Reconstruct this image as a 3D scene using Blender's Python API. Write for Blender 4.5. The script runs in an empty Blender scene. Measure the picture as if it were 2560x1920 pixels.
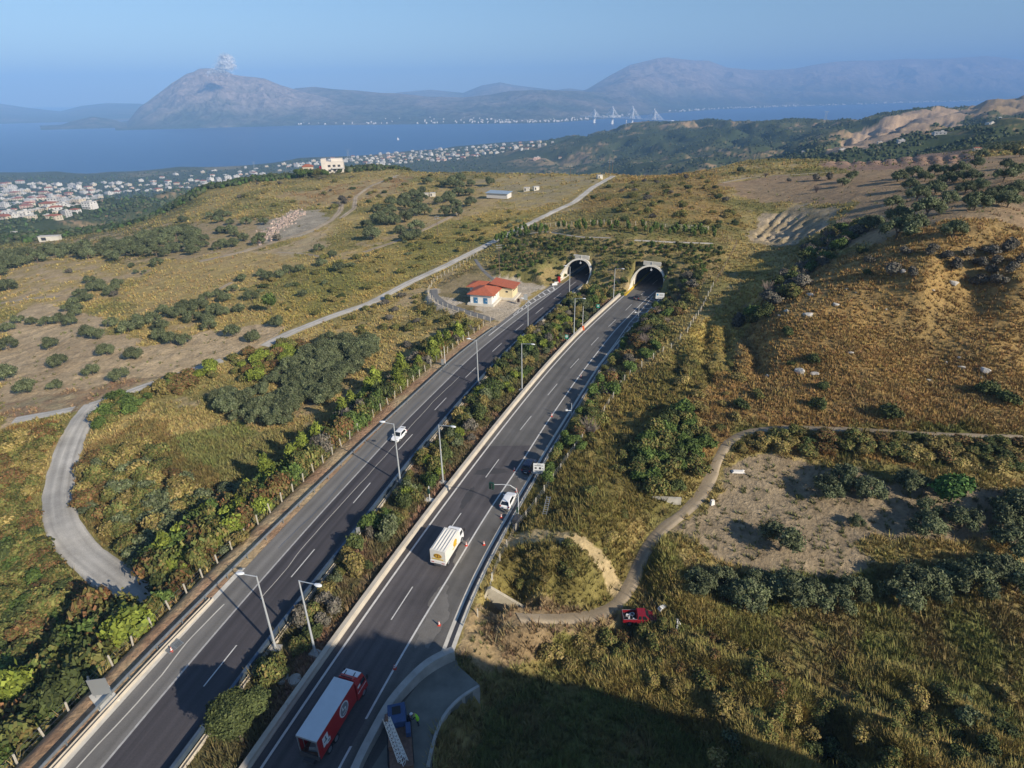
import bpy, bmesh, math, random
import numpy as np
from mathutils import Vector, Matrix
random.seed(7); rng = np.random.default_rng(7)
R = math.radians
S = bpy.context.scene
# ------------------------------------------------------------------ camera, world, sun, exposure
PITCH, ROLL, FOC, CAMZ = R(26.0), R(0.9), 1492.0, 61.0
SEA = -227.0
cam_d = bpy.data.cameras.new("camera"); cam = bpy.data.objects.new("camera", cam_d); S.collection.objects.link(cam)
cam_d.sensor_width = 36.0; cam_d.lens = 36.0 * FOC / 2560.0; cam_d.clip_start = 1.0; cam_d.clip_end = 60000.0
_c, _s = math.cos(ROLL), math.sin(ROLL)
_r0, _u0, _f0 = Vector((1, 0, 0)), Vector((0, math.sin(PITCH), math.cos(PITCH))), Vector((0, math.cos(PITCH), -math.sin(PITCH)))
_rt, _up = _r0 * _c - _u0 * _s, _r0 * _s + _u0 * _c
M4 = Matrix(((_rt.x, _up.x, -_f0.x, 0), (_rt.y, _up.y, -_f0.y, 0), (_rt.z, _up.z, -_f0.z, CAMZ), (0, 0, 0, 1)))
cam.matrix_world = M4; S.camera = cam

SUN_AZ, SUN_EL = 132.0, 27.0          # clockwise from +Y (view direction), sun behind to the right
sd = Vector((math.sin(R(SUN_AZ)) * math.cos(R(SUN_EL)), math.cos(R(SUN_AZ)) * math.cos(R(SUN_EL)), math.sin(R(SUN_EL))))
w = bpy.data.worlds.new("World"); S.world = w; w.use_nodes = True
nt = w.node_tree; bg = nt.nodes["Background"]; sky = nt.nodes.new("ShaderNodeTexSky")
sky.sky_type = 'NISHITA'; sky.sun_disc = False; sky.sun_elevation = R(SUN_EL); sky.sun_rotation = R(SUN_AZ)
sky.altitude = 300; sky.air_density = 1.0; sky.dust_density = 0.25; sky.ozone_density = 4.0
nt.links.new(sky.outputs[0], bg.inputs[0]); bg.inputs[1].default_value = 0.093
sl = bpy.data.lights.new("sun", 'SUN'); sl.energy = 4.9; sl.angle = R(0.5); sl.color = (1.0, 0.885, 0.72)
so = bpy.data.objects.new("sun", sl); S.collection.objects.link(so)
so.rotation_euler = sd.to_track_quat('Z', 'Y').to_euler(); so.location = (100, -100, 200)
S.view_settings.view_transform = 'Standard'; S.view_settings.look = 'None'; S.view_settings.gamma = 1
S.view_settings.use_curve_mapping = False; S.view_settings.exposure = 0.34
S.cycles.max_bounces = 6; S.cycles.diffuse_bounces = 2; S.cycles.glossy_bounces = 2; S.cycles.transmission_bounces = 3
S.cycles.volume_bounces = 1; S.cycles.transparent_max_bounces = 6; S.cycles.use_denoising = True
S.cycles.sample_clamp_indirect = 4

# ------------------------------------------------------------------ maths: rays of the survey and value noise
K = 2560.0 / 2212.0                       # survey coordinates are those of the overview (2212 wide)
def ray(dx, dy):
    u = (dx * K - 1280) / FOC; v = -(dy * K - 960) / FOC
    u2 = u * _c + v * _s; v2 = -u * _s + v * _c
    return np.array([u2, math.cos(PITCH) + v2 * math.sin(PITCH), -math.sin(PITCH) + v2 * math.cos(PITCH)])
def at(dx, dy, z=0.0):
    d = ray(dx, dy); t = (z - CAMZ) / d[2]
    return np.array([d[0] * t, d[1] * t, z])
def _h(ix, iy, seed):
    n = (ix.astype(np.int64) * 374761393 + iy.astype(np.int64) * 668265263 + seed * 1442695041) & 0xFFFFFFFF
    n = ((n ^ (n >> 13)) * 1274126177) & 0xFFFFFFFF
    return ((n ^ (n >> 16)) & 0xFFFF) / 65535.0
def vnoise(x, y, seed=0):
    x = np.asarray(x, float); y = np.asarray(y, float)
    ix = np.floor(x); iy = np.floor(y); fx = x - ix; fy = y - iy
    fx = fx * fx * (3 - 2 * fx); fy = fy * fy * (3 - 2 * fy)
    a = _h(ix, iy, seed); b = _h(ix + 1, iy, seed); c = _h(ix, iy + 1, seed); d = _h(ix + 1, iy + 1, seed)
    return (a * (1 - fx) + b * fx) * (1 - fy) + (c * (1 - fx) + d * fx) * fy
def fbm(x, y, sc, octv=4, seed=0, gain=0.5):
    t = 0; amp = 1; tot = 0
    for o in range(octv):
        t = t + amp * vnoise(np.asarray(x) / sc + 17.3 * o, np.asarray(y) / sc - 9.1 * o, seed + o); tot += amp; amp *= gain; sc /= 2.03
    return t / tot - 0.5
def sstep(a, b, x):
    t = np.clip((np.asarray(x, float) - a) / (b - a), 0, 1); return t * t * (3 - 2 * t)

# ------------------------------------------------------------------ highway alignment (survey lines, metres)
RL = [(-40, -10), (-26.0, 37.5), (-21.7, 50.8), (-17.2, 64), (-12.2, 78.1), (-7.3, 91.2), (-1.6, 106.0), (4.0, 120), (9.7, 133.8), (19, 154.5), (29.4, 175.0), (39.6, 194.3), (54, 221), (68, 247), (96, 300)]
RR = [(-31.5, -10), (-17.6, 39.0), (-13.4, 52.3), (-9.0, 64.3), (-4.3, 77.9), (0.3, 88.9), (6.1, 104.4), (16.0, 128.8), (29.2, 158.4), (45.2, 188.7), (50, 196.5), (61, 217), (75, 243), (103, 296)]
LE = [(-54, -10), (-42.3, 37.7), (-39.7, 48.3), (-36.9, 59.0), (-31.4, 78.5), (-27.7, 90.4), (-23.1, 105.9), (-17.9, 120.6), (-11.4, 139.0), (-8.6, 145.9), (0.2, 165.5), (20.4, 209.0), (35, 239), (61, 290)]
LB = [(-47, -10), (-34.6, 37.9), (-32.0, 48.0), (-29.3, 58), (-25.6, 69.9), (-24.0, 75.7), (-18.4, 95.2), (-11.2, 116.9), (-3.2, 139.1), (4.3, 157.4), (23.8, 200.5), (44, 238), (72, 290)]
LG = [(-61, -10), (-47.9, 37.8), (-45.2, 49.0), (-41.3, 62.1), (-35.9, 79), (-29.4, 98.5), (-22.4, 118.2), (-14.7, 139.6), (-9.4, 151.9), (-3.4, 164)]
RG = [(-19, -10), (-9.0, 45), (-5.7, 60), (-1.6, 72.3), (4.2, 87.5), (8.7, 99.5), (16.0, 117.8), (22.3, 133.7), (34, 158), (47, 181), (51.5, 190)]
def smooth_line(P, n=5):
    P = np.array(P, float); ys = np.arange(P[0, 1], P[-1, 1] + .01, 2.0)
    xs = np.interp(ys, P[:, 1], P[:, 0])
    for _ in range(n):
        q = xs.copy(); q[1:-1] = (xs[:-2] + 2 * xs[1:-1] + xs[2:]) / 4; xs = q
    return np.stack([xs, ys], 1)
RLs, RRs, LEs, LBs, LGs, RGs = [smooth_line(p, 12) for p in (RL, RR, LE, LB, LG, RG)]
def lx(P, y): return np.interp(y, P[:, 1], P[:, 0])
# portals: left foot, right foot at road level, heading
POR = [dict(m=np.array([21.4, 205.3]), w=5.2, h=6.4, s=9.0), dict(m=np.array([44.2, 191.8]), w=5.4, h=7.3, s=8.3)]
HD = np.array([.454, .891]); HQ = np.array([.891, -.454])

# ------------------------------------------------------------------ terrain heights from survey points
CP = """0 1659 -9|0 1300 -10|150 1450 -9|60 1100 -9|230 1230 -7.5|130 1150 -7.5|130 1000 -8|170 890 -8|40 905 -9|340 825 -7|300 1100 -7.5|450 980 -6.5
450 1100 -6.5|600 880 -6|700 800 -5|560 1020 -5|640 715 -5|900 600 -2|1000 550 0|1100 500 2.5|1200 455 5|1325 380 8|940 640 -1|1000 660 0|1100 640 0|1060 690 0|930 680 -1.5|850 700 -3|750 760 -4.5
200 750 -9|0 700 -14|0 850 -11|300 700 -9|500 650 -7|700 600 -5|0 650 -16|150 650 -13|300 625 -10|500 600 -7|450 560 -7|700 520 -5|850 560 -2|0 590 -18|100 580 -14|250 560 -13|0 545 -26|200 520 -24|350 550 -11|420 490 -13
580 400 -2|640 380 -2|720 365 0|800 362 1|860 362 1|450 430 -10|380 450 -18|420 415 -13|500 400 -7|550 440 -5|640 460 -5|700 450 -4|760 430 -2|820 480 -2|950 430 0|900 500 -1|1000 450 2|1100 420 4|1150 385 6|1250 380 7|980 385 3|900 374 1.5|950 374 2.5|1010 372 4|1060 373 5|1120 375 6|1200 374 7|480 400 -7|560 387 -4|520 393 -6|440 406 -10|400 425 -14|860 372 1|1325 374 9.5|1290 376 8.5
150 500 -45|0 500 -52|300 480 -34|300 440 -80|400 412 -110|0 460 -140|100 450 -150|200 440 -150|0 440 -205|200 425 -208|400 400 -212|500 385 -214|0 390 -222|250 384 -222|600 362 -220|800 345 -220|900 332 -222|1000 325 -222|1150 312 -205|1000 345 -195|1100 350 -175|900 355 -200|700 350 -218
1200 305 -180|1275 291 -140|1350 273 -100|1420 263 -75|1540 258 -60|1700 258 -45|1850 250 -20|1960 238 0|2080 232 12|2212 205 32|2300 195 40
1300 340 -140|1200 345 -160|1500 330 -98|1400 360 -115|1550 350 -88|1500 300 -92|1700 300 -62|1700 335 -52|1900 300 -38|1830 285 -22|1900 268 -6|2100 290 -15|2212 265 6|2000 262 -2|2000 285 -26|2300 260 10
1400 388 9|1500 372 10|1600 352 8|1750 348 8|1850 352 12|1950 345 14|2050 335 14|2100 318 18|2212 310 24|2212 345 30|2300 330 32
1600 385 13|1700 400 16|1850 420 21|2000 430 25|2212 440 31|1900 500 24|2100 500 29|1850 530 20|2212 400 32|2212 520 27|2400 450 30|1760 450 16|1700 490 11|1620 500 9
1300 500 13|1400 500 13.5|1500 490 12|1550 520 11|1200 510 9|1100 540 5|1060 575 2|1480 560 10|1530 600 8|1350 545 10.5|1400 440 12|1500 430 13|1300 430 10|1250 470 8
1640 640 11|1700 680 13|1800 590 18|2000 600 22|2212 600 23|2400 600 20|1900 700 13|2212 750 12|1750 800 8|2000 850 7|2212 880 7|2000 750 10|2100 650 17|1750 700 13|1850 620 18|1600 930 4|1900 925 6|2212 940 6|2400 900 3|1680 560 11.5
1590 600 7.5|1600 680 6|1560 740 5.2|1500 700 6.5|1480 800 5|1420 760 4|1450 690 4.5|1540 650 6.5|1580 800 4.5|1560 860 4.5
1440 660 1|1350 830 1|1300 900 1.5|1440 1000 2.5|1500 930 3.5|1380 900 3|1270 1030 2.2|1200 1110 1.2|1300 1100 3|1180 1200 2.6|1250 1210 2.5|1120 1180 1.0|1060 1240 .6
1080 1322 -5|1130 1335 -5|1200 1340 -5.4|1300 1335 -4.6|1400 1310 -3.6|1390 1345 -4|1340 1290 -4|1380 1220 -2.5|1440 1140 -1|1530 1080 0|1550 1000 1.5|1120 1290 2|1180 1290 0|1270 1290 -1
1700 1100 0|1900 1100 1|2100 1100 2|2212 1200 0|2400 1200 -3|1700 1010 1.2|1700 960 4|1900 960 5|2100 990 5|1500 1250 -2|1700 1250 -2|2000 1300 -2.5|2212 1400 -3|1440 1190 -.5
1600 1400 -4|1800 1450 -4.5|2000 1450 -5|2212 1550 -6|1300 1500 -5|1500 1600 -5|1150 1450 -4|1150 1600 -3|1800 1659 -7|1500 1400 -3.2|1450 1380 -3.0|1650 1500 -3|1850 1600 -3.5|1020 1400 -1.0|1050 1500 -3|1250 1420 -5|2400 1600 -6"""
pts = []
for tok in CP.replace("\n", "|").split("|"):
    a, b, z = map(float, tok.split()); q = at(a, b, z); pts.append((q[0], q[1], z))
SHORE = [(-200, 378), (0, 372), (124, 370), (188, 375), (235, 371), (386, 360), (553, 355), (647, 341), (889, 325), (983, 316), (1077, 308), (1191, 301), (1275, 292)]
for a, b in SHORE:
    q = at(a, b, SEA); pts.append((q[0], q[1], SEA)); pts.append((q[0] * 1.1, q[1] * 1.1, SEA - 12)); pts.append((q[0] * 1.5, q[1] * 1.5, SEA - 40))
# unseen ground: valleys behind the near crests, slopes beyond the far ridge, the hill behind the camera
for q in [(97, 600, -40), (150, 580, -45), (200, 570, -45), (20, 640, -60), (-60, 650, -70), (-190, 740, -75), (-280, 700, -75), (-120, 680, -60), (-100, 800, -120), (50, 800, -105), (200, 780, -60), (330, 700, -30), (-330, 600, -60),
          (1500, 3200, -200), (700, 3400, -230), (2600, 2600, -120), (1900, 2600, -120), (2600, 3400, -240), (3400, 3800, -260), (2300, 2100, -30),
          (3400, 2400, 20), (700, 900, 20), (900, 1000, 10), (600, 500, 38), (900, 700, 45), (2000, 1200, 60), (3000, 1500, 90),
          (-60, 0, -8), (-110, 10, -12), (-200, 40, -18), (-60, -80, -6), (-200, -80, -16), (-400, 100, -35), (-700, 300, -80), (-300, 200, -22), (-1500, 900, -215), (-2600, 2000, -222), (-900, 500, -140), (-480, 330, -60), (-1500, 200, -200),
          (-12, 10, 0), (2, 10, 6), (13, 9, 26), (24, 9, 31), (36, 11, 31.5), (48, 10, 28), (58, 8, 21), (75, 5, 15), (95, 0, 8), (130, 0, 2), (22, 22, 12), (40, 22, 13), (60, 20, 10), (8, 24, 2), (20, 31, 1), (40, 31, 0), (60, 31, -2), (5, -20, 8), (30, -20, 28), (60, -25, 14), (20, -60, 10), (90, -60, 10), (140, 30, -6), (180, 60, -4), (220, 110, 4), (240, 20, -10), (120, 40, -6), (90, 30, -4), (300, -80, -10), (330, 160, 15), (420, 60, -10)]:
    pts.append(q)
pts = np.array(pts, float)
def warp(x, y):
    y = np.maximum(y + 120.0, 8.0)
    return np.stack([x / y * 1.6, np.log(y)], -1)
CW = warp(pts[:, 0], pts[:, 1]); _cc = 0.012
def kern(r2): return np.sqrt(r2 + _cc * _cc)
D2 = ((CW[:, None] - CW[None]) ** 2).sum(-1)
n = len(pts); A = np.zeros((n + 3, n + 3)); A[:n, :n] = -kern(D2) + np.eye(n) * 0.004
A[:n, n] = 1; A[:n, n + 1:] = CW; A[n, :n] = 1; A[n + 1:, :n] = CW.T
# far points: interpolate a compressed height so near detail is not swamped
def comp(z): return np.sign(z) * np.log1p(np.abs(z) / 12.0)
def decomp(t): return np.sign(t) * np.expm1(np.abs(t)) * 12.0
sol = np.linalg.solve(A, np.concatenate([comp(pts[:, 2]), np.zeros(3)]))
def rbf(x, y):
    W = warp(x, y); out = np.zeros(len(x))
    for i in range(0, len(x), 40000):
        w_ = W[i:i + 40000]
        d2 = ((w_[:, None] - CW[None]) ** 2).sum(-1)
        out[i:i + 40000] = -kern(d2) @ sol[:n] + sol[n] + w_ @ sol[n + 1:]
    return decomp(out)
def in_poly(x, y, P):
    P = np.asarray(P); ins = np.zeros(x.shape, bool)
    bb = (x > P[:, 0].min()) & (x < P[:, 0].max()) & (y > P[:, 1].min()) & (y < P[:, 1].max())
    xi, yi = x[bb], y[bb]; r = np.zeros(xi.shape, bool); j = len(P) - 1
    for i in range(len(P)):
        x0, y0, x1, y1 = P[i, 0], P[i, 1], P[j, 0], P[j, 1]; j = i
        if y0 == y1: continue
        c = ((y0 > yi) != (y1 > yi)) & (xi < (x1 - x0) * (yi - y0) / (y1 - y0) + x0); r ^= c
    ins[bb] = r; return ins
SLAB = [at(a, b, 0)[:2] for a, b in ((842, 1600), (848, 1565), (872, 1520), (912, 1468), (953, 1436), (985, 1418), (990, 1440), (1037, 1482), (1034, 1488), (1000, 1510), (962, 1547), (942, 1592), (932, 1660), (925, 1760), (740, 1760))]
def height(x, y):
    """final ground height; x, y flat arrays"""
    z = rbf(x, y)
    d = np.hypot(x, y)
    # erosion relief: gullies on the hills, soft noise near, strong far
    amp = np.interp(d, [0, 120, 250, 500, 900, 1500, 4000], [.35, .5, .9, 1.3, 10, 20, 16])
    far_land = sstep(-195, -150, z)
    nz = fbm(x, y, 60, 5, 3, .55) * 1.2 + (0.5 - np.abs(fbm(x, y, 140, 3, 9))) * .6 - .25
    z = z + amp * nz * np.where(d > 700, far_land, 1.0)
    z = z - sstep(600, 1000, d) * far_land * 26 * np.clip(.16 - np.abs(fbm(x, y, 330, 4, 33, .55)), 0, .16) / .16
    gul = np.clip(x - 30 - .3 * (y - 110), 0, 60) / 60 * sstep(100, 125, y) * (1 - sstep(220, 260, y))
    z = z - gul * 1.3 * np.maximum(0, np.sin((x * .9 - y * .35 + 14 * fbm(x, y, 40, 3, 5)) / 9)) ** 3
    z = z + fbm(x, y, 3.0, 3, 21) * np.interp(d, [0, 80, 300, 500], [.5, .55, .6, 0])
    z = z + np.where((y < 30) & (x > 5), 8 * fbm(x, y, 14, 4, 44, .6) + 3.5 * fbm(x, y, 3.5, 3, 45, .6), 0)  # added roughness on the unseen hill, shaped to break its shadow's edge
    # highway platform
    yl = np.clip(y, -10, 300)
    xl = np.where(yl < 164, lx(LGs, yl) - 2.2, lx(LEs, yl) - 4.4); xr = np.where(yl < 190, lx(RGs, yl) + .6, lx(RRs, yl) + 2.6)
    dl, dr = xl - x, x - xr
    out = np.maximum(np.maximum(dl, dr), 0)
    t = sstep(0.0, 1.0, out / np.where(dl > 0, 9.0, np.where((y > 54) & (y < 66), .9, 5.0)))
    plat = np.where((y > -40), 1.0, 0)
    # hill over the tunnel: platform ends at the sloping portal face
    mid = np.array([32.0, 198.5])
    s = (x - mid[0]) * HD[0] + (y - mid[1]) * HD[1]
    s = s - np.interp((x - mid[0]) * HQ[0] + (y - mid[1]) * HQ[1], [-9, 9], [3.0, -3.0])
    hill = np.clip(s * 0.78, 0, 8.4)
    road_z = np.where(s > 0, np.maximum(hill, 0), -0.06)
    blend = np.where(s > 9, sstep(9, 24, s), 0)
    road_z = road_z * (1 - blend) + z * blend
    z = np.where(s < 24, road_z * (1 - t) + z * t, z)
    tube = np.zeros(x.shape, bool)
    for p in POR:
        rx, ry = x - p['m'][0], y - p['m'][1]; ss = rx * HD[0] + ry * HD[1]; q = rx * HQ[0] + ry * HQ[1]
        k = (np.abs(q) < p['w'] + .25) & (ss > -3) & (ss < p['s'] + 0.4)
        z = np.where(k, -0.06, z); tube |= (np.abs(q) < p['w'] + .5) & (ss > p['s'] - 1.6) & (ss < p['s'] + 2.2)
    z = np.where(in_poly(x, y, SLAB), -0.3, z)
    return z, tube
YARD = [at(a, b, 0)[:2] for a, b in ((930, 625), (1010, 590), (1060, 600), (1150, 606), (1172, 616), (1130, 650), (1085, 692), (1060, 690), (960, 668), (925, 645))]

def steps():
    ys = list(np.arange(-110, 30, 2.5)); y = 30.0
    while y < 4300:
        ys.append(y); y += max(.38, .0042 * y) if y < 650 else .0085 * y
    return np.array(ys)
YS = steps(); NU = 1250; US = np.linspace(-1.12, 1.12, NU)
YY, UU = np.meshgrid(YS, US, indexing='ij'); XX = UU * (YY + 120.0)
# coarse rbf then fine detail: evaluate rbf on every third node
Zf, TUBE = height(XX.ravel(), YY.ravel())
ZZ = Zf.reshape(XX.shape)
_m = in_poly(XX.ravel(), YY.ravel(), YARD).reshape(XX.shape).astype(float)
for _ in range(5):
    _m[1:-1, 1:-1] = (_m[:-2, 1:-1] + _m[2:, 1:-1] + _m[1:-1, :-2] + _m[1:-1, 2:] + _m[1:-1, 1:-1] * 2) / 6
_m *= (XX < np.interp(YY, LEs[:, 1], LEs[:, 0]) - 5.0)
ZZ = ZZ * (1 - sstep(.1, .6, _m)) + 0.0 * _m; TUBE = TUBE.reshape(XX.shape)
_pit = in_poly(XX.ravel(), YY.ravel(), [at(a, b, -5)[:2] for a, b in ((1040, 1352), (1054, 1336), (1138, 1334), (1165, 1336), (1165, 1360), (1100, 1368))]).reshape(XX.shape).astype(float)
for _ in range(2): _pit[1:-1, 1:-1] = (_pit[:-2, 1:-1] + _pit[2:, 1:-1] + _pit[1:-1, :-2] + _pit[1:-1, 2:] + _pit[1:-1, 1:-1] * 2) / 6
_t = sstep(.15, .75, _pit) * (XX > np.interp(YY, RGs[:, 1], RGs[:, 0]) + .7); ZZ = ZZ * (1 - _t) + np.minimum(ZZ, -5.0) * _t
def ground(x, y):
    x = np.atleast_1d(np.asarray(x, float)); y = np.atleast_1d(np.asarray(y, float))
    fi = np.interp(y, YS, np.arange(len(YS))); fj = (x / (y + 120.0) - US[0]) / (US[1] - US[0])
    fi = np.clip(fi, 0, len(YS) - 1.001); fj = np.clip(fj, 0, NU - 1.001)
    i = fi.astype(int); j = fj.astype(int); a = fi - i; b = fj - j
    return (ZZ[i, j] * (1 - a) + ZZ[i + 1, j] * a) * (1 - b) + (ZZ[i, j + 1] * (1 - a) + ZZ[i + 1, j + 1] * a) * b
_YT = np.concatenate([np.arange(26, 120, .25), 120 * np.exp(np.arange(0, 3.6, .0022))])
def hit(dx, dy):
    """first ground point met by the survey ray"""
    d = ray(dx, dy); t = _YT / d[1]; x = d[0] * t; z = CAMZ + d[2] * t; g = np.maximum(ground(x, _YT), SEA)
    k = np.nonzero(z <= g)[0]
    if len(k) == 0: return None
    k = k[0]
    if k == 0: return np.array([x[0], _YT[0], g[0]])
    e0, e1 = z[k - 1] - g[k - 1], z[k] - g[k]; f = e0 / (e0 - e1 + 1e-9)
    X, Y = x[k - 1] + (x[k] - x[k - 1]) * f, _YT[k - 1] + (_YT[k] - _YT[k - 1]) * f
    return np.array([X, Y, float(ground(X, Y)[0])])
def wpoly(s):
    """survey polygon -> world polygon on the ground"""
    out = []
    for tok in s.split():
        a, b = map(float, tok.split(',')); q = hit(a, b)
        if q is None: q = at(a, b, SEA)
        out.append(q[:2])
    return np.array(out)
# ------------------------------------------------------------------ mesh helpers
def link(o, parent=None):
    S.collection.objects.link(o)
    if parent is not None: o.parent = parent
    return o
def np_mesh(name, V, F, mat=None, cols=None, uv=None, smooth=False, mi=None):
    """V (n,3); F (m,k) faces all of one size k"""
    V = np.ascontiguousarray(V, np.float32); F = np.ascontiguousarray(F, np.int32); k = F.shape[1]
    me = bpy.data.meshes.new(name); me.vertices.add(len(V)); me.vertices.foreach_set('co', V.ravel())
    me.loops.add(F.size); me.loops.foreach_set('vertex_index', F.ravel())
    me.polygons.add(len(F)); me.polygons.foreach_set('loop_start', np.arange(0, F.size, k, dtype=np.int32))
    try: me.polygons.foreach_set('loop_total', np.full(len(F), k, np.int32))
    except Exception: pass
    if mi is not None: me.polygons.foreach_set('material_index', np.asarray(mi, np.int32))
    if cols is not None:
        for nm, arr in cols.items():
            a = me.color_attributes.new(nm, 'FLOAT_COLOR', 'POINT')
            c = np.ones((len(V), 4), np.float32); c[:, :arr.shape[1]] = arr; a.data.foreach_set('color', c.ravel())
    if uv is not None:
        l = me.uv_layers.new(name='UVMap'); l.data.foreach_set('uv', np.ascontiguousarray(uv[F.ravel()], np.float32).ravel())
    me.update(calc_edges=True)
    if smooth: me.polygons.foreach_set('use_smooth', np.ones(len(F), bool))
    if mat is not None:
        for m in (mat if isinstance(mat, (list, tuple)) else [mat]): me.materials.append(m)
    return me
def tag(o, label=None, cat=None, group=None, kind=None):
    if label: o['label'] = label
    if cat: o['category'] = cat
    if group: o['group'] = group
    if kind: o['kind'] = kind
    return o
def mobj(name, me, parent=None, **k):
    return tag(link(bpy.data.objects.new(name, me), parent), **k)
def empty(name, loc, rz=0, label=None, cat=None, group=None, rot=None):
    o = bpy.data.objects.new(name, None); o.empty_display_size = .3; link(o); o.location = loc
    o.rotation_euler = rot if rot is not None else (0, 0, rz)
    return tag(o, label, cat, group)
def dup(root, loc, rz=0, sc=1, label=None, group=None):
    r = root.copy(); S.collection.objects.link(r); r.location = loc; r.rotation_euler = (0, 0, rz)
    r.scale = (sc, sc, sc) if np.isscalar(sc) else sc
    if label: r['label'] = label
    if group: r['group'] = group
    for ch in root.children:
        c = ch.copy(); S.collection.objects.link(c); c.parent = r
        for g in ch.children:
            d = g.copy(); S.collection.objects.link(d); d.parent = c
    return r
class MB:
    """collects faces; build() makes ONE mesh object"""
    def __init__(s): s.v = []; s.f = []; s.m = []; s.cur = 0
    def add(s, V, F):
        b = len(s.v); s.v += [tuple(p) for p in V]; s.f += [tuple(b + i for i in f) for f in F]; s.m += [s.cur] * len(F); return s
    def box(s, c, d, rz=0, top=1.0, ty=None):
        x, y, z = d[0] / 2, d[1] / 2, d[2] / 2; ty = top if ty is None else ty; C_, S_ = math.cos(rz), math.sin(rz); V = []
        for zz, k, ky in ((-z, 1, 1), (z, top, ty)):
            for sx, sy in ((-1, -1), (1, -1), (1, 1), (-1, 1)):
                X, Y = sx * x * k, sy * y * ky; V.append((c[0] + X * C_ - Y * S_, c[1] + X * S_ + Y * C_, c[2] + zz))
        return s.add(V, [(3, 2, 1, 0), (4, 5, 6, 7), (0, 1, 5, 4), (1, 2, 6, 5), (2, 3, 7, 6), (3, 0, 4, 7)])
    def tube(s, P, r, n=8, r1=None, cap=True):
        P = [Vector(p) for p in P]; V = []; F = []; m = len(P)
        for i, p in enumerate(P):
            t = (P[min(i + 1, m - 1)] - P[max(i - 1, 0)]).normalized(); a = t.orthogonal().normalized() if i == 0 else (a - t * a.dot(t)).normalized()
            b = t.cross(a); rr = r if r1 is None else r + (r1 - r) * i / (m - 1)
            for k in range(n):
                an = 2 * math.pi * k / n; V.append(p + (a * math.cos(an) + b * math.sin(an)) * rr)
        for i in range(m - 1):
            for k in range(n): F.append((i * n + k, i * n + (k + 1) % n, (i + 1) * n + (k + 1) % n, (i + 1) * n + k))
        if cap: F += [tuple(range(n))[::-1], tuple((m - 1) * n + k for k in range(n))]
        return s.add(V, F)
    def prism(s, P, z0, z1):
        n_ = len(P); V = [(p[0], p[1], z0) for p in P] + [(p[0], p[1], z1) for p in P]
        F = [tuple(range(n_))[::-1], tuple(range(n_, 2 * n_))] + [(i, (i + 1) % n_, n_ + (i + 1) % n_, n_ + i) for i in range(n_)]
        return s.add(V, F)
    def loft(s, rings, cap=True, closed=True):
        n_ = len(rings[0]); V = [p for r_ in rings for p in r_]; F = []
        for i in range(len(rings) - 1):
            for k in range(n_ if closed else n_ - 1): F.append((i * n_ + k, i * n_ + (k + 1) % n_, (i + 1) * n_ + (k + 1) % n_, (i + 1) * n_ + k))
        if cap: F += [tuple(range(n_))[::-1], tuple((len(rings) - 1) * n_ + k for k in range(n_))]
        return s.add(V, F)
    def disc(s, c, ax, r, th, n=16, ry=None):
        ax = Vector(ax).normalized(); a = ax.orthogonal().normalized(); b = ax.cross(a); c = Vector(c); ry = ry or r
        if abs(ax.z) < .5: b = Vector((0, 0, 1)); a = b.cross(ax).normalized()
        ring = lambda o: [c + ax * o + a * r * math.cos(2 * math.pi * k / n) + b * ry * math.sin(2 * math.pi * k / n) for k in range(n)]
        return s.loft([ring(-th / 2), ring(th / 2)])
    def build(s, name, mat, parent=None, smooth=False, **k):
        me = bpy.data.meshes.new(name); me.from_pydata([tuple(v) for v in s.v], [], s.f)
        for m in (mat if isinstance(mat, (list, tuple)) else [mat]): me.materials.append(m)
        if len(set(s.m)) > 1: me.polygons.foreach_set('material_index', s.m)
        if smooth: me.polygons.foreach_set('use_smooth', [True] * len(s.f))
        bm = bmesh.new(); bm.from_mesh(me); bmesh.ops.recalc_face_normals(bm, faces=bm.faces); bm.to_mesh(me); bm.free()
        me.update(); return mobj(name, me, parent, **k)

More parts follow.
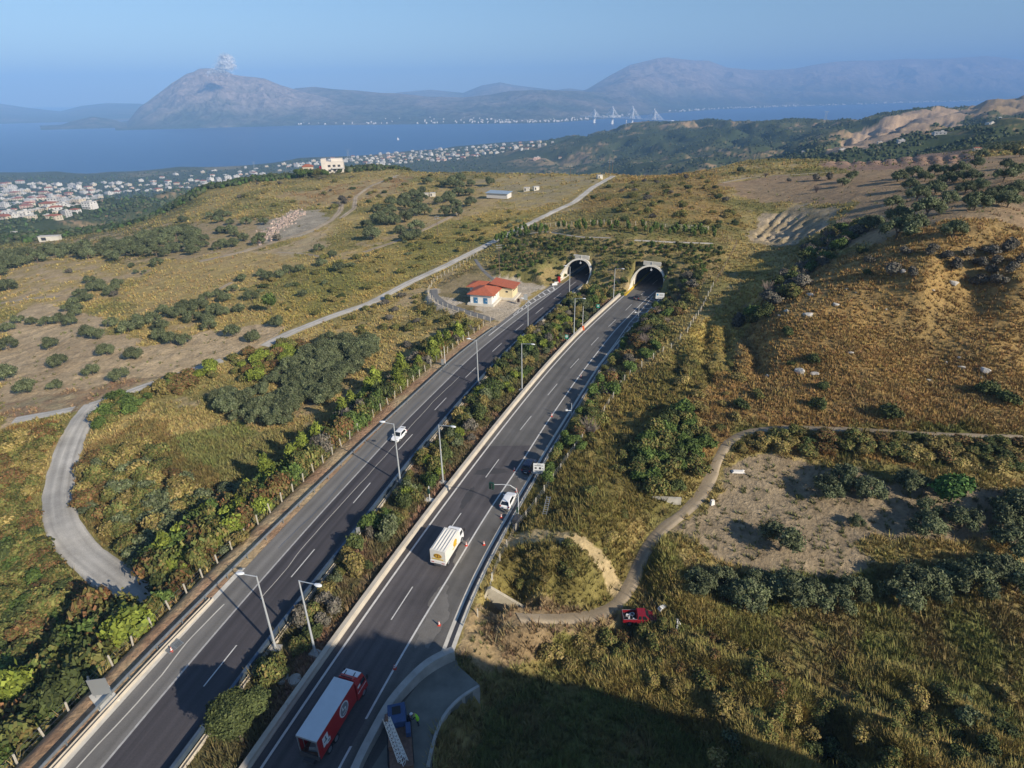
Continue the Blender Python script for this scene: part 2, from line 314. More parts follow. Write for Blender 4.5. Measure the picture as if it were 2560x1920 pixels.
# ------------------------------------------------------------------ materials
def mat(name, col, rough=.8, metal=0, noise=0, nsc=1.0, bump=0, bsc=None, spec=None, emit=None, attr=None, detail=4, vary=0):
    m = bpy.data.materials.new(name); m.use_nodes = True; N = m.node_tree.nodes; L = m.node_tree.links; b = N['Principled BSDF']
    b.inputs['Base Color'].default_value = (*col, 1); b.inputs['Roughness'].default_value = rough; b.inputs['Metallic'].default_value = metal
    if spec is not None: b.inputs['Specular IOR Level'].default_value = spec
    tc = N.new('ShaderNodeTexCoord'); src = None
    if attr:
        a = N.new('ShaderNodeVertexColor'); a.layer_name = attr; src = a.outputs[0]
    if noise or vary:
        mul = None
        if noise:
            n1 = N.new('ShaderNodeTexNoise'); n1.inputs['Scale'].default_value = nsc; n1.inputs['Detail'].default_value = detail; n1.inputs['Roughness'].default_value = .6
            L.new(tc.outputs['Object'], n1.inputs['Vector'])
            mr = N.new('ShaderNodeMapRange'); mr.inputs[1].default_value = .3; mr.inputs[2].default_value = .7; mr.inputs[3].default_value = 1 - noise; mr.inputs[4].default_value = 1 + noise
            L.new(n1.outputs[0], mr.inputs[0]); mul = mr.outputs[0]
        if vary:
            oi = N.new('ShaderNodeObjectInfo'); m2 = N.new('ShaderNodeMapRange'); m2.inputs[3].default_value = 1 - vary; m2.inputs[4].default_value = 1 + vary
            L.new(oi.outputs['Random'], m2.inputs[0])
            if mul is None: mul = m2.outputs[0]
            else:
                mm = N.new('ShaderNodeMath'); mm.operation = 'MULTIPLY'; L.new(mul, mm.inputs[0]); L.new(m2.outputs[0], mm.inputs[1]); mul = mm.outputs[0]
        vm = N.new('ShaderNodeVectorMath'); vm.operation = 'SCALE'
        if src is not None: L.new(src, vm.inputs[0])
        else: vm.inputs[0].default_value = col
        L.new(mul, vm.inputs['Scale']); src = vm.outputs[0]
    if src is not None: L.new(src, b.inputs['Base Color'])
    if bump:
        n2 = N.new('ShaderNodeTexNoise'); n2.inputs['Scale'].default_value = bsc or nsc * 2; n2.inputs['Detail'].default_value = 5
        L.new(tc.outputs['Object'], n2.inputs['Vector']); bp = N.new('ShaderNodeBump'); bp.inputs['Strength'].default_value = 1; bp.inputs['Distance'].default_value = bump
        L.new(n2.outputs[0], bp.inputs['Height']); L.new(bp.outputs[0], b.inputs['Normal'])
    if emit: b.inputs['Emission Color'].default_value = (*emit, 1); b.inputs['Emission Strength'].default_value = 1
    return m
MT = dict(
    concrete=mat('concrete', (.42, .40, .36), .9, noise=.18, nsc=.8, bump=.02, bsc=6), barrier=mat('barrier_concrete', (.50, .45, .37), .9, noise=.12, nsc=.7),
    pale=mat('pale_concrete', (.60, .57, .50), .85, noise=.14, nsc=.9), steel=mat('galvanised_steel', (.33, .36, .38), .5, .6, noise=.15, nsc=2),
    bluesteel=mat('rail_shade_blue', (.10, .14, .19), .45, .5, noise=.2, nsc=1), pole=mat('lamp_pole_paint', (.55, .58, .60), .4, .3), white=mat('white_paint', (.78, .78, .76), .45),
    carwhite=mat('car_white', (.80, .81, .82), .25, noise=.02, nsc=3), black=mat('black_rubber', (.02, .02, .022), .8), glass=mat('dark_glass', (.015, .02, .025), .08, spec=.8),
    red=mat('red_paint', (.42, .02, .02), .4, noise=.08, nsc=2), darkred=mat('dark_red_paint', (.22, .012, .022), .3, noise=.1, nsc=3), navy=mat('navy_paint', (.012, .02, .05), .25), darkgrey=mat('dark_grey', (.05, .05, .055), .6),
    tile=mat('roof_tile', (.40, .11, .055), .85, noise=.2, nsc=2.2), cream=mat('cream_render', (.66, .56, .34), .9, noise=.06, nsc=1), wall=mat('white_render', (.74, .72, .68), .9, noise=.08, nsc=.6),
    bluedoor=mat('blue_door', (.04, .16, .32), .5), wood=mat('wood_post', (.16, .11, .07), .9, noise=.25, nsc=4), post=mat('fence_post_concrete', (.50, .46, .38), .9, noise=.15, nsc=3),
    cone=mat('cone_red', (.60, .06, .03), .6), green=mat('sign_green', (.0, .28, .19), .5), signal=mat('signal_housing', (.01, .045, .03), .5), bluesign=mat('sign_blue', (.05, .28, .50), .5), signwhite=mat('sign_white', (.72, .74, .74), .5), signgrey=mat('sign_back_grey', (.30, .32, .33), .5, .4),
    yellow=mat('yellow_paint', (.62, .42, .03), .6), gold=mat('gold_print', (.55, .33, .03), .6, noise=.35, nsc=9), brown=mat('brown_print', (.18, .08, .02), .6), hivis=mat('hi_vis', (.35, .75, .03), .7), rock=mat('limestone', (.50, .47, .42), .95, noise=.25, nsc=1.5, bump=.15, bsc=2),
    truckroof=mat('pale_tarpaulin', (.62, .66, .68), .7, noise=.04, nsc=1), tarp=mat('cream_tarpaulin', (.70, .68, .62), .75, noise=.05, nsc=2), rust=mat('rusty_machine', (.16, .09, .06), .7, noise=.35, nsc=3), blue=mat('blue_machine_paint', (.035, .075, .18), .55, noise=.2, nsc=3),
    skin=mat('skin', (.40, .23, .15), .6), cloth=mat('dark_cloth', (.03, .035, .05), .9), orange=mat('orange_plastic', (.65, .13, .03), .6), lens=mat('lamp_lens', (.75, .78, .80), .3), bark=mat('bark', (.13, .10, .07), .95, noise=.3, nsc=5), tunnelin=mat('shaded_lining', (.10, .095, .085), .9, noise=.2, nsc=.5))  # tunnelin: lining tone darkened to paint in the shade inside the tube

# ------------------------------------------------------------------ paths, levelled into the ground
def wline(s):
    out = []
    for tok in s.split():
        a, b = map(float, tok.split(',')); q = hit(a, b)
        if q is not None and q[2] > -60: out.append(q)
    return np.array(out)
def densify(P, st=1.5, n=6):
    d = np.r_[0, np.cumsum(np.hypot(*np.diff(P[:, :2], axis=0).T))]; t = np.linspace(0, d[-1], max(3, int(d[-1] / st)))
    Q = np.stack([np.interp(t, d, P[:, i]) for i in range(3)], 1)
    for _ in range(n):
        q = Q.copy(); q[1:-1] = (Q[:-2] + 2 * Q[1:-1] + Q[2:]) / 4; Q = q
    return Q
def carve(s, depth, wd, lower=True):
    P = densify(wline(s) if isinstance(s, str) else s, max(.8, wd * .4), 2); x0, x1, y0, y1 = P[:, 0].min() - 3 * wd, P[:, 0].max() + 3 * wd, P[:, 1].min() - 3 * wd, P[:, 1].max() + 3 * wd
    m = (XX > x0) & (XX < x1) & (YY > y0) & (YY < y1); gx, gy = XX[m], YY[m]; gx = gx + fbm(gx, gy, wd * 3.5, 3, 81) * wd * 2.2; gy = gy + fbm(gx, gy, wd * 3.5, 3, 82) * wd * 2.2; best = np.full(gx.shape, 1e9); tt = np.zeros(gx.shape)
    for i in range(len(P) - 1):
        a, b = P[i, :2], P[i + 1, :2]; ab = b - a; t = np.clip(((gx - a[0]) * ab[0] + (gy - a[1]) * ab[1]) / (ab @ ab + 1e-9), 0, 1); d = np.hypot(gx - a[0] - ab[0] * t, gy - a[1] - ab[1] * t); k = d < best; best[k] = d[k]; tt[k] = (i + t[k]) / (len(P) - 1)
    ZZ[m] -= depth * np.exp(-(best / wd) ** 2) * np.clip(np.minimum(tt, 1 - tt) * 6, 0, 1) * (.75 + fbm(gx, gy, wd * 2, 2, 71))
carve("1526,690 1523,746 1530,800 1545,850", 2.2, 1.6); carve("1605,640 1611,680 1616,720 1640,765 1665,825", 2.6, 1.9); carve("1455,740 1468,790 1470,850", 1.5, 1.4); carve("1570,700 1575,760 1590,820", 1.3, 1.3)
carve("1835,490 1780,550 1710,610 1650,660 1612,700", 2.6, 3.2)
for k in range(8): carve(f"{1690 + 16 * k},{452 + 4 * k} {1660 + 15 * k},{482 + 4 * k} {1625 + 14 * k},{518 + 3 * k}", 1.6, 1.1 + .2 * (k % 3))
for k in range(7): carve(f"{1975 - 22 * k},{248 + 5 * k} {1950 - 22 * k},{266 + 5 * k} {1925 - 24 * k},{290 + 6 * k}", 16, 11 + 3 * (k % 2))
for k in range(9): carve(f"{1800 + 34 * k},{340 - k} {1805 + 34 * k},{362 - k}", 2.6, 2.2)
RIDGES = ["1400,1412 1500,1425 1620,1470 1760,1530 1900,1595 2060,1655", "1418,1180 1432,1230 1470,1285 1530,1330 1640,1375", "1880,1465 2000,1510 2110,1570 2230,1640", "1240,1430 1350,1460 1480,1510 1600,1580 1720,1659"]
for q_, h_ in zip(RIDGES, (1.7, .9, 1.5, 1.2)): carve(q_, -h_, 2.2)
RPT = np.concatenate([densify(wline(q_), .8, 2) for q_ in RIDGES])
MR = "1075,1182 1120,1162 1200,1164 1270,1190 1320,1235 1342,1280"; carve(MR, 1.1, 1.1); MRP = densify(wline(MR), .8, 3); carve("1560,985 1545,1030 1510,1085", 1.0, .8)
PATHS = [
    ('concrete_road', "570,748 592,735 640,713 720,682 800,655 880,612 950,580 1010,550 1100,505 1150,480 1200,455 1240,437 1280,405 1325,380", 3.9, 'gravelwhite'),
    ('gravel_road', "30,908 100,895 170,882 240,862 300,838 350,822 400,805 480,778", 3.6, 'gravel'),
    ('gravel_road', "206,872 182,900 162,935 143,985 132,1030 124,1080 134,1140 172,1192 228,1235 290,1285 330,1330", 5.6, 'gravel'),
    ('dirt_track', "430,565 520,545 600,520 680,495 718,475 735,455 738,440", 3.6, 'dirt'), ('dirt_track', "735,472 765,450 768,425 800,402 860,378 900,368", 3.0, 'dirt'),
    ('dirt_track', "0,655 60,645 130,640", 3.0, 'dirt'), ('dirt_track', "600,545 660,548 700,556", 2.2, 'dirt'), ('dirt_track', "785,545 860,520 930,490 1000,455", 2.8, 'dirt'), ('dirt_track', "330,690 420,655 500,610", 2.0, 'dirt'),
    ('dirt_track', "2212,945 2000,938 1850,928 1700,923 1620,930 1580,942 1558,972 1542,1020", 1.8, 'dirt'), ('dirt_track', "1542,1020 1525,1060 1485,1105 1430,1140 1395,1180 1372,1230 1358,1290 1320,1325 1230,1340 1120,1335", 2.1, 'dirt'),
    ('dirt_track', "1560,395 1620,383 1700,378 1800,372", 2.5, 'dirt'), ('asphalt_lane', "1066,692 1010,674 965,660 938,642 936,626", 3.0, 'lane'), ('concrete_path', "1115,508 1180,500 1250,512 1320,514", 1.6, 'pale'), ('concrete_path', "1370,519 1450,523 1540,526", 2.2, 'pale'),
    ('concrete_path', "1026,560 1040,580 1058,598 1070,607", 1.6, 'lane')]
path_obj = []
for nm, s, wd, mt in PATHS:
    P = densify(wline(s)); path_obj.append((nm, P, wd, mt))
    if P[:, 2].min() < -60: continue
    x0, x1, y0, y1 = P[:, 0].min() - 6, P[:, 0].max() + 6, P[:, 1].min() - 6, P[:, 1].max() + 6
    m = (XX > x0) & (XX < x1) & (YY > y0) & (YY < y1); gx, gy = XX[m], YY[m]
    best = np.full(gx.shape, 1e9); hz = np.zeros(gx.shape)
    for i in range(len(P) - 1):
        a, b = P[i], P[i + 1]; ab = b[:2] - a[:2]; t = np.clip(((gx - a[0]) * ab[0] + (gy - a[1]) * ab[1]) / (ab @ ab + 1e-9), 0, 1)
        d = np.hypot(gx - a[0] - ab[0] * t, gy - a[1] - ab[1] * t); k = d < best; best[k] = d[k]; hz[k] = (a[2] + (b[2] - a[2]) * t)[k]
    t = sstep(wd / 2 + .5, wd / 2 + 2.5, best); ZZ[m] = hz * (1 - t) + ZZ[m] * t
def asphalt(name, col, var=.12, streak=.25, seed=0, freq=3.35, phase=0, wamp=.09, rough=.85):
    m = bpy.data.materials.new(name); m.use_nodes = True; N = m.node_tree.nodes; L = m.node_tree.links; b = N['Principled BSDF']; b.inputs['Roughness'].default_value = .85
    uv = N.new('ShaderNodeTexCoord'); mp = N.new('ShaderNodeMapping'); mp.inputs['Scale'].default_value = (1.1, .02, 1); mp.inputs['Location'].default_value = (seed, seed, 0); L.new(uv.outputs['UV'], mp.inputs[0])
    n1 = N.new('ShaderNodeTexNoise'); n1.inputs['Scale'].default_value = 1; n1.inputs['Detail'].default_value = 3; L.new(mp.outputs[0], n1.inputs['Vector'])
    n2 = N.new('ShaderNodeTexNoise'); n2.inputs['Scale'].default_value = .12; n2.inputs['Detail'].default_value = 8; n2.inputs['Roughness'].default_value = .65; L.new(uv.outputs['Object'], n2.inputs['Vector'])
    n3 = N.new('ShaderNodeTexNoise'); n3.inputs['Scale'].default_value = 6; n3.inputs['Detail'].default_value = 4; L.new(uv.outputs['Object'], n3.inputs['Vector'])
    def mr(src, a):
        q = N.new('ShaderNodeMapRange'); q.inputs[1].default_value = .3; q.inputs[2].default_value = .7; q.inputs[3].default_value = 1 - a; q.inputs[4].default_value = 1 + a; L.new(src, q.inputs[0]); return q.outputs[0]
    sx = N.new('ShaderNodeSeparateXYZ'); L.new(uv.outputs['UV'], sx.inputs[0]); w1 = N.new('ShaderNodeMath'); w1.operation = 'MULTIPLY_ADD'; w1.inputs[1].default_value = freq; w1.inputs[2].default_value = phase; L.new(sx.outputs[0], w1.inputs[0]); w2 = N.new('ShaderNodeMath'); w2.operation = 'COSINE'; L.new(w1.outputs[0], w2.inputs[0])
    w3 = N.new('ShaderNodeMath'); w3.operation = 'MULTIPLY_ADD'; w3.inputs[1].default_value = wamp; w3.inputs[2].default_value = 1; L.new(w2.outputs[0], w3.inputs[0]); w4 = N.new('ShaderNodeMath'); w4.operation = 'MULTIPLY'; L.new(w3.outputs[0], w4.inputs[0])
    a1 = N.new('ShaderNodeMath'); a1.operation = 'MULTIPLY'; L.new(mr(n1.outputs[0], streak), a1.inputs[0]); L.new(mr(n2.outputs[0], var), w4.inputs[1]); L.new(w4.outputs[0], a1.inputs[1])
    a2 = N.new('ShaderNodeMath'); a2.operation = 'MULTIPLY'; L.new(a1.outputs[0], a2.inputs[0]); L.new(mr(n3.outputs[0], .12), a2.inputs[1])
    vm = N.new('ShaderNodeVectorMath'); vm.operation = 'SCALE'; vm.inputs[0].default_value = col; L.new(a2.outputs[0], vm.inputs['Scale']); L.new(vm.outputs[0], b.inputs['Base Color']); return m
PM = dict(gravel=asphalt('gravel', (.42, .40, .36), .3, .22, 1, 4.2, 3.14, .05), gravelwhite=asphalt('old_concrete_surface', (.47, .44, .385), .3, .15, 2, 4.2, 3.14, .08), dirt=asphalt('packed_dirt', (.33, .265, .18), .35, .28, 3, 4.2, 3.14, .08),
          lane=asphalt('worn_lane', (.17, .165, .155), .2, .05), pale=mat('path_concrete', (.42, .39, .34), .9, noise=.2, nsc=.6))
for nm, P, wd, mt in path_obj:
    T = np.gradient(P[:, :2], axis=0); T /= np.linalg.norm(T, axis=1)[:, None] + 1e-9; Nn = np.stack([-T[:, 1], T[:, 0]], 1); c = 7; V = []; UVp = []
    jit = np.stack([fbm(P[:, 0], P[:, 1], 3, 3, 40 + k) for k in (0, 1)], 1)
    for i in range(len(P)):
        for k in range(c):
            f = (k / (c - 1) - .5) * wd; f += (jit[i, 0] if k == 0 else jit[i, 1] if k == c - 1 else 0) * .7
            x, y = P[i, :2] + Nn[i] * f; V.append((x, y, P[i, 2] + .10 - (.12 if k in (0, c - 1) else 0) if P[i, 2] > -60 else float(ground(x, y)[0]) + .3)); UVp.append((f, i * 1.5))
    F = [(i * c + k, i * c + k + 1, (i + 1) * c + k + 1, (i + 1) * c + k) for i in range(len(P) - 1) for k in range(c - 1)]
    F = [f[::-1] for f in F]
    mobj(nm, np_mesh(nm, np.array(V), np.array(F), PM[mt], smooth=True, uv=np.array(UVp)), kind='structure')

# ------------------------------------------------------------------ land cover (surface colour of soil and dry grass) and terrain mesh
C = lambda *a: np.array(a)
GOLD, OLV, TAN, PALE, BRN, DGR, SCR, REDS = C(.37, .285, .11), C(.205, .185, .065), C(.40, .30, .18), C(.42, .34, .21), C(.27, .165, .06), C(.10, .105, .035), C(.05, .07, .03), C(.26, .13, .07)
xf, yf, zf = XX.ravel(), YY.ravel(), ZZ.ravel(); df = np.hypot(xf, yf)
n1 = fbm(xf, yf, 22, 5, 50, .6) * 2; n2 = fbm(xf, yf, 6, 4, 60, .6) * 2; n3 = fbm(xf, yf, 260, 5, 70, .6) * 2; n4 = fbm(xf, yf, 1.6, 3, 80, .7) * 2
mix = lambda a, b, t: a[None] * (1 - t[:, None]) + b[None] * t[:, None] if a.ndim == 1 else a * (1 - t[:, None]) + b[None] * t[:, None]
col = mix(GOLD, OLV, sstep(-.25, .45, n1 + .3 * n2)); col = mix(col, TAN, sstep(.25, .6, n2 - .6 * n1) * .7)
farc = mix(SCR, C(.09, .10, .045), sstep(-.2, .3, n3)); farc = mix(farc, C(.36, .25, .14), sstep(.12, .34, n1 * .5 + n3 * .7)); farc = mix(farc, SCR, sstep(.1, .4, n2))
plain = mix(C(.07, .085, .045), C(.20, .17, .09), sstep(.1, .5, n3 + .4 * n1))
tfar = sstep(430, 620, df) ; col = col * (1 - tfar[:, None]) + farc * tfar[:, None]
tpl = sstep(-150, -190, zf); col = col * (1 - tpl[:, None]) + plain * tpl[:, None]
wx, wy = xf + fbm(xf, yf, 9, 4, 90) * np.interp(df, [0, 150, 600], [3, 8, 25]), yf + fbm(xf, yf, 9, 4, 95) * np.interp(df, [0, 150, 600], [3, 10, 40])
def paint(s, cc, amt=1.0, c2=None, var=None):
    global col
    P = wpoly(s) if isinstance(s, str) else s
    m = in_poly(wx, wy, P); c = np.tile(cc, (m.sum(), 1))
    if c2 is not None:
        t = sstep(-.3, .4, (n1 if var is None else var)[m])[:, None]; c = c * (1 - t) + c2 * t
    col[m] = col[m] * (1 - amt) + c * amt
paint("0,560 80,520 240,500 420,480 600,470 640,500 560,545 300,570 200,560 0,600", DGR, .8, TAN, n2)
paint("0,700 60,655 140,650 200,690 260,715 330,740 420,725 560,700 620,700 590,735 520,765 430,790 340,830 200,870 60,905 0,925", C(.47, .36, .22), 1, C(.41, .31, .19))
paint("370,960 400,930 420,960 400,1030 350,1060 340,1030", TAN, .8, C(.24, .19, .08), n2)
paint("0,880 120,850 300,820 345,822 200,872 40,902 0,905", C(.29, .19, .11), .9, C(.30, .25, .15), n2)
paint("380,500 470,478 600,478 600,500 540,540 480,555 430,570 350,560 330,540", TAN, .9, C(.30, .24, .11), n2)
paint("555,525 575,478 650,452 702,455 700,470 682,498 640,515 590,522", C(.33, .29, .22), 1, C(.38, .33, .25), n2)
paint("430,575 520,550 640,525 700,500 720,480 740,500 700,530 560,575 450,600", PALE, .8, TAN, n2)
paint("290,620 370,560 560,548 680,562 600,600 480,640 330,690 260,650", C(.36, .27, .12), .9, GOLD, n2)
paint("0,600 60,565 200,557 290,572 300,600 240,630 100,655 0,670", GOLD, .9, TAN, n2)
paint("380,480 430,415 560,392 700,385 870,367 960,372 960,420 880,470 760,540 700,520 740,440 620,440 560,460 520,478 450,470", GOLD, .7, OLV)
paint("600,420 740,400 880,380 870,420 720,440 640,445", TAN, .5, REDS, n2)
paint("770,530 880,430 1010,390 1090,410 1060,450 990,490 850,540", TAN, .7, GOLD, n2)
paint("1010,385 1250,380 1300,385 1220,430 1120,450 1060,420", C(.33, .28, .19), .7, GOLD, n2)
paint("700,570 1000,470 1200,440 1150,475 1000,545 880,605 640,705 560,700 640,620", C(.34, .26, .08), .8, C(.20, .19, .055))
paint("1060,580 1110,520 1300,505 1590,520 1560,600 1480,640 1440,640 1300,610 1150,612", C(.18, .17, .06), .9, C(.29, .22, .10), n2)
paint("1330,385 1500,370 1560,395 1600,500 1500,510 1300,500 1240,450", C(.27, .18, .06), .7, C(.13, .13, .045))
paint("1560,398 1660,378 1800,380 1960,350 2300,330 2300,520 1990,540 1850,525 1780,500 1810,470 1850,440 1750,440 1600,425", C(.34, .235, .135), 1, C(.30, .22, .13), n1)
paint("1760,352 1850,340 2080,325 2130,332 2100,350 1950,365 1830,368", C(.30, .19, .13), 1, C(.24, .17, .12), n2)
paint("1780,335 1850,285 1900,262 1970,240 2080,235 2100,242 1960,290 1880,320", C(.44, .32, .21), 1, C(.33, .24, .17), n2)
paint("2090,232 2212,205 2300,200 2300,230 2212,240 2100,250", C(.36, .25, .15), 1, C(.30, .22, .12), n2)
paint("1600,515 1650,465 1720,440 1800,450 1770,500 1700,535 1640,525", C(.42, .34, .24), .9, C(.30, .24, .15), n2)
paint("1420,1000 1440,860 1480,760 1540,700 1600,650 1680,600 1830,545 2300,540 2300,945 1900,922 1600,928 1500,985", C(.345, .225, .085), .95, C(.27, .185, .075), n2)
paint("1440,760 1560,660 1620,560 1680,560 1620,700 1600,760 1500,860 1450,880", C(.37, .28, .08), .85, C(.20, .18, .06))
paint("1560,990 1700,992 1850,1000 2000,1040 2300,1110 2300,1180 2000,1165 1850,1180 1900,1230 1700,1265 1560,1210 1480,1150 1430,1140 1530,1080", C(.31, .245, .16), 1, C(.265, .205, .13), n2)
paint("1590,937 1750,928 2300,950 2300,1060 2000,1010 1800,985 1600,985", C(.12, .125, .035), .9, BRN, n2)
paint("1400,1190 1560,1240 1900,1250 2300,1200 2300,1750 1000,1750 1060,1560 1200,1400 1330,1370", C(.17, .18, .055), .95, C(.23, .18, .075), n2)
paint("1130,1010 1290,850 1440,780 1480,900 1500,1000 1380,1130 1370,1300 1060,1300 1060,1230", C(.22, .175, .05), .85, C(.16, .14, .045))
paint("1000,1420 1020,1350 1060,1310 1330,1330 1300,1370 1150,1400 1050,1460", C(.34, .25, .14), .9, C(.24, .17, .10), n2)
paint("280,950 520,920 580,940 600,1010 480,1040 330,1025", C(.17, .19, .06), .9, C(.21, .18, .07))
paint("0,930 140,900 120,960 90,1050 60,1180 0,1240", C(.17, .14, .045), .8, C(.22, .10, .04), n2)
paint("200,960 300,900 380,900 420,1000 560,1060 500,1160 330,1260 200,1160 160,1040", C(.15, .13, .045), .8, C(.19, .12, .045), n2)
# road corridor and median
yl = np.clip(yf, -10, 300); L0, L1, R0 = lx(LGs, yl), lx(LBs, yl), lx(RLs, yl)
m = (xf < L0 + 3) & (xf > L0 - 4.5) & (yf < 168); col[m] = mix(C(.40, .25, .15), C(.44, .33, .19), sstep(-.3, .3, n2[m]))
m = (xf >= L1) & (xf < R0) & (yf < 187); col[m] = mix(C(.13, .115, .05), C(.26, .16, .10), sstep(-.3, .3, n2[m] + sstep(5, 0, R0[m] - xf[m]) * .8 - .3))
m = in_poly(wx, wy, np.array(YARD)) & (zf < .4); col[m] = mix(C(.52, .45, .35), C(.44, .37, .27), sstep(-.3, .3, n2[m]))
m = in_poly(wx, wy, wpoly("945,600 1040,570 1070,605 1000,640 1060,672 1010,668 955,640")); col[m] = mix(C(.22, .18, .08), C(.28, .22, .12), sstep(-.3, .3, n2[m]))
_b = np.full(xf.shape, 1e9)
for q in MRP: _b = np.minimum(_b, (xf - q[0]) ** 2 + (yf - q[1]) ** 2)
_r = np.full(xf.shape, 1e9)
for q in RPT: _r = np.minimum(_r, (xf - q[0]) ** 2 + (yf - q[1]) ** 2)
m = _r < 9; col[m] = mix(C(.32, .26, .09), C(.20, .19, .06), sstep(-.3, .4, n2[m]))
m = _b < 1.6; col[m] = C(.46, .36, .20)
col *= (1 + (.20 * n4 + .10 * n2) * np.interp(df, [0, 400, 1200], [1, 1, .3]))[:, None]
rough = np.interp(df, [0, 600, 3000], [1, 1, .4])
idx = np.arange(XX.size).reshape(XX.shape)
F = np.stack([idx[:-1, :-1], idx[:-1, 1:], idx[1:, 1:], idx[1:, :-1]], -1).reshape(-1, 4)
tb = TUBE.ravel(); zr = ZZ.ravel(); F = F[~(tb[F].all(1) & ((zr[F].max(1) - zr[F].min(1)) > 1.2))]
mg = bpy.data.materials.new('hill_ground'); mg.use_nodes = True; N = mg.node_tree.nodes; L = mg.node_tree.links; b = N['Principled BSDF']; b.inputs['Roughness'].default_value = .95; b.inputs['Specular IOR Level'].default_value = .15
a = N.new('ShaderNodeVertexColor'); a.layer_name = 'cover'; tc = N.new('ShaderNodeTexCoord')
def nz(sc, det=6, r=.65):
    q = N.new('ShaderNodeTexNoise'); q.inputs['Scale'].default_value = sc; q.inputs['Detail'].default_value = det; q.inputs['Roughness'].default_value = r; L.new(tc.outputs['Object'], q.inputs['Vector']); return q.outputs[0]
def rmp(s, a0, a1):
    q = N.new('ShaderNodeMapRange'); q.inputs[1].default_value = .32; q.inputs[2].default_value = .68; q.inputs[3].default_value = a0; q.inputs[4].default_value = a1; L.new(s, q.inputs[0]); return q.outputs[0]
f1, f2 = nz(1.3), nz(.25)
mm = N.new('ShaderNodeMath'); mm.operation = 'MULTIPLY'; L.new(rmp(f1, .72, 1.28), mm.inputs[0]); L.new(rmp(f2, .82, 1.18), mm.inputs[1])
vm = N.new('ShaderNodeVectorMath'); vm.operation = 'SCALE'; L.new(a.outputs[0], vm.inputs[0]); L.new(mm.outputs[0], vm.inputs['Scale']); L.new(vm.outputs[0], b.inputs['Base Color'])
bp = N.new('ShaderNodeBump'); bp.inputs['Strength'].default_value = .9; bp.inputs['Distance'].default_value = .55; L.new(f1, bp.inputs['Height']); L.new(bp.outputs[0], b.inputs['Normal'])
mobj('ground', np_mesh('ground', np.stack([xf, yf, ZZ.ravel()], 1), F, mg, cols={'cover': col}, smooth=True), kind='structure')

# ------------------------------------------------------------------ carriageways and paint
def band(name, PA, PB, ya, yb, z, m, oa=0, ob=0, st=2.0, cols=5):
    ys = np.arange(ya, yb + .01, st); A_ = np.interp(ys, PA[:, 1], PA[:, 0]) + oa; B_ = np.interp(ys, PB[:, 1], PB[:, 0]) + ob
    V = []; U = []
    for i, y in enumerate(ys):
        for k in range(cols):
            f = k / (cols - 1); x = A_[i] * (1 - f) + B_[i] * f; V.append((x, y, z)); U.append((x - A_[i], y))
    F = [(i * cols + k, i * cols + k + 1, (i + 1) * cols + k + 1, (i + 1) * cols + k) for i in range(len(ys) - 1) for k in range(cols - 1)]
    return mobj(name, np_mesh(name, np.array(V), np.array(F), m, uv=np.array(U)), kind='structure')
AD, AL, AR = asphalt('dark_asphalt', (.058, .053, .058), .12, .3), asphalt('old_asphalt', (.165, .157, .145), .16, .12, 5), asphalt('right_asphalt', (.082, .075, .077), .28, .25, 9)
band('carriageway', LEs, LBs, -10, 290, 0, AD, -.1, -.2)
band('road_shoulder', LEs, LEs, -10, 206, 0.0, AL, -3.9, -.1)
band('carriageway', RLs, RRs, -10, 98, 0, AR, -1.5, 0); band('carriageway', RLs, RRs, 98, 288, 0, asphalt('grey_asphalt', (.118, .113, .106), .22, .25, 4), -1.5, 0)
band('road_shoulder', RRs, RGs, -10, 188, 0.0, asphalt('right_shoulder_asphalt', (.125, .118, .108), .35, .1, 3), 0, -1.5)
band('road_shoulder', RRs, RRs, 188, 196, 0.0, AL, 0, 1.6)
band('concrete_gutter', RGs, RGs, 50, 188, 0.004, MT['pale'], -1.5, -1.0)
band('concrete_gutter', RGs, RGs, 50, 188, -0.02, MT['darkgrey'], -1.0, -.45); band('concrete_gutter', RGs, RGs, 50, 188, 0.006, MT['pale'], -.45, .1)
band('concrete_gutter', LEs, LEs, -10, 66, 0.004, MT['pale'], -4.7, -3.9)
pm = mat('road_paint', (.62, .61, .58), .7, noise=.14, nsc=1.2, detail=6); pd = mat('worn_road_paint', (.42, .41, .39), .7, noise=.2, nsc=1.5, detail=6)
def wid(P, ww, ya, yb, off=0, m=pm): return band('lane_line', P, P, ya, yb, .008, m, off - ww / 2, off + ww / 2, 1.5, 2)
wid(RLs, .30, -10, 280); wid(RRs, .26, -10, 40); wid(RRs, .26, 42.5, 196); wid(LEs, .26, -10, 212, 0, pd)
RD = np.array([(-29, 10), (-22, 38), (-16.1, 56.1), (-14.1, 61.9), (-9.8, 74.4), (-4.9, 87.6), (1.5, 103.9), (8.0, 119.1), (14.4, 133.5), (21.3, 147.9), (28.1, 161.8), (35.5, 175.8), (47, 198), (58, 218), (85, 270)])
LD = np.array([(-45, 10), (-38.4, 37.5), (-36.1, 46.8), (-31.6, 64.0), (-26.1, 83.0), (-21.9, 97.2), (-16.7, 112.9), (-11.1, 129.0), (-5.0, 144.7), (1.1, 159.5), (7.6, 174.1), (14.2, 188.4), (22, 204.7), (33, 226), (58, 275)])
for D_, ys in ((RD, [24, 40, 56.1, 72, 87.6, 103.9, 119.1, 133.5, 147.9, 161.8, 175.8, 189, 203, 217]), (LD, [12, 29.5, 46.8, 64, 80.8, 97.2, 112.9, 129, 144.7, 159.5, 174.1, 188.4, 202, 216])):
    for y in ys: band('lane_dash', D_, D_, y, y + 5.7, .008, pm, -.08, .08, 1.9, 2)
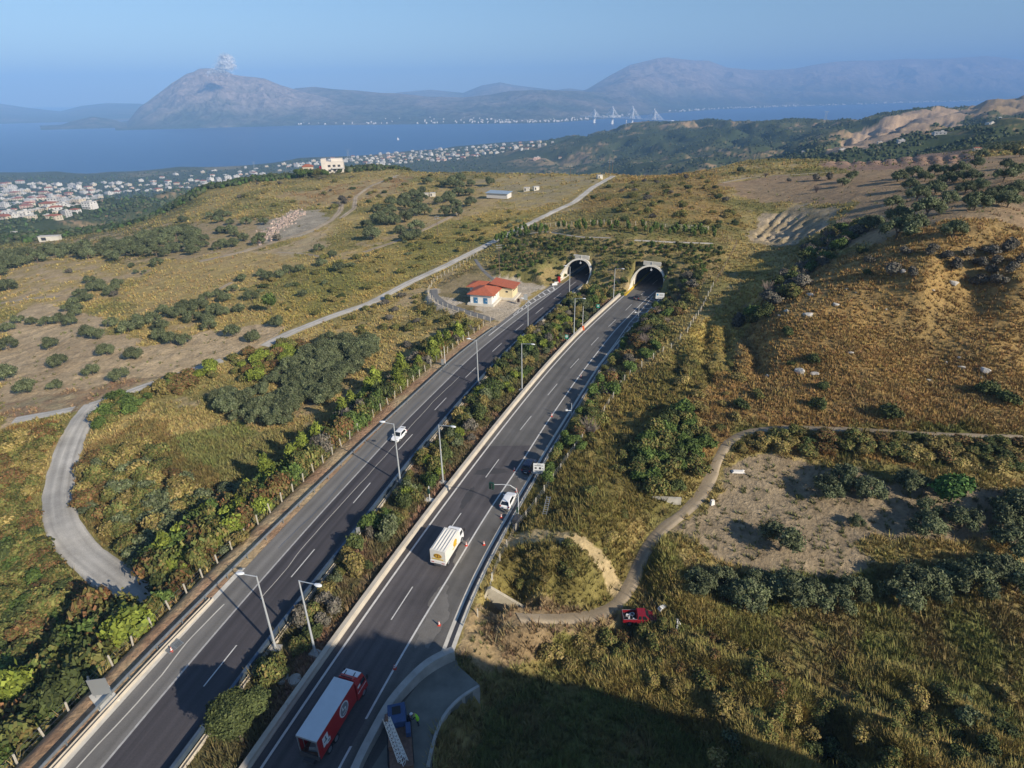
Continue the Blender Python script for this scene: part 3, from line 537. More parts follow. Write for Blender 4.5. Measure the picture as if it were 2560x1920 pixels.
def quad_strip(P, ww, z=.012, m=pm, name='lane_line'):
    P = np.array(P, float)[:, :2]; T = np.gradient(P, axis=0); T /= np.linalg.norm(T, axis=1)[:, None]; Nn = np.stack([-T[:, 1], T[:, 0]], 1)
    V = [(*(p + n_ * s_ * ww / 2), z) for p, n_ in zip(P, Nn) for s_ in (1, -1)]; F = [(2 * i, 2 * i + 1, 2 * i + 3, 2 * i + 2) for i in range(len(P) - 1)]
    return mobj(name, np_mesh(name, np.array(V), np.array(F), m), kind='structure')
# dusty stains and patches on the right carriageway
def patch(px, py, rx, ry, rot, m, z, seed):
    q = random.Random(seed); c = at(px, py, 0); n_ = 26; V = [(c[0], c[1], z)]
    for k in range(n_):
        a = 2 * math.pi * k / n_; r_ = q.uniform(.75, 1.15); X, Y = rx * r_ * math.cos(a), ry * r_ * math.sin(a); V.append((c[0] + X * math.cos(rot) - Y * math.sin(rot), c[1] + X * math.sin(rot) + Y * math.cos(rot), z))
    me = bpy.data.meshes.new('road_patch'); me.from_pydata(V, [], [(0, k + 1, (k + 1) % n_ + 1) for k in range(n_)]); me.materials.append(m); mobj('road_patch', me, kind='structure')
DU, DK_ = asphalt('dusty_asphalt', (.17, .16, .145), .4, .1, 2), asphalt('tarred_patch', (.05, .048, .05), .2, .1, 8)
patch(937, 1345, 1.5, 4.2, -.3, DU, .003, 1); patch(948, 1290, 1.0, 2.4, -.3, DU, .0035, 2); patch(1000, 1190, .9, 3.0, -.3, DU, .003, 3); patch(1060, 1018, 3.3, 1.0, .1, DK_, .003, 4); patch(1130, 1025, 1.3, 2.2, -.2, DU, .003, 5); patch(1010, 1075, .7, 3.2, -.3, DK_, .003, 6); patch(700, 1350, .25, .18, 0, MT['black'], .004, 7)
for k_, (off, y0_, y1_, w_) in enumerate(((-2.3, 34, 60, .16), (-1.4, 70, 118, .10), (2.0, 60, 130, .08), (-2.6, 120, 160, .12))):
    yy_ = np.arange(y0_, y1_, 1.2); quad_strip(np.stack([np.interp(yy_, LEs[:, 1], LEs[:, 0]) + off + fbm(yy_, yy_ * 0, 9, 3, 60 + k_) * 1.2, yy_], 1), w_, .0035, MT['bluesteel'] if k_ % 2 else MT['pale'], 'road_seam')
# chevron bars before the portals
na = lambda x, y: at(x / K, y / K, 0)
GB = [na(*q) for q in ((1222, 839), (1285, 790), (1318, 767), (1344, 749.5), (1370, 735), (1393, 721))]; GC = [na(*q) for q in ((1285, 786), (1322.7, 752), (1360.7, 727.5), (1384, 716.5))]
quad_strip(GB, .3); quad_strip([GB[1], *GC], .25)
GBa = densify(np.array(GB[1:]), .5, 1); GCa = densify(np.array([GB[1], *GC]), .5, 1)
for f in np.linspace(.1, .95, 9): quad_strip([GBa[int(f * (len(GBa) - 1))], GCa[int(min(1, f + .04) * (len(GCa) - 1))]], .55)
G1 = [na(*q) for q in ((1492, 918), (1537.7, 858.7), (1575, 805), (1602, 777), (1632, 741))]; quad_strip(G1, .22)
G1a = densify(np.array(G1), .5, 1)
for f in np.linspace(.2, .95, 11):
    q = G1a[int(f * (len(G1a) - 1))]; quad_strip([q, (q[0] + 1.5, q[1] - .9, 0)], .3)

# ------------------------------------------------------------------ sea, mountains across the gulf, haze
ms = bpy.data.materials.new('sea_water'); ms.use_nodes = True; N = ms.node_tree.nodes; L = ms.node_tree.links; b = N['Principled BSDF']; b.inputs['Base Color'].default_value = (.009, .065, .19, 1); b.inputs['Roughness'].default_value = .35; b.inputs['Specular IOR Level'].default_value = .3
tc = N.new('ShaderNodeTexCoord'); q = N.new('ShaderNodeTexNoise'); q.inputs['Scale'].default_value = .06; q.inputs['Detail'].default_value = 8; L.new(tc.outputs['Object'], q.inputs['Vector'])
bp = N.new('ShaderNodeBump'); bp.inputs['Distance'].default_value = 2.0; bp.inputs['Strength'].default_value = .7; L.new(q.outputs[0], bp.inputs['Height']); L.new(bp.outputs[0], b.inputs['Normal'])
gx = np.linspace(-26000, 26000, 27); gy = np.linspace(900, 30000, 20); A_, B_ = np.meshgrid(gx, gy); idx = np.arange(A_.size).reshape(A_.shape)
mobj('sea', np_mesh('sea', np.stack([A_.ravel(), B_.ravel(), np.full(A_.size, SEA)], 1), np.stack([idx[:-1, :-1], idx[:-1, 1:], idx[1:, 1:], idx[1:, :-1]], -1).reshape(-1, 4), ms), kind='structure')
SH = np.array([(-500, 292), (0, 289), (280, 281), (640, 271), (900, 268.5), (1180, 266), (1280, 259), (1440, 244), (1560, 236), (1700, 231), (1960, 223), (2300, 213.5), (2700, 204)], float)
mm_ = bpy.data.materials.new('mountain_rock'); mm_.use_nodes = True; N = mm_.node_tree.nodes; L = mm_.node_tree.links; b = N['Principled BSDF']; b.inputs['Roughness'].default_value = 1; b.inputs['Specular IOR Level'].default_value = 0
a = N.new('ShaderNodeVertexColor'); a.layer_name = 'cover'; tc = N.new('ShaderNodeTexCoord'); q = N.new('ShaderNodeTexNoise'); q.inputs['Scale'].default_value = .012; q.inputs['Detail'].default_value = 9; q.inputs['Roughness'].default_value = .7; L.new(tc.outputs['Object'], q.inputs['Vector'])
mr = N.new('ShaderNodeMapRange'); mr.inputs[1].default_value = .35; mr.inputs[2].default_value = .65; mr.inputs[3].default_value = .6; mr.inputs[4].default_value = 1.4; L.new(q.outputs[0], mr.inputs[0])
vm = N.new('ShaderNodeVectorMath'); vm.operation = 'SCALE'; L.new(a.outputs[0], vm.inputs[0]); L.new(mr.outputs[0], vm.inputs['Scale']); L.new(vm.outputs[0], b.inputs['Base Color'])
bp = N.new('ShaderNodeBump'); bp.inputs['Distance'].default_value = 45; bp.inputs['Strength'].default_value = 1; L.new(q.outputs[0], bp.inputs['Height']); L.new(bp.outputs[0], b.inputs['Normal'])
def range_(name, prof, back, pw, rock, ncol=420, nrow=90, near=0.0, amp=1.0, seed=0, label=None):
    """real relief between the far shore and a crest line 'back' metres behind it"""
    prof = np.array(prof, float); X = np.linspace(prof[0, 0], prof[-1, 0], ncol); Yc = np.interp(X, prof[:, 0], prof[:, 1]); V = []; cols = []
    T = np.concatenate([np.linspace(0, 1, nrow), 1 + np.linspace(.03, .7, 14)])
    base = [at(x, np.interp(x, SH[:, 0], SH[:, 1]), SEA) for x in X]
    for i, x in enumerate(X):
        d = ray(x, Yc[i]); h = np.hypot(d[0], d[1]); sb = np.hypot(*base[i][:2]); d0 = sb + near; d1 = d0 + back; zt = CAMZ + d[2] / h * d1; ux, uy = d[0] / h, d[1] / h
        hh = zt - SEA
        for t in T:
            dd = d0 + (d1 - d0) * t; px, py = ux * dd, uy * dd
            e = t ** pw if t <= 1 else max(0, 1 - ((t - 1) / .7) ** 1.3)
            rg = (0.5 - abs(float(0)))
            V.append((px, py, e, hh, t, dd))
    V = np.array(V); ridge = 1 - 2 * np.abs(fbm(V[:, 0], V[:, 1], back * .28, 5, 100 + seed, .55)) * 2; n_ = fbm(V[:, 0], V[:, 1], back * .16, 6, 120 + seed, .6)
    env = np.clip(V[:, 4] * 3, 0, 1) * np.clip((1.0 - V[:, 4]) * 5, 0.0, 1) ; env = np.where(V[:, 4] > 1, .0, env)
    z = SEA + V[:, 3] * (V[:, 2] + env * amp * (.16 * (ridge - .55) + .22 * n_)) + 3
    z = np.where(V[:, 4] <= 0, SEA - 3, np.maximum(z, SEA + 2)) ; z = np.where(V[:, 4] >= 1.68, SEA - 5, z)
    rel = (z - SEA) / 500; k = sstep(.1, .9, rel * rock * .55 + .8 * n_ + .25)[:, None]; cc = C(.07, .085, .05) * (1 - k) + C(.34, .27, .23) * k
    tan_k = sstep(.1, .35, n_)[:, None]; cc = cc * (1 - .5 * tan_k) + C(.30, .25, .19) * .5 * tan_k  # tan tone mixed in where the noise is high
    P = np.stack([V[:, 0], V[:, 1], z], 1); nT = len(T); idx = np.arange(len(P)).reshape(ncol, nT)
    F = np.stack([idx[:-1, :-1], idx[1:, :-1], idx[1:, 1:], idx[:-1, 1:]], -1).reshape(-1, 4)
    return mobj(name, np_mesh(name, P, F, mm_, cols={'cover': cc}, smooth=True), kind='structure')
range_('mountain', [(250, 283), (272, 268), (288, 248), (302, 231), (318, 221), (336, 207), (350, 197), (370, 181), (385, 172), (403, 160), (418, 156), (430, 149), (450, 148), (470, 151), (490, 155), (505, 162), (524, 165), (548, 167), (571, 170), (588, 177), (605, 184), (622, 189), (640, 195), (680, 205), (740, 222), (800, 245), (850, 262)], 1900, .95, 1.3, seed=1, amp=1.15, ncol=600, nrow=140)
range_('mountain', [(-300, 240), (-100, 230), (0, 224), (60, 233), (130, 241), (175, 229), (230, 223), (300, 224), (380, 235), (450, 250)], 5200, 1.3, .5, near=3500, seed=2)
range_('mountain', [(90, 285), (120, 275), (150, 264), (200, 252), (240, 258), (290, 272), (310, 282)], 900, 1.0, .5, near=700, seed=7, nrow=40, ncol=120)
range_('mountain', [(600, 200), (640, 191), (680, 188), (720, 193), (770, 196), (820, 201), (860, 202), (920, 209), (1000, 211), (1060, 205), (1100, 197), (1160, 195), (1250, 197), (1330, 203), (1400, 215), (1470, 232), (1520, 238)], 2600, 1.4, .7, seed=3)
range_('mountain', [(780, 225), (860, 200), (930, 194), (1000, 201), (1040, 185), (1080, 178), (1110, 184), (1160, 190), (1200, 195), (1230, 191), (1275, 197), (1330, 215)], 5500, 1.3, .8, near=2500, seed=4)
range_('mountain', [(1180, 240), (1240, 205), (1270, 192), (1290, 180), (1320, 162), (1360, 141), (1420, 126), (1440, 124), (1500, 131), (1530, 131), (1570, 146), (1620, 151), (1660, 152), (1720, 148), (1760, 140), (1800, 134), (1850, 131), (1900, 131), (1960, 127), (2000, 128), (2060, 126), (2130, 121), (2180, 126), (2212, 131), (2300, 138), (2450, 140), (2700, 160)], 5200, 1.15, .9, ncol=700, seed=5, amp=1.1)
hz = bpy.data.materials.new('haze_air'); hz.use_nodes = True; N = hz.node_tree.nodes; N.remove(N['Principled BSDF']); vp = N.new('ShaderNodeVolumePrincipled'); vp.inputs['Color'].default_value = (.29, .54, .95, 1); vp.inputs['Density'].default_value = 1.05e-4; vp.inputs['Anisotropy'].default_value = -.2
hz.node_tree.links.new(vp.outputs[0], N['Material Output'].inputs['Volume'])
hb = MB(); hb.box((0, 13000, 325), (52000, 27000, 1240)); hb.build('haze', hz, kind='stuff')
nw = lambda x, y, z=0.0: Vector(at(x / K, y / K, z))
def hd_at(P, y):
    a, b = lx(P, y - 3), lx(P, y + 3); return math.atan2(b - a, 6.0)      # angle from +Y towards +X
LINE = mat('white_lining', (.70, .66, .58), .8, noise=.12, nsc=1.2)
EARTH = mat('grassy_earth', (.14, .125, .05), .95, noise=.3, nsc=2, bump=.2, bsc=3)
# ------------------------------------------------------------------ tunnel portals
def portal(p, lab, dark):
    m, W_, H_, sT = p['m'], p['w'], p['h'], p['s']; r = empty('tunnel_portal', (m[0], m[1], 0), -math.atan2(HD[0], HD[1]), lab, 'tunnel portal')
    def arch(o, n=24):                       # horseshoe outline, o = extra radius; returns (x, z)
        zc = H_ - W_ if H_ > W_ else 1.2; out = [(-W_ - o, -.3)]
        for k in range(n + 1):
            a = math.pi * (1 - k / n); out.append(((W_ + o) * math.cos(a), max(0, zc) + (H_ + o - max(0, zc)) * math.sin(a) if math.sin(a) > 0 else max(0, zc)))
        return out + [(W_ + o, -.3)]
    def sy(z, o=0): return sT * (max(z, 0) / H_) ** .62
    A_, B_ = arch(0), arch(.55)
    c = MB(); c.loft([[(x, sy(z), z) for x, z in A_], [(x, sy(z) - .05, z) for x, z in B_], [(x, sy(z) + .9, z) for x, z in B_]], cap=False, closed=False); c.build('collar', MT['pale'], r)
    C_ = arch(2.6); c = MB(); c.loft([[(x, sy(z) + .85, z - .05) for x, z in B_], [(x, sy(z) + 2.4, z + .25) for x, z in C_]], cap=False, closed=False); c.build('backfill', EARTH, r)
    c = MB(); c.loft([[(x, sy(z), z) for x, z in A_], [(x, sT + .4, z) for x, z in A_]], cap=False, closed=False); c.build('lining', LINE, r)
    c = MB(); c.loft([[(x, sT + .4, z) for x, z in A_], [(x, 75, z) for x, z in A_]], cap=False, closed=False); c.build('tunnel_wall', MT['tunnelin'], r)
    c = MB(); c.prism([(-W_ - .4, 75.2), (W_ + .4, 75.2), (W_ + .4, 75.5), (-W_ - .4, 75.5)], -.5, H_ + 1); c.build('tunnel_end', MT['black'], r)  # black cap standing in for the darkness deep in the tunnel
    c = MB(); c.box((0, sT + .75, H_ + .9), (6.0, .6, 1.3)); c.box((0, sT + .38, H_ + .9), (.06, .16, 1.3)); c.build('headwall', MT['pale'], r)
    c = MB(); c.box((-W_ + .35, sT / 2 + 8, .16), (.6, sT + 24, .32)); c.build('kerb', MT['yellow'] if dark else MT['pale'], r)
    for x in (-1.6, 0, 1.6):
        c = MB(); c.tube([(x, sT + .05, H_ - .9), (x, sT + .05, H_ - .3)], .04); c.disc((x, sT + .02, H_ - 1.1), (0, 1, 0), .32 if x == 0 else .14, .12); c.build('signal', MT['lens'] if x == 0 else MT['darkgrey'], r)
    return r
portal(POR[0], 'concrete tunnel portal nearest the red roofed building, the left mouth of two', False)
portal(POR[1], 'concrete tunnel portal with yellow kerb and round lamp at its crown, right mouth', True)

# ------------------------------------------------------------------ barriers and rails
def rail(name, P, off, ya, yb, label, m, cat='guard rail', z0=.45, z1=.78, th=.10, post=True, pstep=4, top=None, base=None):
    ys = np.arange(ya, yb, 2.0); xs = np.interp(ys, P[:, 1], P[:, 0]) + off; r = empty(name, (xs[0], ys[0], 0), 0, label, cat)
    pr = lambda x, y, t: [(x - xs[0] - t / 2, y - ys[0], z0), (x - xs[0] + t / 2, y - ys[0], z0), (x - xs[0] + t / 2, y - ys[0], z1), (x - xs[0] - t / 2, y - ys[0], z1)]
    c = MB(); c.loft([pr(x, y, th) for x, y in zip(xs, ys)]); c.build('beam', m, r)
    if post:
        me = None
        for k in range(0, len(ys), max(1, int(round(len(ys) / 99 + .49))) if len(ys) > 99 else 2):
            g = float(ground(xs[k], ys[k])[0]); b = MB(); b.box((0, 0, (z1 - .05 - .3) / 2), (.10, .14, z1 - .05 + .3)) 
            if me is None: o = b.build('post', m, r); me = o.data
            else: o = link(bpy.data.objects.new('post', me), r)
            o.location = (xs[k] - xs[0] + (.12 if off <= 0 else -.12), ys[k] - ys[0], 0)
    return r
rail('guard_rail', LGs, 0, 20, 164, 'pale steel guard rail along the outer shoulder of the left carriageway', MT['steel'], th=.12)
gr = rail('guard_rail', LBs, .2, 20, 204, 'dark blue grey guard rail between the left carriageway and the planted median', MT['bluesteel'], z0=.25, z1=.9, th=.4)  # dark blue tone puts the rail's shaded side into its colour
rail('guard_rail', RGs, 0.15, 55, 188, 'galvanised guard rail along the right hand shoulder below the grassy mound', MT['steel'], th=.12)
def barrier(P, off, ya, yb, w0, w1, h, label, m, name='concrete_barrier'):
    ys = np.arange(ya, yb, 2.0); xs = np.interp(ys, P[:, 1], P[:, 0]) + off; c = MB()
    c.loft([[(x - xs[0] - w0 / 2, y - ys[0], -.15), (x - xs[0] + w0 / 2, y - ys[0], -.15), (x - xs[0] + w0 / 2, y - ys[0], .2), (x - xs[0] + w1 / 2, y - ys[0], .4), (x - xs[0] + w1 / 2, y - ys[0], h), (x - xs[0] - w1 / 2, y - ys[0], h), (x - xs[0] - w1 / 2, y - ys[0], .4), (x - xs[0] - w0 / 2, y - ys[0], .2)] for x, y in zip(xs, ys)])
    o = c.build(name, m, label=label, cat='barrier'); o.location = (xs[0], ys[0], 0); return o
barrier(RLs, -1.45, 20, 193, .85, .62, .85, 'long beige concrete barrier beside the right carriageway and the median shrubs', MT['barrier'])
barrier(LBs, .85, 20, 203, .45, .40, .12, 'low pale concrete edging behind the dark rail of the left carriageway', MT['barrier'], 'kerb_edging')
barrier(LGs, .9, 20, 62, .5, .45, .08, 'low concrete edging inside the outer guard rail near the bottom of the road', MT['barrier'], 'kerb_edging')

# ------------------------------------------------------------------ street lamps
def lamp(h, arm):
    r = empty('street_lamp', (0, 0, 0)); c = MB(); c.box((0, 0, .1), (1.3, 1.0, .5)); c.build('base', MT['concrete'], r)
    c = MB(); c.tube([(0, 0, .3), (0, 0, h)], .15, 10, .08); c.build('pole', MT['pole'], r)
    c = MB(); c.tube([(0, 0, h - .06), (arm, 0, h + .25)], .055, 6); c.build('arm', MT['pole'], r)
    c = MB(); c.loft([[(arm + x, rr * math.cos(a), h + .28 + rr * .45 * math.sin(a)) for a in np.linspace(0, 2 * math.pi, 9)[:-1]] for x, rr in ((-.15, .06), (0, .2), (.4, .3), (.75, .22), (.9, .05))]); c.build('lamp_head', MT['lens'], r, smooth=True)
    return r
lamps = [((690, 1624), 11.9, -2.3, 'tall street lamp reaching left, nearest on the left edge of the median'), ((1001, 1206), 11.8, -2.3, 'street lamp whose arm hangs over the white saloon car'), ((1196, 962.5), 11.2, -2.2, 'left reaching street lamp third from the bottom, beside the bushy median tree'),
         ((1320, 839), 10.5, -2.0, 'left reaching street lamp in front of the square service sign and hatched gore'), ((1423, 742.6), 10.2, -2.0, 'left reaching street lamp standing in front of the left tunnel mouth'),
         ((789, 1636), 11.9, 2.3, 'tall street lamp reaching right, nearest beside the beige concrete barrier'), ((1108, 1209), 11.8, 2.4, 'right reaching street lamp beside the barrier opposite the overhanging traffic light'), ((1305, 977), 11.6, 2.3, 'right reaching street lamp beside the big round median bush'),
         ((1434.6, 840.6), 11.0, 2.2, 'right reaching street lamp between the two green signs'), ((1533, 751), 10.5, 2.2, 'right reaching street lamp between the two tunnel mouths')]
for (bx, h, arm, lab) in lamps:
    p = nw(*bx); r = lamp(h, arm); r.location = p; r.rotation_euler = (0, 0, -hd_at(RLs, p.y) + R(12 if arm < 0 else -4)); tag(r, lab, 'street lamp', 'street lamps along the median')
# camera poles by the right shoulder
for q, h, lab in (((1427.8, 1048.4), 3.8, 'short pole with a white camera arm beside the right guard rail'), ((1594.4, 808), 5.6, 'thin white pole beside the right shoulder among the roadside trees'), ((1375 + 0, 0), 0, None), ((1112 + 260, 0), 0, None)):
    if lab is None: continue
    p = nw(*q); r = empty('camera_pole', p, 0, lab, 'pole'); c = MB(); c.tube([(0, 0, 0), (0, 0, h)], .09, 8, .06); c.build('pole', MT['pole'], r)
    c = MB(); c.tube([(0, 0, h * .55), (-.9, -.3, h * .6)], .05); c.box((-1.0, -.3, h * .62), (.45, .3, .25)); c.build('camera', MT['lens'], r)
p = nw(1456, 824); r = empty('mast', p, 0, 'slim white mast with an orange box at its foot on the median', 'mast'); c = MB(); c.tube([(0, 0, 0), (0, 0, 7)], .08, 8, .05); c.build('pole', MT['white'], r); c = MB(); c.box((.15, -.3, .6), (.8, .5, 1.2), top=.7); c.build('box', MT['orange'], r)
p = nw(1109, 911); r = empty('mast', nw(1113, 911), 0, 'white pole with a small cabinet on the verge outside the left guard rail', 'mast'); c = MB(); c.tube([(0, 0, 0), (0, 0, 5)], .08, 8, .05); c.build('pole', MT['white'], r); c = MB(); c.box((-.6, -.2, .7), (.6, .5, 1.4)); c.build('cabinet', MT['signgrey'], r)

# ------------------------------------------------------------------ signs and signals
def board(name, p, wd, ht, z0, m, lab, cat='road sign', rz=0, posts=1, marks=()):
    r = empty(name, p, rz, lab, cat)
    for x in ([0] if posts == 1 else [-wd * .42, wd * .42]): c = MB(); c.tube([(x, .06, -.3), (x, .06, z0 + ht)], .05, 8); c.build('post', MT['steel'], r)
    c = MB(); c.box((0, 0, z0 + ht / 2), (wd, .05, ht)); c.build('panel', m, r)
    for nm, mm2, x, z, a, b in marks: c = MB(); c.box((x, -.035, z0 + z), (a, .012, b)); c.build(nm, mm2, r)
    return r
p = nw(1347, 1202); board('information_sign', p, 1.95, 2.1, 1.5, MT['signwhite'], 'square white sign with small pictograms behind the dark off-road car', rz=R(-8), marks=[('lettering', MT['black'], 0, 1.85, .7, .07), ('lettering', MT['black'], 0, 1.65, 1.5, .09), ('pictogram', MT['black'], -.55, 1.15, .34, .3), ('pictogram', MT['black'], .2, 1.15, .34, .42), ('pictogram', MT['signgrey'], .65, 1.1, .16, .16), ('lettering', MT['black'], 0, .62, 1.6, .08), ('lettering', MT['black'], .1, .28, .7, .06)])
p = nw(1648, 762); board('information_sign', p, 2.6, 1.9, 2.0, MT['signwhite'], 'wide white sign with a blue square beside the right tunnel mouth', rz=R(-10), marks=[('pictogram', MT['bluesign'], -.8, 1.3, .5, .6), ('lettering', MT['signgrey'], .4, 1.4, 1.2, .12), ('lettering', MT['signgrey'], .4, 1.1, 1.2, .12), ('lettering', MT['signgrey'], 0, .5, 2.0, .12)])
board('service_sign', nw(1416, 863), .85, 1.1, 1.9, MT['green'], 'green sign with white square on the median, nearer of the two green ones', rz=R(-12), marks=[('pictogram', MT['signwhite'], 0, .62, .55, .55), ('pictogram', MT['signgrey'], 0, .62, .3, .12)])
board('service_sign', nw(1494.5, 782), .95, 1.1, 1.6, MT['green'], 'green sign with dark symbol on the median nearer the tunnels', rz=R(-12), marks=[('pictogram', MT['signwhite'], 0, .6, .5, .5), ('pictogram', MT['black'], 0, .6, .24, .24)])
board('service_sign', nw(1550, 878), .8, .8, 1.2, MT['bluesign'], 'small blue sign at the right guard rail among trees', rz=R(-14), marks=[('pictogram', MT['signwhite'], 0, .4, .45, .1)])
board('service_sign', nw(1314, 765), 1.3, 1.9, 2.0, MT['signgrey'], 'grey back of a tall sign beside the hatched gore', rz=R(20))
board('service_sign', nw(1296, 760), .75, 1.2, .6, MT['rust'], 'small brown panel standing in the yard by the gore', rz=R(10))
board('billboard', nw(262, 1748, -.2), 2.0, 2.5, .8, MT['signgrey'], 'grey backed board in a white frame on the left verge', 'sign board', rz=R(8), posts=2)
c = MB(); c.box((0, 0, .1), (3.2, 2.0, .35)); o = c.build('concrete_pad', MT['pale'], label='pale concrete pad under the framed sign board on the left verge', cat='concrete pad'); o.location = nw(262, 1748, -.1); o.rotation_euler = (0, 0, R(-38))
board('triangle_sign', nw(897, 1338), .6, .9, .6, MT['signgrey'], 'small grey warning sign back on the median rail beside the left carriageway', rz=R(30))
# overhanging signal
p = nw(1295, 1299); r = empty('traffic_light', p, 0, 'grey traffic light mast curving over the shoulder above the white hatchback', 'traffic light')
hpx = [(1295, 1299, 0), (1296, 1240, 3.6), (1289, 1222, 5.2), (1275, 1213, 6.0), (1255, 1211, 6.1), (1232, 1211.5, 6.15)]
c = MB(); c.tube([nw(*q) - p for q in hpx], .09, 8, .05); c.build('mast', MT['pole'], r)
e_ = nw(1229, 1213, 6.1) - p; c = MB(); c.box((e_.x, e_.y, e_.z - .1), (.75, .35, 1.15), rz=R(-25)); c.build('signal_head', MT['signal'], r)
for k, zz in enumerate((.25, -.1, -.45)): c = MB(); c.disc((e_.x + .05, e_.y - .2, e_.z + zz), (.4, -.9, 0), .13, .06, 12); c.build('lens', MT['darkgrey'], r)
c = MB(); c.box((-.1, .05, 1.9), (.3, .3, .9)); c.build('side_signal', MT['signal'], r)
p = nw(1075, 1254); r = empty('signal_post', p, R(-20), 'small traffic light post on a concrete block between median shrubs and barrier', 'traffic light'); c = MB(); c.box((0, 0, .2), (1.6, .9, .5)); c.build('base', MT['pale'], r); c = MB(); c.tube([(0, 0, .4), (0, 0, 3.1)], .07); c.build('post', MT['white'], r); c = MB(); c.box((0, -.15, 2.2), (.3, .3, .9)); c.build('signal_head', MT['signal'], r)
# cones
def cone(p, lab, s=1.0):
    r = empty('traffic_cone', p, 0, lab, 'traffic cone', 'traffic cones along the shoulder line'); r.scale = (s, s, s); c = MB(); c.box((0, 0, .03), (.55, .55, .06)); c.tube([(0, 0, .06), (0, 0, 1.0)], .2, 12, .05); c.build('body', MT['cone'], r)
    c = MB(); c.tube([(0, 0, .34), (0, 0, .56)], .165, 12, .125); c.tube([(0, 0, .7), (0, 0, .86)], .12, 12, .085); c.build('reflective_band', MT['white'], r); return r
for q, lab in (((1166, 1364), 'red and white cone on the lane line beside the white box lorry'), ((1210, 1362), 'red cone at the shoulder edge right of the white box lorry'), ((987, 1672), 'red and white cone on the line beside the red lorry cab'), ((1098, 1563), 'small red cone on the shoulder by the shadow tip'), ((1286, 1176), 'cone on the lane line behind the dark off-road car'), ((1379, 1041), 'cone on the lane line beside the short camera pole'),
               ((1452.5, 943), 'farthest cone on the right lane line'), ((1291, 1229), 'red cone at the shoulder edge in front of the white hatchback'), ((1253, 1294), 'red cone at the shoulder edge behind the white hatchback'), ((429.6, 1628), 'red and white cone beside the metal grate on the left shoulder')): cone(nw(*q), lab, .72)
c = MB(); [c.box((x, 0, .05), (.06, 1.9, .06)) for x in np.linspace(-1.1, 1.1, 12)]; [c.box((0, y, .03), (2.4, .07, .05)) for y in (-.9, 0, .9)]; o = c.build('drain_grate', MT['steel'], label='metal drain grate on the left shoulder beside a cone', cat='grate'); o.location = nw(428, 1612, .02); o.rotation_euler = (0, 0, R(-30))

# ------------------------------------------------------------------ fences
def fence(name, pts2, step, lab, h=1.9, m=None, lean=5, wires=True):
    P = densify(np.array([(p[0], p[1], 0) for p in pts2]), step, 0); z = ground(P[:, 0], P[:, 1]); r = empty(name, (P[0, 0], P[0, 1], z[0]), 0, lab, 'fence'); me = None
    for i, q in enumerate(P[:100]):
        if me is None: b = MB(); b.box((0, 0, h / 2 - .2), (.15, .15, h + .4)); o = b.build('post', m or MT['post'], r); me = o.data
        else: o = link(bpy.data.objects.new('post', me), r)
        o.location = (q[0] - P[0, 0], q[1] - P[0, 1], z[i] - z[0]); o.rotation_euler = (R(random.uniform(-lean, lean)), R(random.uniform(-lean, lean)), 0); o.scale[2] = random.uniform(.85, 1.1)
    if wires:
        c = MB()
        for f in (.35, .65, .92): c.tube([(q[0] - P[0, 0], q[1] - P[0, 1], z[i] - z[0] + h * f) for i, q in enumerate(P[:100])], .012, 3)
        c.build('wire', MT['steel'], r)
    return r
yy = np.arange(33, 168, 2.0); fence('wire_fence', np.stack([np.interp(yy, LGs[:, 1], LGs[:, 0]) - 4.4, yy], 1), 2.9, 'wire fence of pale posts along the left verge in front of the shrub bank', 1.8)
gl = lambda s: [tuple(hit(*map(float, t.split(',')))[:2]) for t in s.split()]
fence('wire_fence', [(lx(RGs, y) + 1.3, y) for y in (57, 62, 67, 72)] + gl("1107,1157 1142,1113 1168,1078 1206,1023 1288,915 1349,822"), 3.2, 'wire fence of pale posts above the right shoulder at the golden mound', 1.6)
fence('wire_fence', gl("1360,812 1408,780 1443,754 1483,723 1515,670 1540,620"), 3.6, 'wire fence climbing the slope right of the tunnel mouths', 1.7)
fence('wire_fence', gl("1545,612 1570,570 1592,530 1540,500"), 3.5, 'wire fence turning the corner on top of the planted hill', 1.8, MT['wood'])
fence('wire_fence', gl("1530,498 1450,494 1350,488 1250,487 1150,490 1085,512 1060,530"), 3.6, 'pale post fence along the crest above both tunnel mouths', 1.8)
fence('wire_fence', gl("1060,697 1010,682 975,670 940,655 924,635 935,612 965,592 1000,572 1030,553"), 2.6, 'pale post fence around the service building lawn', 1.6)

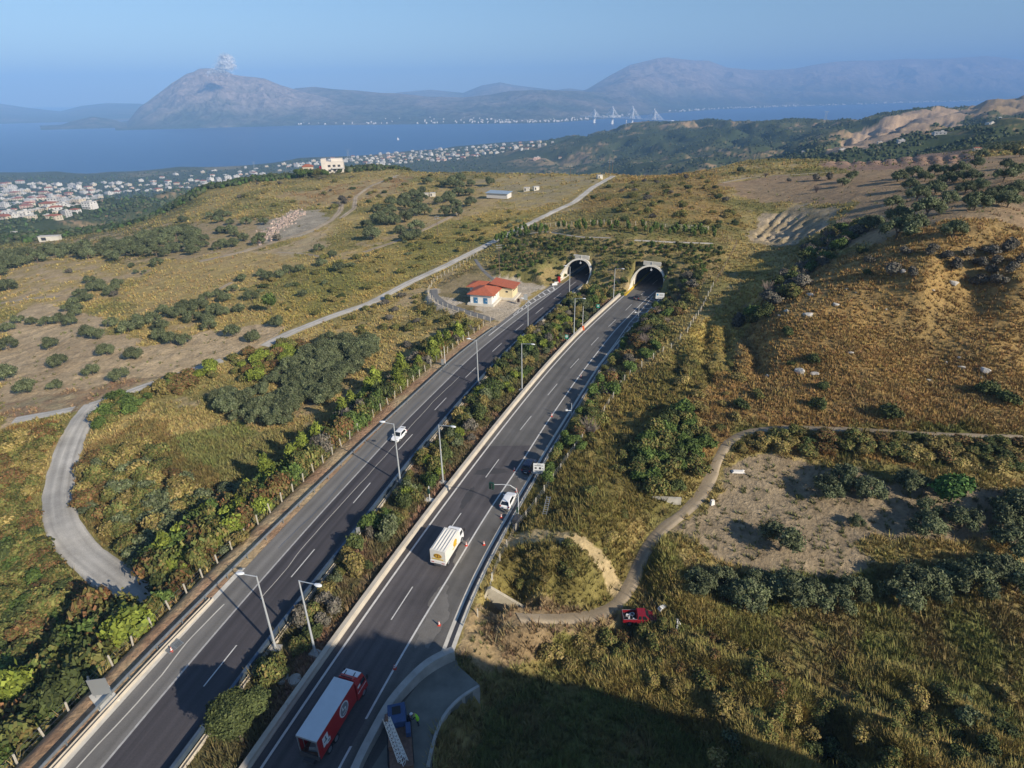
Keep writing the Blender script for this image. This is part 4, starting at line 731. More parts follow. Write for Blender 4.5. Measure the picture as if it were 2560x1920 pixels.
# ------------------------------------------------------------------ service building
BP = nw(1223, 763, .3); brz = R(-17); r = empty('service_building', BP, brz, 'service building with red tiled roofs, white front with blue doors and cream annex', 'building'); r.scale = (1, 1, .86)
c = MB(); c.box((-2.7, 4.4, 0), (8.8, 10.4, .9)); c.box((3.2, 10.8, 0), (6.4, 7.4, .6)); c.build('plinth', MT['pale'], r)
c = MB(); c.box((-2.7, 3.9, 2.1), (7.2, 7.8, 3.6)); c.box((-6.2, 10.2, 2.1), (6.2, 4.8, 3.6)); c.build('wall', MT['wall'], r)
c = MB(); c.box((1.9, 11.2, 2.1), (6.8, 6.0, 3.6)); c.box((-.2, 11.4, 4.0), (2.4, 5.4, 1.4)); c.build('annex_wall', MT['cream'], r)
def hip(mb, cx, cy, w_, d_, z, h, ridge, along='y', o=.6):
    w_ += 2 * o; d_ += 2 * o; x0, x1, y0, y1 = cx - w_ / 2, cx + w_ / 2, cy - d_ / 2, cy + d_ / 2
    a, b = ((cx, y0 + ridge), (cx, y1 - ridge)) if along == 'y' else ((x0 + ridge, cy), (x1 - ridge, cy))
    V = [(x0, y0, z), (x1, y0, z), (x1, y1, z), (x0, y1, z), (*a, z + h), (*b, z + h), (x0, y0, z - .18), (x1, y0, z - .18), (x1, y1, z - .18), (x0, y1, z - .18)]
    F = [(0, 1, 4), (1, 2, 5, 4), (2, 3, 5), (3, 0, 4, 5)] if along == 'y' else [(0, 1, 5, 4), (1, 2, 5), (2, 3, 4, 5), (3, 0, 4)]
    mb.add(V, F + [(6, 7, 1, 0), (7, 8, 2, 1), (8, 9, 3, 2), (9, 6, 0, 3), (9, 8, 7, 6)])
c = MB(); hip(c, -2.7, 4.2, 7.4, 8.2, 3.95, 1.9, 4.2, 'y', .8); hip(c, -5.6, 10.4, 8.0, 5.6, 3.93, 1.5, 3.3, 'x', .7); c.build('roof', MT['tile'], r)
c = MB(); c.add([(-2.4, 7.6, 5.4), (6.1, 7.6, 4.0), (6.1, 15.0, 4.0), (-2.4, 15.0, 5.4), (-2.4, 7.6, 5.6), (6.1, 7.6, 4.2), (6.1, 15.0, 4.2), (-2.4, 15.0, 5.6)], [(3, 2, 1, 0), (4, 5, 6, 7), (0, 1, 5, 4), (1, 2, 6, 5), (2, 3, 7, 6), (3, 0, 4, 7)]); c.build('annex_roof', MT['tile'], r)
for x in (-4.5, -1.2): c = MB(); c.box((x, -.04, 1.5), (1.35, .1, 2.3)); o = c.build('door', MT['bluedoor'], r); c = MB(); c.box((x + .25, -.11, 1.5), (.25, .04, .3)); c.build('handle', MT['white'], o)
for x, y, w_, h_ in ((.92, 1.6, .6, .6), (.92, 3.4, 1.0, .7)): c = MB(); c.box((x, y, 2.7), (.08, w_, h_)); c.build('window', MT['glass'], r)
for y in (9.6, 11.2, 12.8): c = MB(); c.box((5.32, y, 2.9), (.08, 1.1, .5)); c.build('window', MT['glass'], r)
for x in (3.4,): c = MB(); c.box((x, 8.18, 2.6), (.8, .08, .6)); c.build('window', MT['glass'], r)
c = MB(); c.box((.94, 6.4, 1.4), (.08, .9, 2.1)); c.build('side_door', MT['pale'], r)
# red bin and drum near left portal
p = nw(1397, 705); c = MB(); c.tube([(0, 0, 0), (0, 0, 1.9)], .55, 14); o = c.build('red_drum', MT['red'], label='red drum standing at the left foot of the left tunnel mouth', cat='drum'); o.location = p
c = MB(); c.box((0, 0, .5), (1.2, .9, 1.1), top=.7); c.box((-.9, -.4, .3), (.9, .5, .7), rz=.4, top=.8); o = c.build('crash_cushion', MT['white'], label='white crash cushion in front of the red drum', cat='crash cushion'); o.location = nw(1389, 712)

# ------------------------------------------------------------------ vehicles (local +Y is forward)
def wheels(r, xs, ys, rad, wd, m_r=None):
    for y in ys:
        for x in xs:
            c = MB(); c.tube([(x - wd / 2, y, rad), (x + wd / 2, y, rad)], rad, 16); o = c.build('wheel', MT['black'], r)
            s_ = 1 if x > 0 else -1; c = MB(); c.tube([(x + s_ * wd / 2, y, rad), (x + s_ * (wd / 2 + .015), y, rad)], rad * .62, 12); c.build('rim', m_r or MT['steel'], o)
def frust(mb, y0, y1, wb, z0, c0, c1, wt, z1): return mb.add([(-wb, y0, z0), (wb, y0, z0), (wb, y1, z0), (-wb, y1, z0), (-wt, c0, z1), (wt, c0, z1), (wt, c1, z1), (-wt, c1, z1)], [(3, 2, 1, 0), (4, 5, 6, 7), (0, 1, 5, 4), (1, 2, 6, 5), (2, 3, 7, 6), (3, 0, 4, 7)])
def panel(mb, q, ins, out):
    """inset quad proud of a face"""
    q = [Vector(p) for p in q]; cc = sum(q, Vector()) / 4; nn = (q[1] - q[0]).cross(q[3] - q[0]).normalized(); v = [cc + (p - cc) * ins + nn * out for p in q]; w_ = [p - nn * (out + .03) for p in v]
    return mb.add(v + w_, [(0, 1, 2, 3), (4, 7, 6, 5), (0, 4, 5, 1), (1, 5, 6, 2), (2, 6, 7, 3), (3, 7, 4, 0)])
def car(loc, hd, m, lab, L_=4.3, W_=1.78, H_=1.48, suv=False, spoiler=False, cat='car'):
    r = empty('parked_car' if suv or cat != 'car' else 'car', loc, -hd, lab, 'car'); h = W_ / 2; zb = .92 if not suv else 1.08
    st = [(-L_ / 2, .80, .42, .78), (-L_ / 2 + .12, .92, .30, zb - .04), (-L_ / 2 + .6, 1, .24, zb + .02), (0, 1, .22, zb), (L_ / 2 - 1.2, 1, .24, zb - .02), (L_ / 2 - .45, .97, .26, zb - .16), (L_ / 2 - .1, .86, .32, zb - .28), (L_ / 2, .72, .40, zb - .36)]
    c = MB(); c.loft([[(-h * k * .93, y, a), (h * k * .93, y, a), (h * k, y, a + .18), (h * k, y, (a + b) / 2 + .12), (h * k * .95, y, b - .03), (h * k * .80, y, b + .02), (-h * k * .80, y, b + .02), (-h * k * .95, y, b - .03), (-h * k, y, (a + b) / 2 + .12), (-h * k, y, a + .18)] for y, k, a, b in st]); c.build('body', m, r, smooth=False)
    y0, y1, c0, c1 = (-L_ / 2 + .15, L_ / 2 - 1.15, -L_ / 2 + .55, L_ / 2 - 1.95) if not suv else (-L_ / 2 + .08, L_ / 2 - 1.25, -L_ / 2 + .3, L_ / 2 - 1.75)
    wb, wt = h * .93, h * .72; c = MB(); frust(c, y0, y1, wb, zb - .02, c0, c1, wt, H_ - .05); c.build('cabin', m, r)
    c = MB(); c.loft([[(-wt * k, y, H_ - .05), (wt * k, y, H_ - .05), (wt * k * .8, y, z), (0, y, z + .02), (-wt * k * .8, y, z)] for y, k, z in ((c0 - .05, .95, H_ - .04), (c0 + .4, 1.02, H_ + .01), (c1 - .4, 1.02, H_ + .01), (c1 + .03, .96, H_ - .04))]); c.build('roof', m, r)
    c = MB(); panel(c, [(wb, y1, zb), (-wb, y1, zb), (-wt, c1, H_ - .05), (wt, c1, H_ - .05)], .88, .015); c.build('windscreen', MT['glass'], r)
    c = MB(); panel(c, [(-wb, y0, zb), (wb, y0, zb), (wt, c0, H_ - .05), (-wt, c0, H_ - .05)], .85, .015); c.build('rear_window', MT['glass'], r)
    for s_ in (1, -1):
        q = [(s_ * wb, y0 + .15, zb), (s_ * wb, y1 - .1, zb), (s_ * wt, c1 - .02, H_ - .05), (s_ * wt, c0 + .15, H_ - .05)]; c = MB(); panel(c, q if s_ > 0 else q[::-1], .84, .015); c.build('side_window', MT['glass'], r)
        c = MB(); c.box((s_ * (h + .08), y1 - .35, zb + .05), (.2, .12, .14)); c.build('mirror', m, r)
        c = MB(); c.box((s_ * h * .66, L_ / 2 - .12, zb - .33), (.36, .2, .14), rz=-s_ * .4); c.build('headlight', MT['glass'], r)
        c = MB(); c.box((s_ * h * .78, -L_ / 2 + .1, zb - .12), (.3, .18, .2), rz=s_ * .3); c.build('tail_light', MT['red'], r)
    c = MB(); c.box((0, L_ / 2 - .03, .5), (.9, .1, .16)); c.build('grille', MT['darkgrey'], r); c = MB(); c.box((0, -L_ / 2 - .01, .58), (.5, .04, .12)); c.build('number_plate', MT['white'], r)
    if spoiler: c = MB(); c.box((0, -L_ / 2 + .12, H_ - .02), (1.15, .3, .05)); [c.box((x, -L_ / 2 + .16, H_ - .12), (.05, .2, .2)) for x in (-.45, .45)]; c.build('spoiler', m, r)
    wheels(r, (-h + .1, h - .1), (-L_ / 2 + .85, L_ / 2 - .85), .33 if not suv else .38, .22); return r
h1 = hd_at(LEs, 108); car(nw(997.5, 1095), h1 + math.pi, MT['carwhite'], 'white hatchback with rear spoiler driving towards the camera on the left carriageway', 4.1, 1.76, 1.48, spoiler=True)
h2 = hd_at(RRs, 88); car(nw(1271, 1257), h2 - R(4), MT['carwhite'], 'white hatchback stopped on the right shoulder under the traffic light arm', 4.35, 1.8, 1.52)
car(nw(1323, 1172), h2 - R(2), MT['navy'], 'dark blue off-road car stopped on the right shoulder in front of the square white sign', 4.3, 1.82, 1.82, suv=True)
car(nw(1595, 747), hd_at(RLs, 188), MT['darkgrey'], 'dark grey car about to enter the right tunnel mouth', 4.3, 1.78, 1.5)
# white box lorry
A0, A1 = nw(1073, 1404), nw(1148, 1316); hdw = hd_at(RLs, 72) + R(0)
r = empty('box_lorry', (-10.1, 67.77, 0), -R(19), 'white box lorry with ribbed tarpaulin roof and golden emblems in the right lane', 'lorry')
LB_, WB_ = 5.0, 2.35
c = MB(); V = []; xs = np.linspace(-WB_ / 2, WB_ / 2, 21); rings = []
for y in np.linspace(-LB_ / 2, LB_ / 2, 15):
    sag = 1 - (2 * y / LB_) ** 6; rings.append([(-WB_ / 2, y, .85)] + [(x, y, 3.12 + .05 * sag * math.cos(x * 2 * math.pi / .46) - .02 * abs(x)) for x in xs] + [(WB_ / 2, y, .85)])
c.loft(rings); c.build('cargo_box', MT['tarp'], r)
c = MB(); c.box((0, -LB_ / 2 - .03, 1.0), (WB_ + .04, .06, .5)); c.build('tailgate', MT['white'], r)
c = MB(); c.disc((0, -LB_ / 2 - .02, 2.15), (0, 1, 0), .62, .04, 20, .42); o = c.build('emblem', MT['gold'], r)
c = MB(); c.disc((0, -LB_ / 2 - .05, 2.18), (0, 1, 0), .48, .02, 16, .3); c.build('emblem_centre', MT['brown'], o); c = MB(); [c.disc((x, -LB_ / 2 - .065, 2.16), (0, 1, 0), .15, .02, 10, .24) for x in (-.2, .2)]; c.build('emblem_figures', MT['gold'], o)
c = MB(); c.box((0, -LB_ / 2 - .02, 1.58), (1.7, .04, .17)); c.build('lettering', MT['yellow'], r)
c = MB(); c.disc((WB_ / 2 + .01, .9, 2.1), (1, 0, 0), .62, .04, 20, .55); o = c.build('emblem', MT['gold'], r); c = MB(); c.disc((WB_ / 2 + .04, .9, 2.15), (1, 0, 0), .42, .02, 16, .38); c.build('emblem_centre', MT['yellow'], o)
c = MB(); c.box((WB_ / 2 + .02, .7, 1.5), (.03, 1.5, .14)); c.build('lettering', MT['yellow'], r)
for s_ in (-1, 1): c = MB(); c.box((s_ * .8, -LB_ / 2 - .08, 1.0), (.42, .04, .1)); c.build('reflector', MT['red'], r)
c = MB(); c.loft([[(-1.05, y, .5), (1.05, y, .5), (1.05 * k, y, z - .2), (.95 * k, y, z), (-.95 * k, y, z), (-1.05 * k, y, z - .2)] for y, k, z in ((LB_ / 2 + .1, .97, 2.55), (LB_ / 2 + 1.1, .97, 2.55), (LB_ / 2 + 1.45, .93, 2.35), (LB_ / 2 + 1.8, .98, 1.5), (LB_ / 2 + 1.85, .95, .6))]); c.build('cab', MT['carwhite'], r)
c = MB(); panel(c, [(.98, LB_ / 2 + 1.8, 1.5), (-.98, LB_ / 2 + 1.8, 1.5), (-.9, LB_ / 2 + 1.47, 2.33), (.9, LB_ / 2 + 1.47, 2.33)], .9, .02); c.build('windscreen', MT['glass'], r)
for s_ in (1, -1):
    q = [(s_ * 1.05, LB_ / 2 + .5, 1.5), (s_ * 1.05, LB_ / 2 + 1.6, 1.5), (s_ * 1.0, LB_ / 2 + 1.3, 2.25), (s_ * 1.0, LB_ / 2 + .5, 2.25)]; c = MB(); panel(c, q if s_ > 0 else q[::-1], .85, .03); c.build('side_window', MT['glass'], r)
    c = MB(); c.box((s_ * 1.25, LB_ / 2 + 1.7, 1.9), (.2, .1, .45)); c.build('mirror', MT['black'], r)
c = MB(); c.box((0, LB_ / 2 + .5, 2.58), (1.0, .25, .08)); c.build('roof_vent', MT['darkgrey'], r); c = MB(); c.box((0, -.2, .68), (1.0, LB_ + .2, .25)); c.build('chassis', MT['darkgrey'], r)
wheels(r, (-.98, .98), (-1.5, LB_ / 2 + 1.0), .45, .28)
# red lorry
hdr = hd_at(RLs, 45) - R(1.5); rb = nw(792, 1790, 0); LT, WT = 6.9, 2.4
r = empty('red_lorry', (-19.87, 41.12, 0), -R(17.9), 'red lorry with pale tarpaulin roof and open rear on the shaded road', 'lorry'); y0, y1 = -LT / 2, LT / 2
c = MB(); c.box((0, 0, 3.86), (WT, LT, .1)); c.build('roof', MT['truckroof'], r)
for s_ in (-1, 1): c = MB(); c.box((s_ * (WT / 2 - .03), .02, 2.4), (.06, LT - .04, 2.8)); c.build('side_wall', MT['red'], r)
c = MB(); c.box((0, y1 - .05, 2.4), (WT - .14, .08, 2.8)); c.build('front_wall', MT['red'], r); c = MB(); c.box((0, 0, 1.05), (WT - .1, LT, .14)); c.build('floor', MT['rust'], r)
c = MB(); [c.box((s_ * (WT / 2 - .1), y0 + .02, 2.4), (.1, .1, 2.7)) for s_ in (-1, 1)]; c.box((0, y0 + .0, 3.75), (WT, .1, .14)); c.box((-.95, y0 + .5, 2.6), (.06, .06, 2.3)); c.build('rear_frame', MT['steel'], r)
c = MB(); c.box((0, y0 - .02, 1.15), (WT - .05, .12, .65)); c.build('tailboard', MT['darkgrey'], r); c = MB(); c.box((.1, y0 + .9, 1.45), (1.3, .9, .6), rz=.2, top=.8); c.build('cargo', MT['signgrey'], r)
c = MB(); c.disc((WT / 2 + .01, 1.2, 2.55), (1, 0, 0), .80, .03, 24, .95); o = c.build('oval_logo', MT['white'], r); c = MB()
c.disc((WT / 2 + .03, 1.2, 2.55), (1, 0, 0), .66, .02, 24, .8); c.build('logo_field', MT['signgrey'], o)
c = MB(); [c.box((WT / 2 + .045, 1.2 + dy, 2.55 + dz), (.02, a, b)) for dy, dz, a, b in ((-.25, .3, .12, .5), (0, .1, .5, .12), (.25, -.2, .12, .6), (-.1, -.45, .45, .1))]; c.build('logo_marks', MT['white'], o)
c = MB(); c.box((WT / 2 + .01, -2.25, 2.5), (.03, .9, 1.3)); c.box((WT / 2 + .01, -1.85, 1.9), (.03, .6, .5)); o = c.build('white_panel', MT['white'], r); c = MB(); c.box((WT / 2 + .035, -2.2, 2.65), (.02, .12, .6)); c.box((WT / 2 + .035, -2.3, 2.45), (.02, .5, .1)); c.box((WT / 2 + .035, -1.8, 1.9), (.02, .3, .1)); c.build('lettering', MT['darkgrey'], o)
c = MB(); c.loft([[(-1.22, y, .6), (1.22, y, .6), (1.22 * k, y, z - .3), (1.05 * k, y, z), (-1.05 * k, y, z), (-1.22 * k, y, z - .3)] for y, k, z in ((y1 + .25, .98, 3.35), (y1 + 1.0, .98, 3.3), (y1 + 1.9, .95, 3.0), (y1 + 2.2, .98, 1.9), (y1 + 2.3, .96, .7))]); c.build('cab', MT['red'], r)
c = MB(); c.loft([[(-.98 * k, y, z + .01), (.98 * k, y, z + .01), (.98 * k, y, z + .06), (-.98 * k, y, z + .06)] for y, k, z in ((y1 + 1.0, 1, 3.3), (y1 + 1.88, .96, 3.01))]); c.build('cab_roof', MT['carwhite'], r)
c = MB(); [c.box((x, y1 + 1.2, 3.42), (.06, .5, .12)) for x in (-.6, .5)]; c.build('roof_horn', MT['darkgrey'], r)
c = MB(); c.loft([[(-.95, y, 3.35), (.95, y, 3.35), (.85, y, z), (-.85, y, z)] for y, z in ((y1 + .3, 3.75), (y1 + .9, 3.5))]); c.build('wind_deflector', MT['red'], r)
c = MB(); c.tube([(-.7, y1 + .5, 3.72), (.7, y1 + .5, 3.72)], .05); c.build('light_bar', MT['darkgrey'], r)
c = MB(); panel(c, [(1.15, y1 + 2.2, 1.9), (-1.15, y1 + 2.2, 1.9), (-1.0, y1 + 1.92, 2.95), (1.0, y1 + 1.92, 2.95)], .92, .02); c.build('windscreen', MT['glass'], r)
for s_ in (1, -1):
    q = [(s_ * 1.2, y1 + 1.0, 1.9), (s_ * 1.2, y1 + 2.05, 1.9), (s_ * 1.19, y1 + 1.85, 2.7), (s_ * 1.19, y1 + 1.0, 2.7)]; c = MB(); panel(c, q if s_ > 0 else q[::-1], .85, .03); c.build('side_window', MT['glass'], r)
    c = MB(); c.box((s_ * 1.24, y1 + 1.2, 1.6), (.03, 1.7, .06)); c.box((s_ * 1.24, y1 + .7, 2.4), (.03, .5, .3)); c.build('side_stripe', MT['white'], r)
    c = MB(); c.box((s_ * 1.42, y1 + 2.1, 2.3), (.16, .12, .6)); c.build('mirror', MT['black'], r)
c = MB(); c.box((0, .6, .82), (1.2, LT + 2.2, .3)); c.build('chassis', MT['darkgrey'], r); wheels(r, (-1.05, 1.05), (y0 + 1.5, y0 + 2.7, y1 + 1.4), .5, .32)
# red pickup on the dirt track
g = hit(1600 / K, 1553 / K); r = empty('pickup_truck', (g[0], g[1], g[2] + .08), R(-92), 'dark red pickup with junk in its open bed on the dirt track', 'pickup truck'); m = MT['darkred']
st = [(-2.5, .95, .5, 1.0), (-2.3, 1, .42, 1.08), (-.55, 1, .42, 1.08), (1.0, 1, .42, 1.08), (1.15, 1, .42, 1.06), (2.2, .97, .45, .98), (2.5, .85, .5, .8)]
c = MB(); c.loft([[(-.88 * k, y, a), (.88 * k, y, a), (.9 * k, y, b - .1), (.84 * k, y, b), (-.84 * k, y, b), (-.9 * k, y, b - .1)] for y, k, a, b in st[2:]]); c.build('body', m, r)
c = MB(); [c.box((s_ * .84, -1.5, .85), (.1, 1.95, .55)) for s_ in (-1, 1)]; c.box((0, -2.46, .85), (1.7, .08, .55)); c.box((0, -1.5, .6), (1.62, 1.9, .08)); c.build('bed', m, r)
c = MB(); [c.tube([(s_ * .85, -2.4, 1.15), (s_ * .85, -.6, 1.18)], .03, 6) for s_ in (-1, 1)]; c.tube([(-.85, -2.42, 1.14), (.85, -2.42, 1.14)], .03, 6); c.build('bed_rail', MT['steel'], r)
c = MB(); [c.box((random.uniform(-.5, .5), random.uniform(-2.2, -.9), .8), (random.uniform(.2, .5), random.uniform(.15, .4), .3), rz=random.random() * 3) for _ in range(9)]; c.build('scrap_load', MT['white'], r)
c = MB(); c.box((0, -1.5, .66), (1.6, 1.86, .05)); c.build('bed_liner', MT['black'], r)
c = MB(); frust(c, -.6, 1.15, .84, 1.04, -.5, .55, .68, 1.68); c.build('cab', m, r)
c = MB(); panel(c, [(.84, 1.15, 1.04), (-.84, 1.15, 1.04), (-.68, .55, 1.68), (.68, .55, 1.68)], .88, .02); c.build('windscreen', MT['glass'], r)
for s_ in (1, -1):
    for a, b, c_, d_ in ((-.5, .05, -.42, .0), (.12, 1.0, .05, .5)):
        q = [(s_ * .84, a, 1.06), (s_ * .84, b, 1.06), (s_ * .69, d_, 1.64), (s_ * .69, c_, 1.64)]; c = MB(); panel(c, q if s_ > 0 else q[::-1], .86, .02); c.build('side_window', MT['glass'], r)
    c = MB(); c.box((s_ * .9, 1.75, .82), (.08, 1.1, .35)); c.build('wheel_arch', MT['signgrey'], r); c = MB(); c.box((s_ * .62, 2.46, .75), (.4, .1, .2)); c.build('headlight', MT['lens'], r)
wheels(r, (-.82, .82), (-1.6, 1.7), .38, .24)

# ------------------------------------------------------------------ wing walls and slab at the foot of the picture
wl = [(860, 1800), (905, 1760), (950, 1727)]
top = [nw(*q, .0) for q in ((838 * K, 1570 * K), (972, 1779), (1008, 1736), (1054, 1692), (1100, 1661), (1135, 1647))]
def curved_wall(name, pts_, h, th, m, lab, z0=-.5, tops=None):
    P = densify(np.array([(p[0], p[1], 0) for p in pts_]), .8, 3); T = np.gradient(P[:, :2], axis=0); T /= np.linalg.norm(T, axis=1)[:, None]; c = MB(); rings = []
    for i, (p, t) in enumerate(zip(P, T)):
        n_ = np.array([t[1], -t[0]]); hh = h if np.isscalar(h) else np.interp(i / (len(P) - 1), np.linspace(0, 1, len(h)), h); a, b = p[:2] - n_ * th / 2, p[:2] + n_ * th / 2
        rings.append([(a[0], a[1], z0), (b[0], b[1], z0), (b[0], b[1], hh - .04), (a[0], a[1], hh)])
    c.loft(rings); return c.build(name, m, label=lab, cat='wall')
curved_wall('curved_wall', [nw(840, 2050), nw(905, 1900), *top[1:]], [.9, 1.0, 1.1, 1.3, 1.5, 1.8, 1.7], .8, MT['concrete'], 'curved concrete parapet wall around the shaded slab beside the red lorry')
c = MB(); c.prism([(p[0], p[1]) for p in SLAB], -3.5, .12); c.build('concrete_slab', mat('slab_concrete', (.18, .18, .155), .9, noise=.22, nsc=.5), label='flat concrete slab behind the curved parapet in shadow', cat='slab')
curved_wall('retaining_wall', [nw(1197, 1719), nw(1150, 1745), nw(1108, 1790), nw(1085, 1850), nw(1070, 1920)], .35, .35, MT['concrete'], 'stained concrete edge wall on the outer side of the shaded slab', z0=-3.5)
P0, P1 = nw(1221, 1544, -5.0), nw(1312, 1544, -4.8); c = MB(); t = (P1 - P0); t.z = 0; ln = t.length; t.normalize(); n_ = Vector((t.y, -t.x, 0)); zt = max(1.5, .25 - P0.z)
V = [P0, P1, P1 + Vector((0, 0, 1.7)), P0 + t * .5 + Vector((0, 0, zt + .2)), P0 + Vector((0, 0, zt))]; V = [v + Vector((0, 0, -.6 if i < 2 else 0)) for i, v in enumerate(V)]; c.add(V + [v - n_ * .5 for v in V], [(0, 1, 2, 3, 4), (9, 8, 7, 6, 5), (0, 5, 6, 1), (1, 6, 7, 2), (2, 7, 8, 3), (3, 8, 9, 4), (4, 9, 5, 0)])
Q0 = nw(1196, 1557, -5.0); V = [Q0, P0, P0 + Vector((0, 0, zt)), Q0 + Vector((0, 0, zt * .45))]; n2_ = (P0 - Q0).cross(Vector((0, 0, 1))).normalized(); V[0] = V[0] - Vector((0, 0, .6)); V[1] = V[1] - Vector((0, 0, .6)); c.add(V + [v - n2_ * .4 for v in V], [(0, 1, 2, 3), (7, 6, 5, 4), (0, 4, 5, 1), (1, 5, 6, 2), (2, 6, 7, 3), (3, 7, 4, 0)])
c.build('wing_wall', mat('weathered_concrete', (.40, .36, .28), .9, noise=.22, nsc=.7), label='sloping pale concrete wing wall of the underpass below the golden mound', cat='wall')

# ------------------------------------------------------------------ drilling rig and worker
p = nw(1000, 1850, .15); r = empty('drilling_rig', p, R(12), 'blue drilling rig with a white lattice boom parked on the shaded slab', 'drilling rig')
c = MB(); c.box((-.1, 1.6, 1.3), (2.0, 2.4, 1.7), top=.92); c.build('cab', MT['blue'], r); c = MB(); c.box((-.1, 1.9, 2.17), (.9, .9, .06)); c.build('roof_hatch', MT['black'], r)
c = MB(); c.box((.1, -1.6, .9), (2.3, 4.4, .9)); c.box((-.6, -1.2, 1.6), (.9, 1.4, .8)); c.build('engine_deck', MT['rust'], r); c = MB(); c.box((1.0, -.2, 1.6), (.5, 1.2, .8)); c.build('tank', MT['blue'], r)
for s_ in (-1, 1): c = MB(); c.box((s_ * 1.05, -.2, .35), (.5, 5.2, .7), top=1, ty=.9); c.build('crawler_track', MT['black'], r)
b0, b1 = Vector((.3, -3.2, 1.2)), (nw(966, 1795, 8.6) - p); b1.rotate(Matrix.Rotation(-R(12), 3, 'Z')); ax = (b1 - b0); ln = ax.length; ax.normalize(); s1 = ax.orthogonal().normalized(); s2 = ax.cross(s1); c = MB()
cr = lambda i, f: b0 + ax * ln * f + (s1 * (1 if i in (0, 1) else -1) + s2 * (1 if i in (1, 2) else -1)) * (.34 - .1 * f)
for i in range(4): c.tube([cr(i, 0), cr(i, 1)], .045, 5)
nn = 12
for k in range(nn):
    for i in range(4): c.tube([cr(i, k / nn), cr((i + 1) % 4, (k + 1) / nn)], .028, 4); c.tube([cr(i, k / nn), cr((i + 1) % 4, k / nn)], .028, 4)
c.build('lattice_boom', MT['white'], r); c = MB(); c.disc(tuple(b1), (1, 0, 0), .35, .25, 12); c.build('pulley', MT['rust'], r)
def person(loc, rz, lean, lab, vest, trousers, helmet=None):
    """one skinned body, arms bent forward, slight stoop"""
    J = {'pel': (0, 0, .92), 'sp': (0, .06 * lean, 1.12), 'ch': (0, .22 * lean, 1.36), 'nk': (0, .32 * lean, 1.50), 'hd': (0, .42 * lean, 1.66)}
    E_ = [('pel', 'sp'), ('sp', 'ch'), ('ch', 'nk'), ('nk', 'hd')]; rad = {'pel': .15, 'sp': .14, 'ch': .165, 'nk': .06, 'hd': .10}
    for s_, k in ((-1, 'l'), (1, 'r')):
        J['hip' + k] = (s_ * .10, 0, .86); J['kn' + k] = (s_ * .13, .08 * s_ + .03, .47); J['an' + k] = (s_ * .13, .10 * s_ - .03, .09); J['to' + k] = (s_ * .15, .10 * s_ + .12, .04)
        J['sh' + k] = (s_ * .20, .22 * lean, 1.42); J['el' + k] = (s_ * .27, .30 * lean + .05, 1.15); J['wr' + k] = (s_ * .20, .42 * lean + .25, 1.02); J['pa' + k] = (s_ * .18, .45 * lean + .32, .99)
        E_ += [('pel', 'hip' + k), ('hip' + k, 'kn' + k), ('kn' + k, 'an' + k), ('an' + k, 'to' + k), ('ch', 'sh' + k), ('sh' + k, 'el' + k), ('el' + k, 'wr' + k), ('wr' + k, 'pa' + k)]
        rad.update({'hip' + k: .10, 'kn' + k: .065, 'an' + k: .045, 'to' + k: .04, 'sh' + k: .065, 'el' + k: .045, 'wr' + k: .03, 'pa' + k: .034})
        for f in range(5):
            a = (f - 2) * .018; J[f'f{f}{k}'] = (J['pa' + k][0] + a * (1 if f else 2.2), J['pa' + k][1] + (.08 if f else .03), J['pa' + k][2] - .02 - .01 * abs(f - 2)); E_.append(('pa' + k, f'f{f}{k}')); rad[f'f{f}{k}'] = .009
    nm = list(J); me = bpy.data.meshes.new('person'); me.from_pydata([J[n] for n in nm], [(nm.index(a), nm.index(b)) for a, b in E_], []); o = bpy.data.objects.new('person', me); link(o)
    md = o.modifiers.new('s', 'SKIN'); 
    for i, n in enumerate(nm): me.skin_vertices[0].data[i].radius = (rad[n], rad[n]); me.skin_vertices[0].data[i].use_root = (n == 'pel')
    o.modifiers.new('b', 'SUBSURF').levels = 1; o.modifiers['b'].render_levels = 1
    dg = bpy.context.evaluated_depsgraph_get(); m2 = bpy.data.meshes.new_from_object(o.evaluated_get(dg)); o.modifiers.clear(); o.data = m2; m2.name = 'person'
    m2.materials.clear(); [m2.materials.append(x) for x in (MT['skin'], trousers)]
    for f in m2.polygons: c0 = f.center; f.material_index = 1 if (c0.z < .95 or (c0.z < 1.46 and abs(c0.x) > .1 and c0.z > 1.06)) else 0
    c = MB(); c.loft([[(w_ * math.cos(a), y * lean + d_ * math.sin(a), z) for a in np.linspace(0, 2 * math.pi, 13)[:-1]] for z, w_, d_, y in ((.82, .19, .15, .0), (1.0, .19, .16, .02), (1.2, .20, .17, .11), (1.38, .23, .17, .23), (1.49, .16, .11, .30))]); c.build('vest', vest, o)
    if helmet: c = MB(); c.loft([[(w_ * math.cos(a), .42 * lean + w_ * 1.15 * math.sin(a), z) for a in np.linspace(0, 2 * math.pi, 13)[:-1]] for z, w_ in ((1.69, .15), (1.71, .125), (1.78, .10), (1.81, .03))]); c.build('helmet', helmet, o)
    o.location = loc; o.rotation_euler = (0, 0, rz); o.scale = (1.12, 1.12, 1.05); tag(o, lab, 'person'); return o
person(nw(1046, 1812, .12), R(80), 1.0, 'person in a bright yellow high visibility vest stooping beside the drilling rig', MT['hivis'], MT['cloth'])
person(nw(1023, 1816, .12), R(-60), .8, 'person in dark clothes and a white helmet next to the yellow vested worker', MT['cloth'], MT['cloth'], MT['white'])
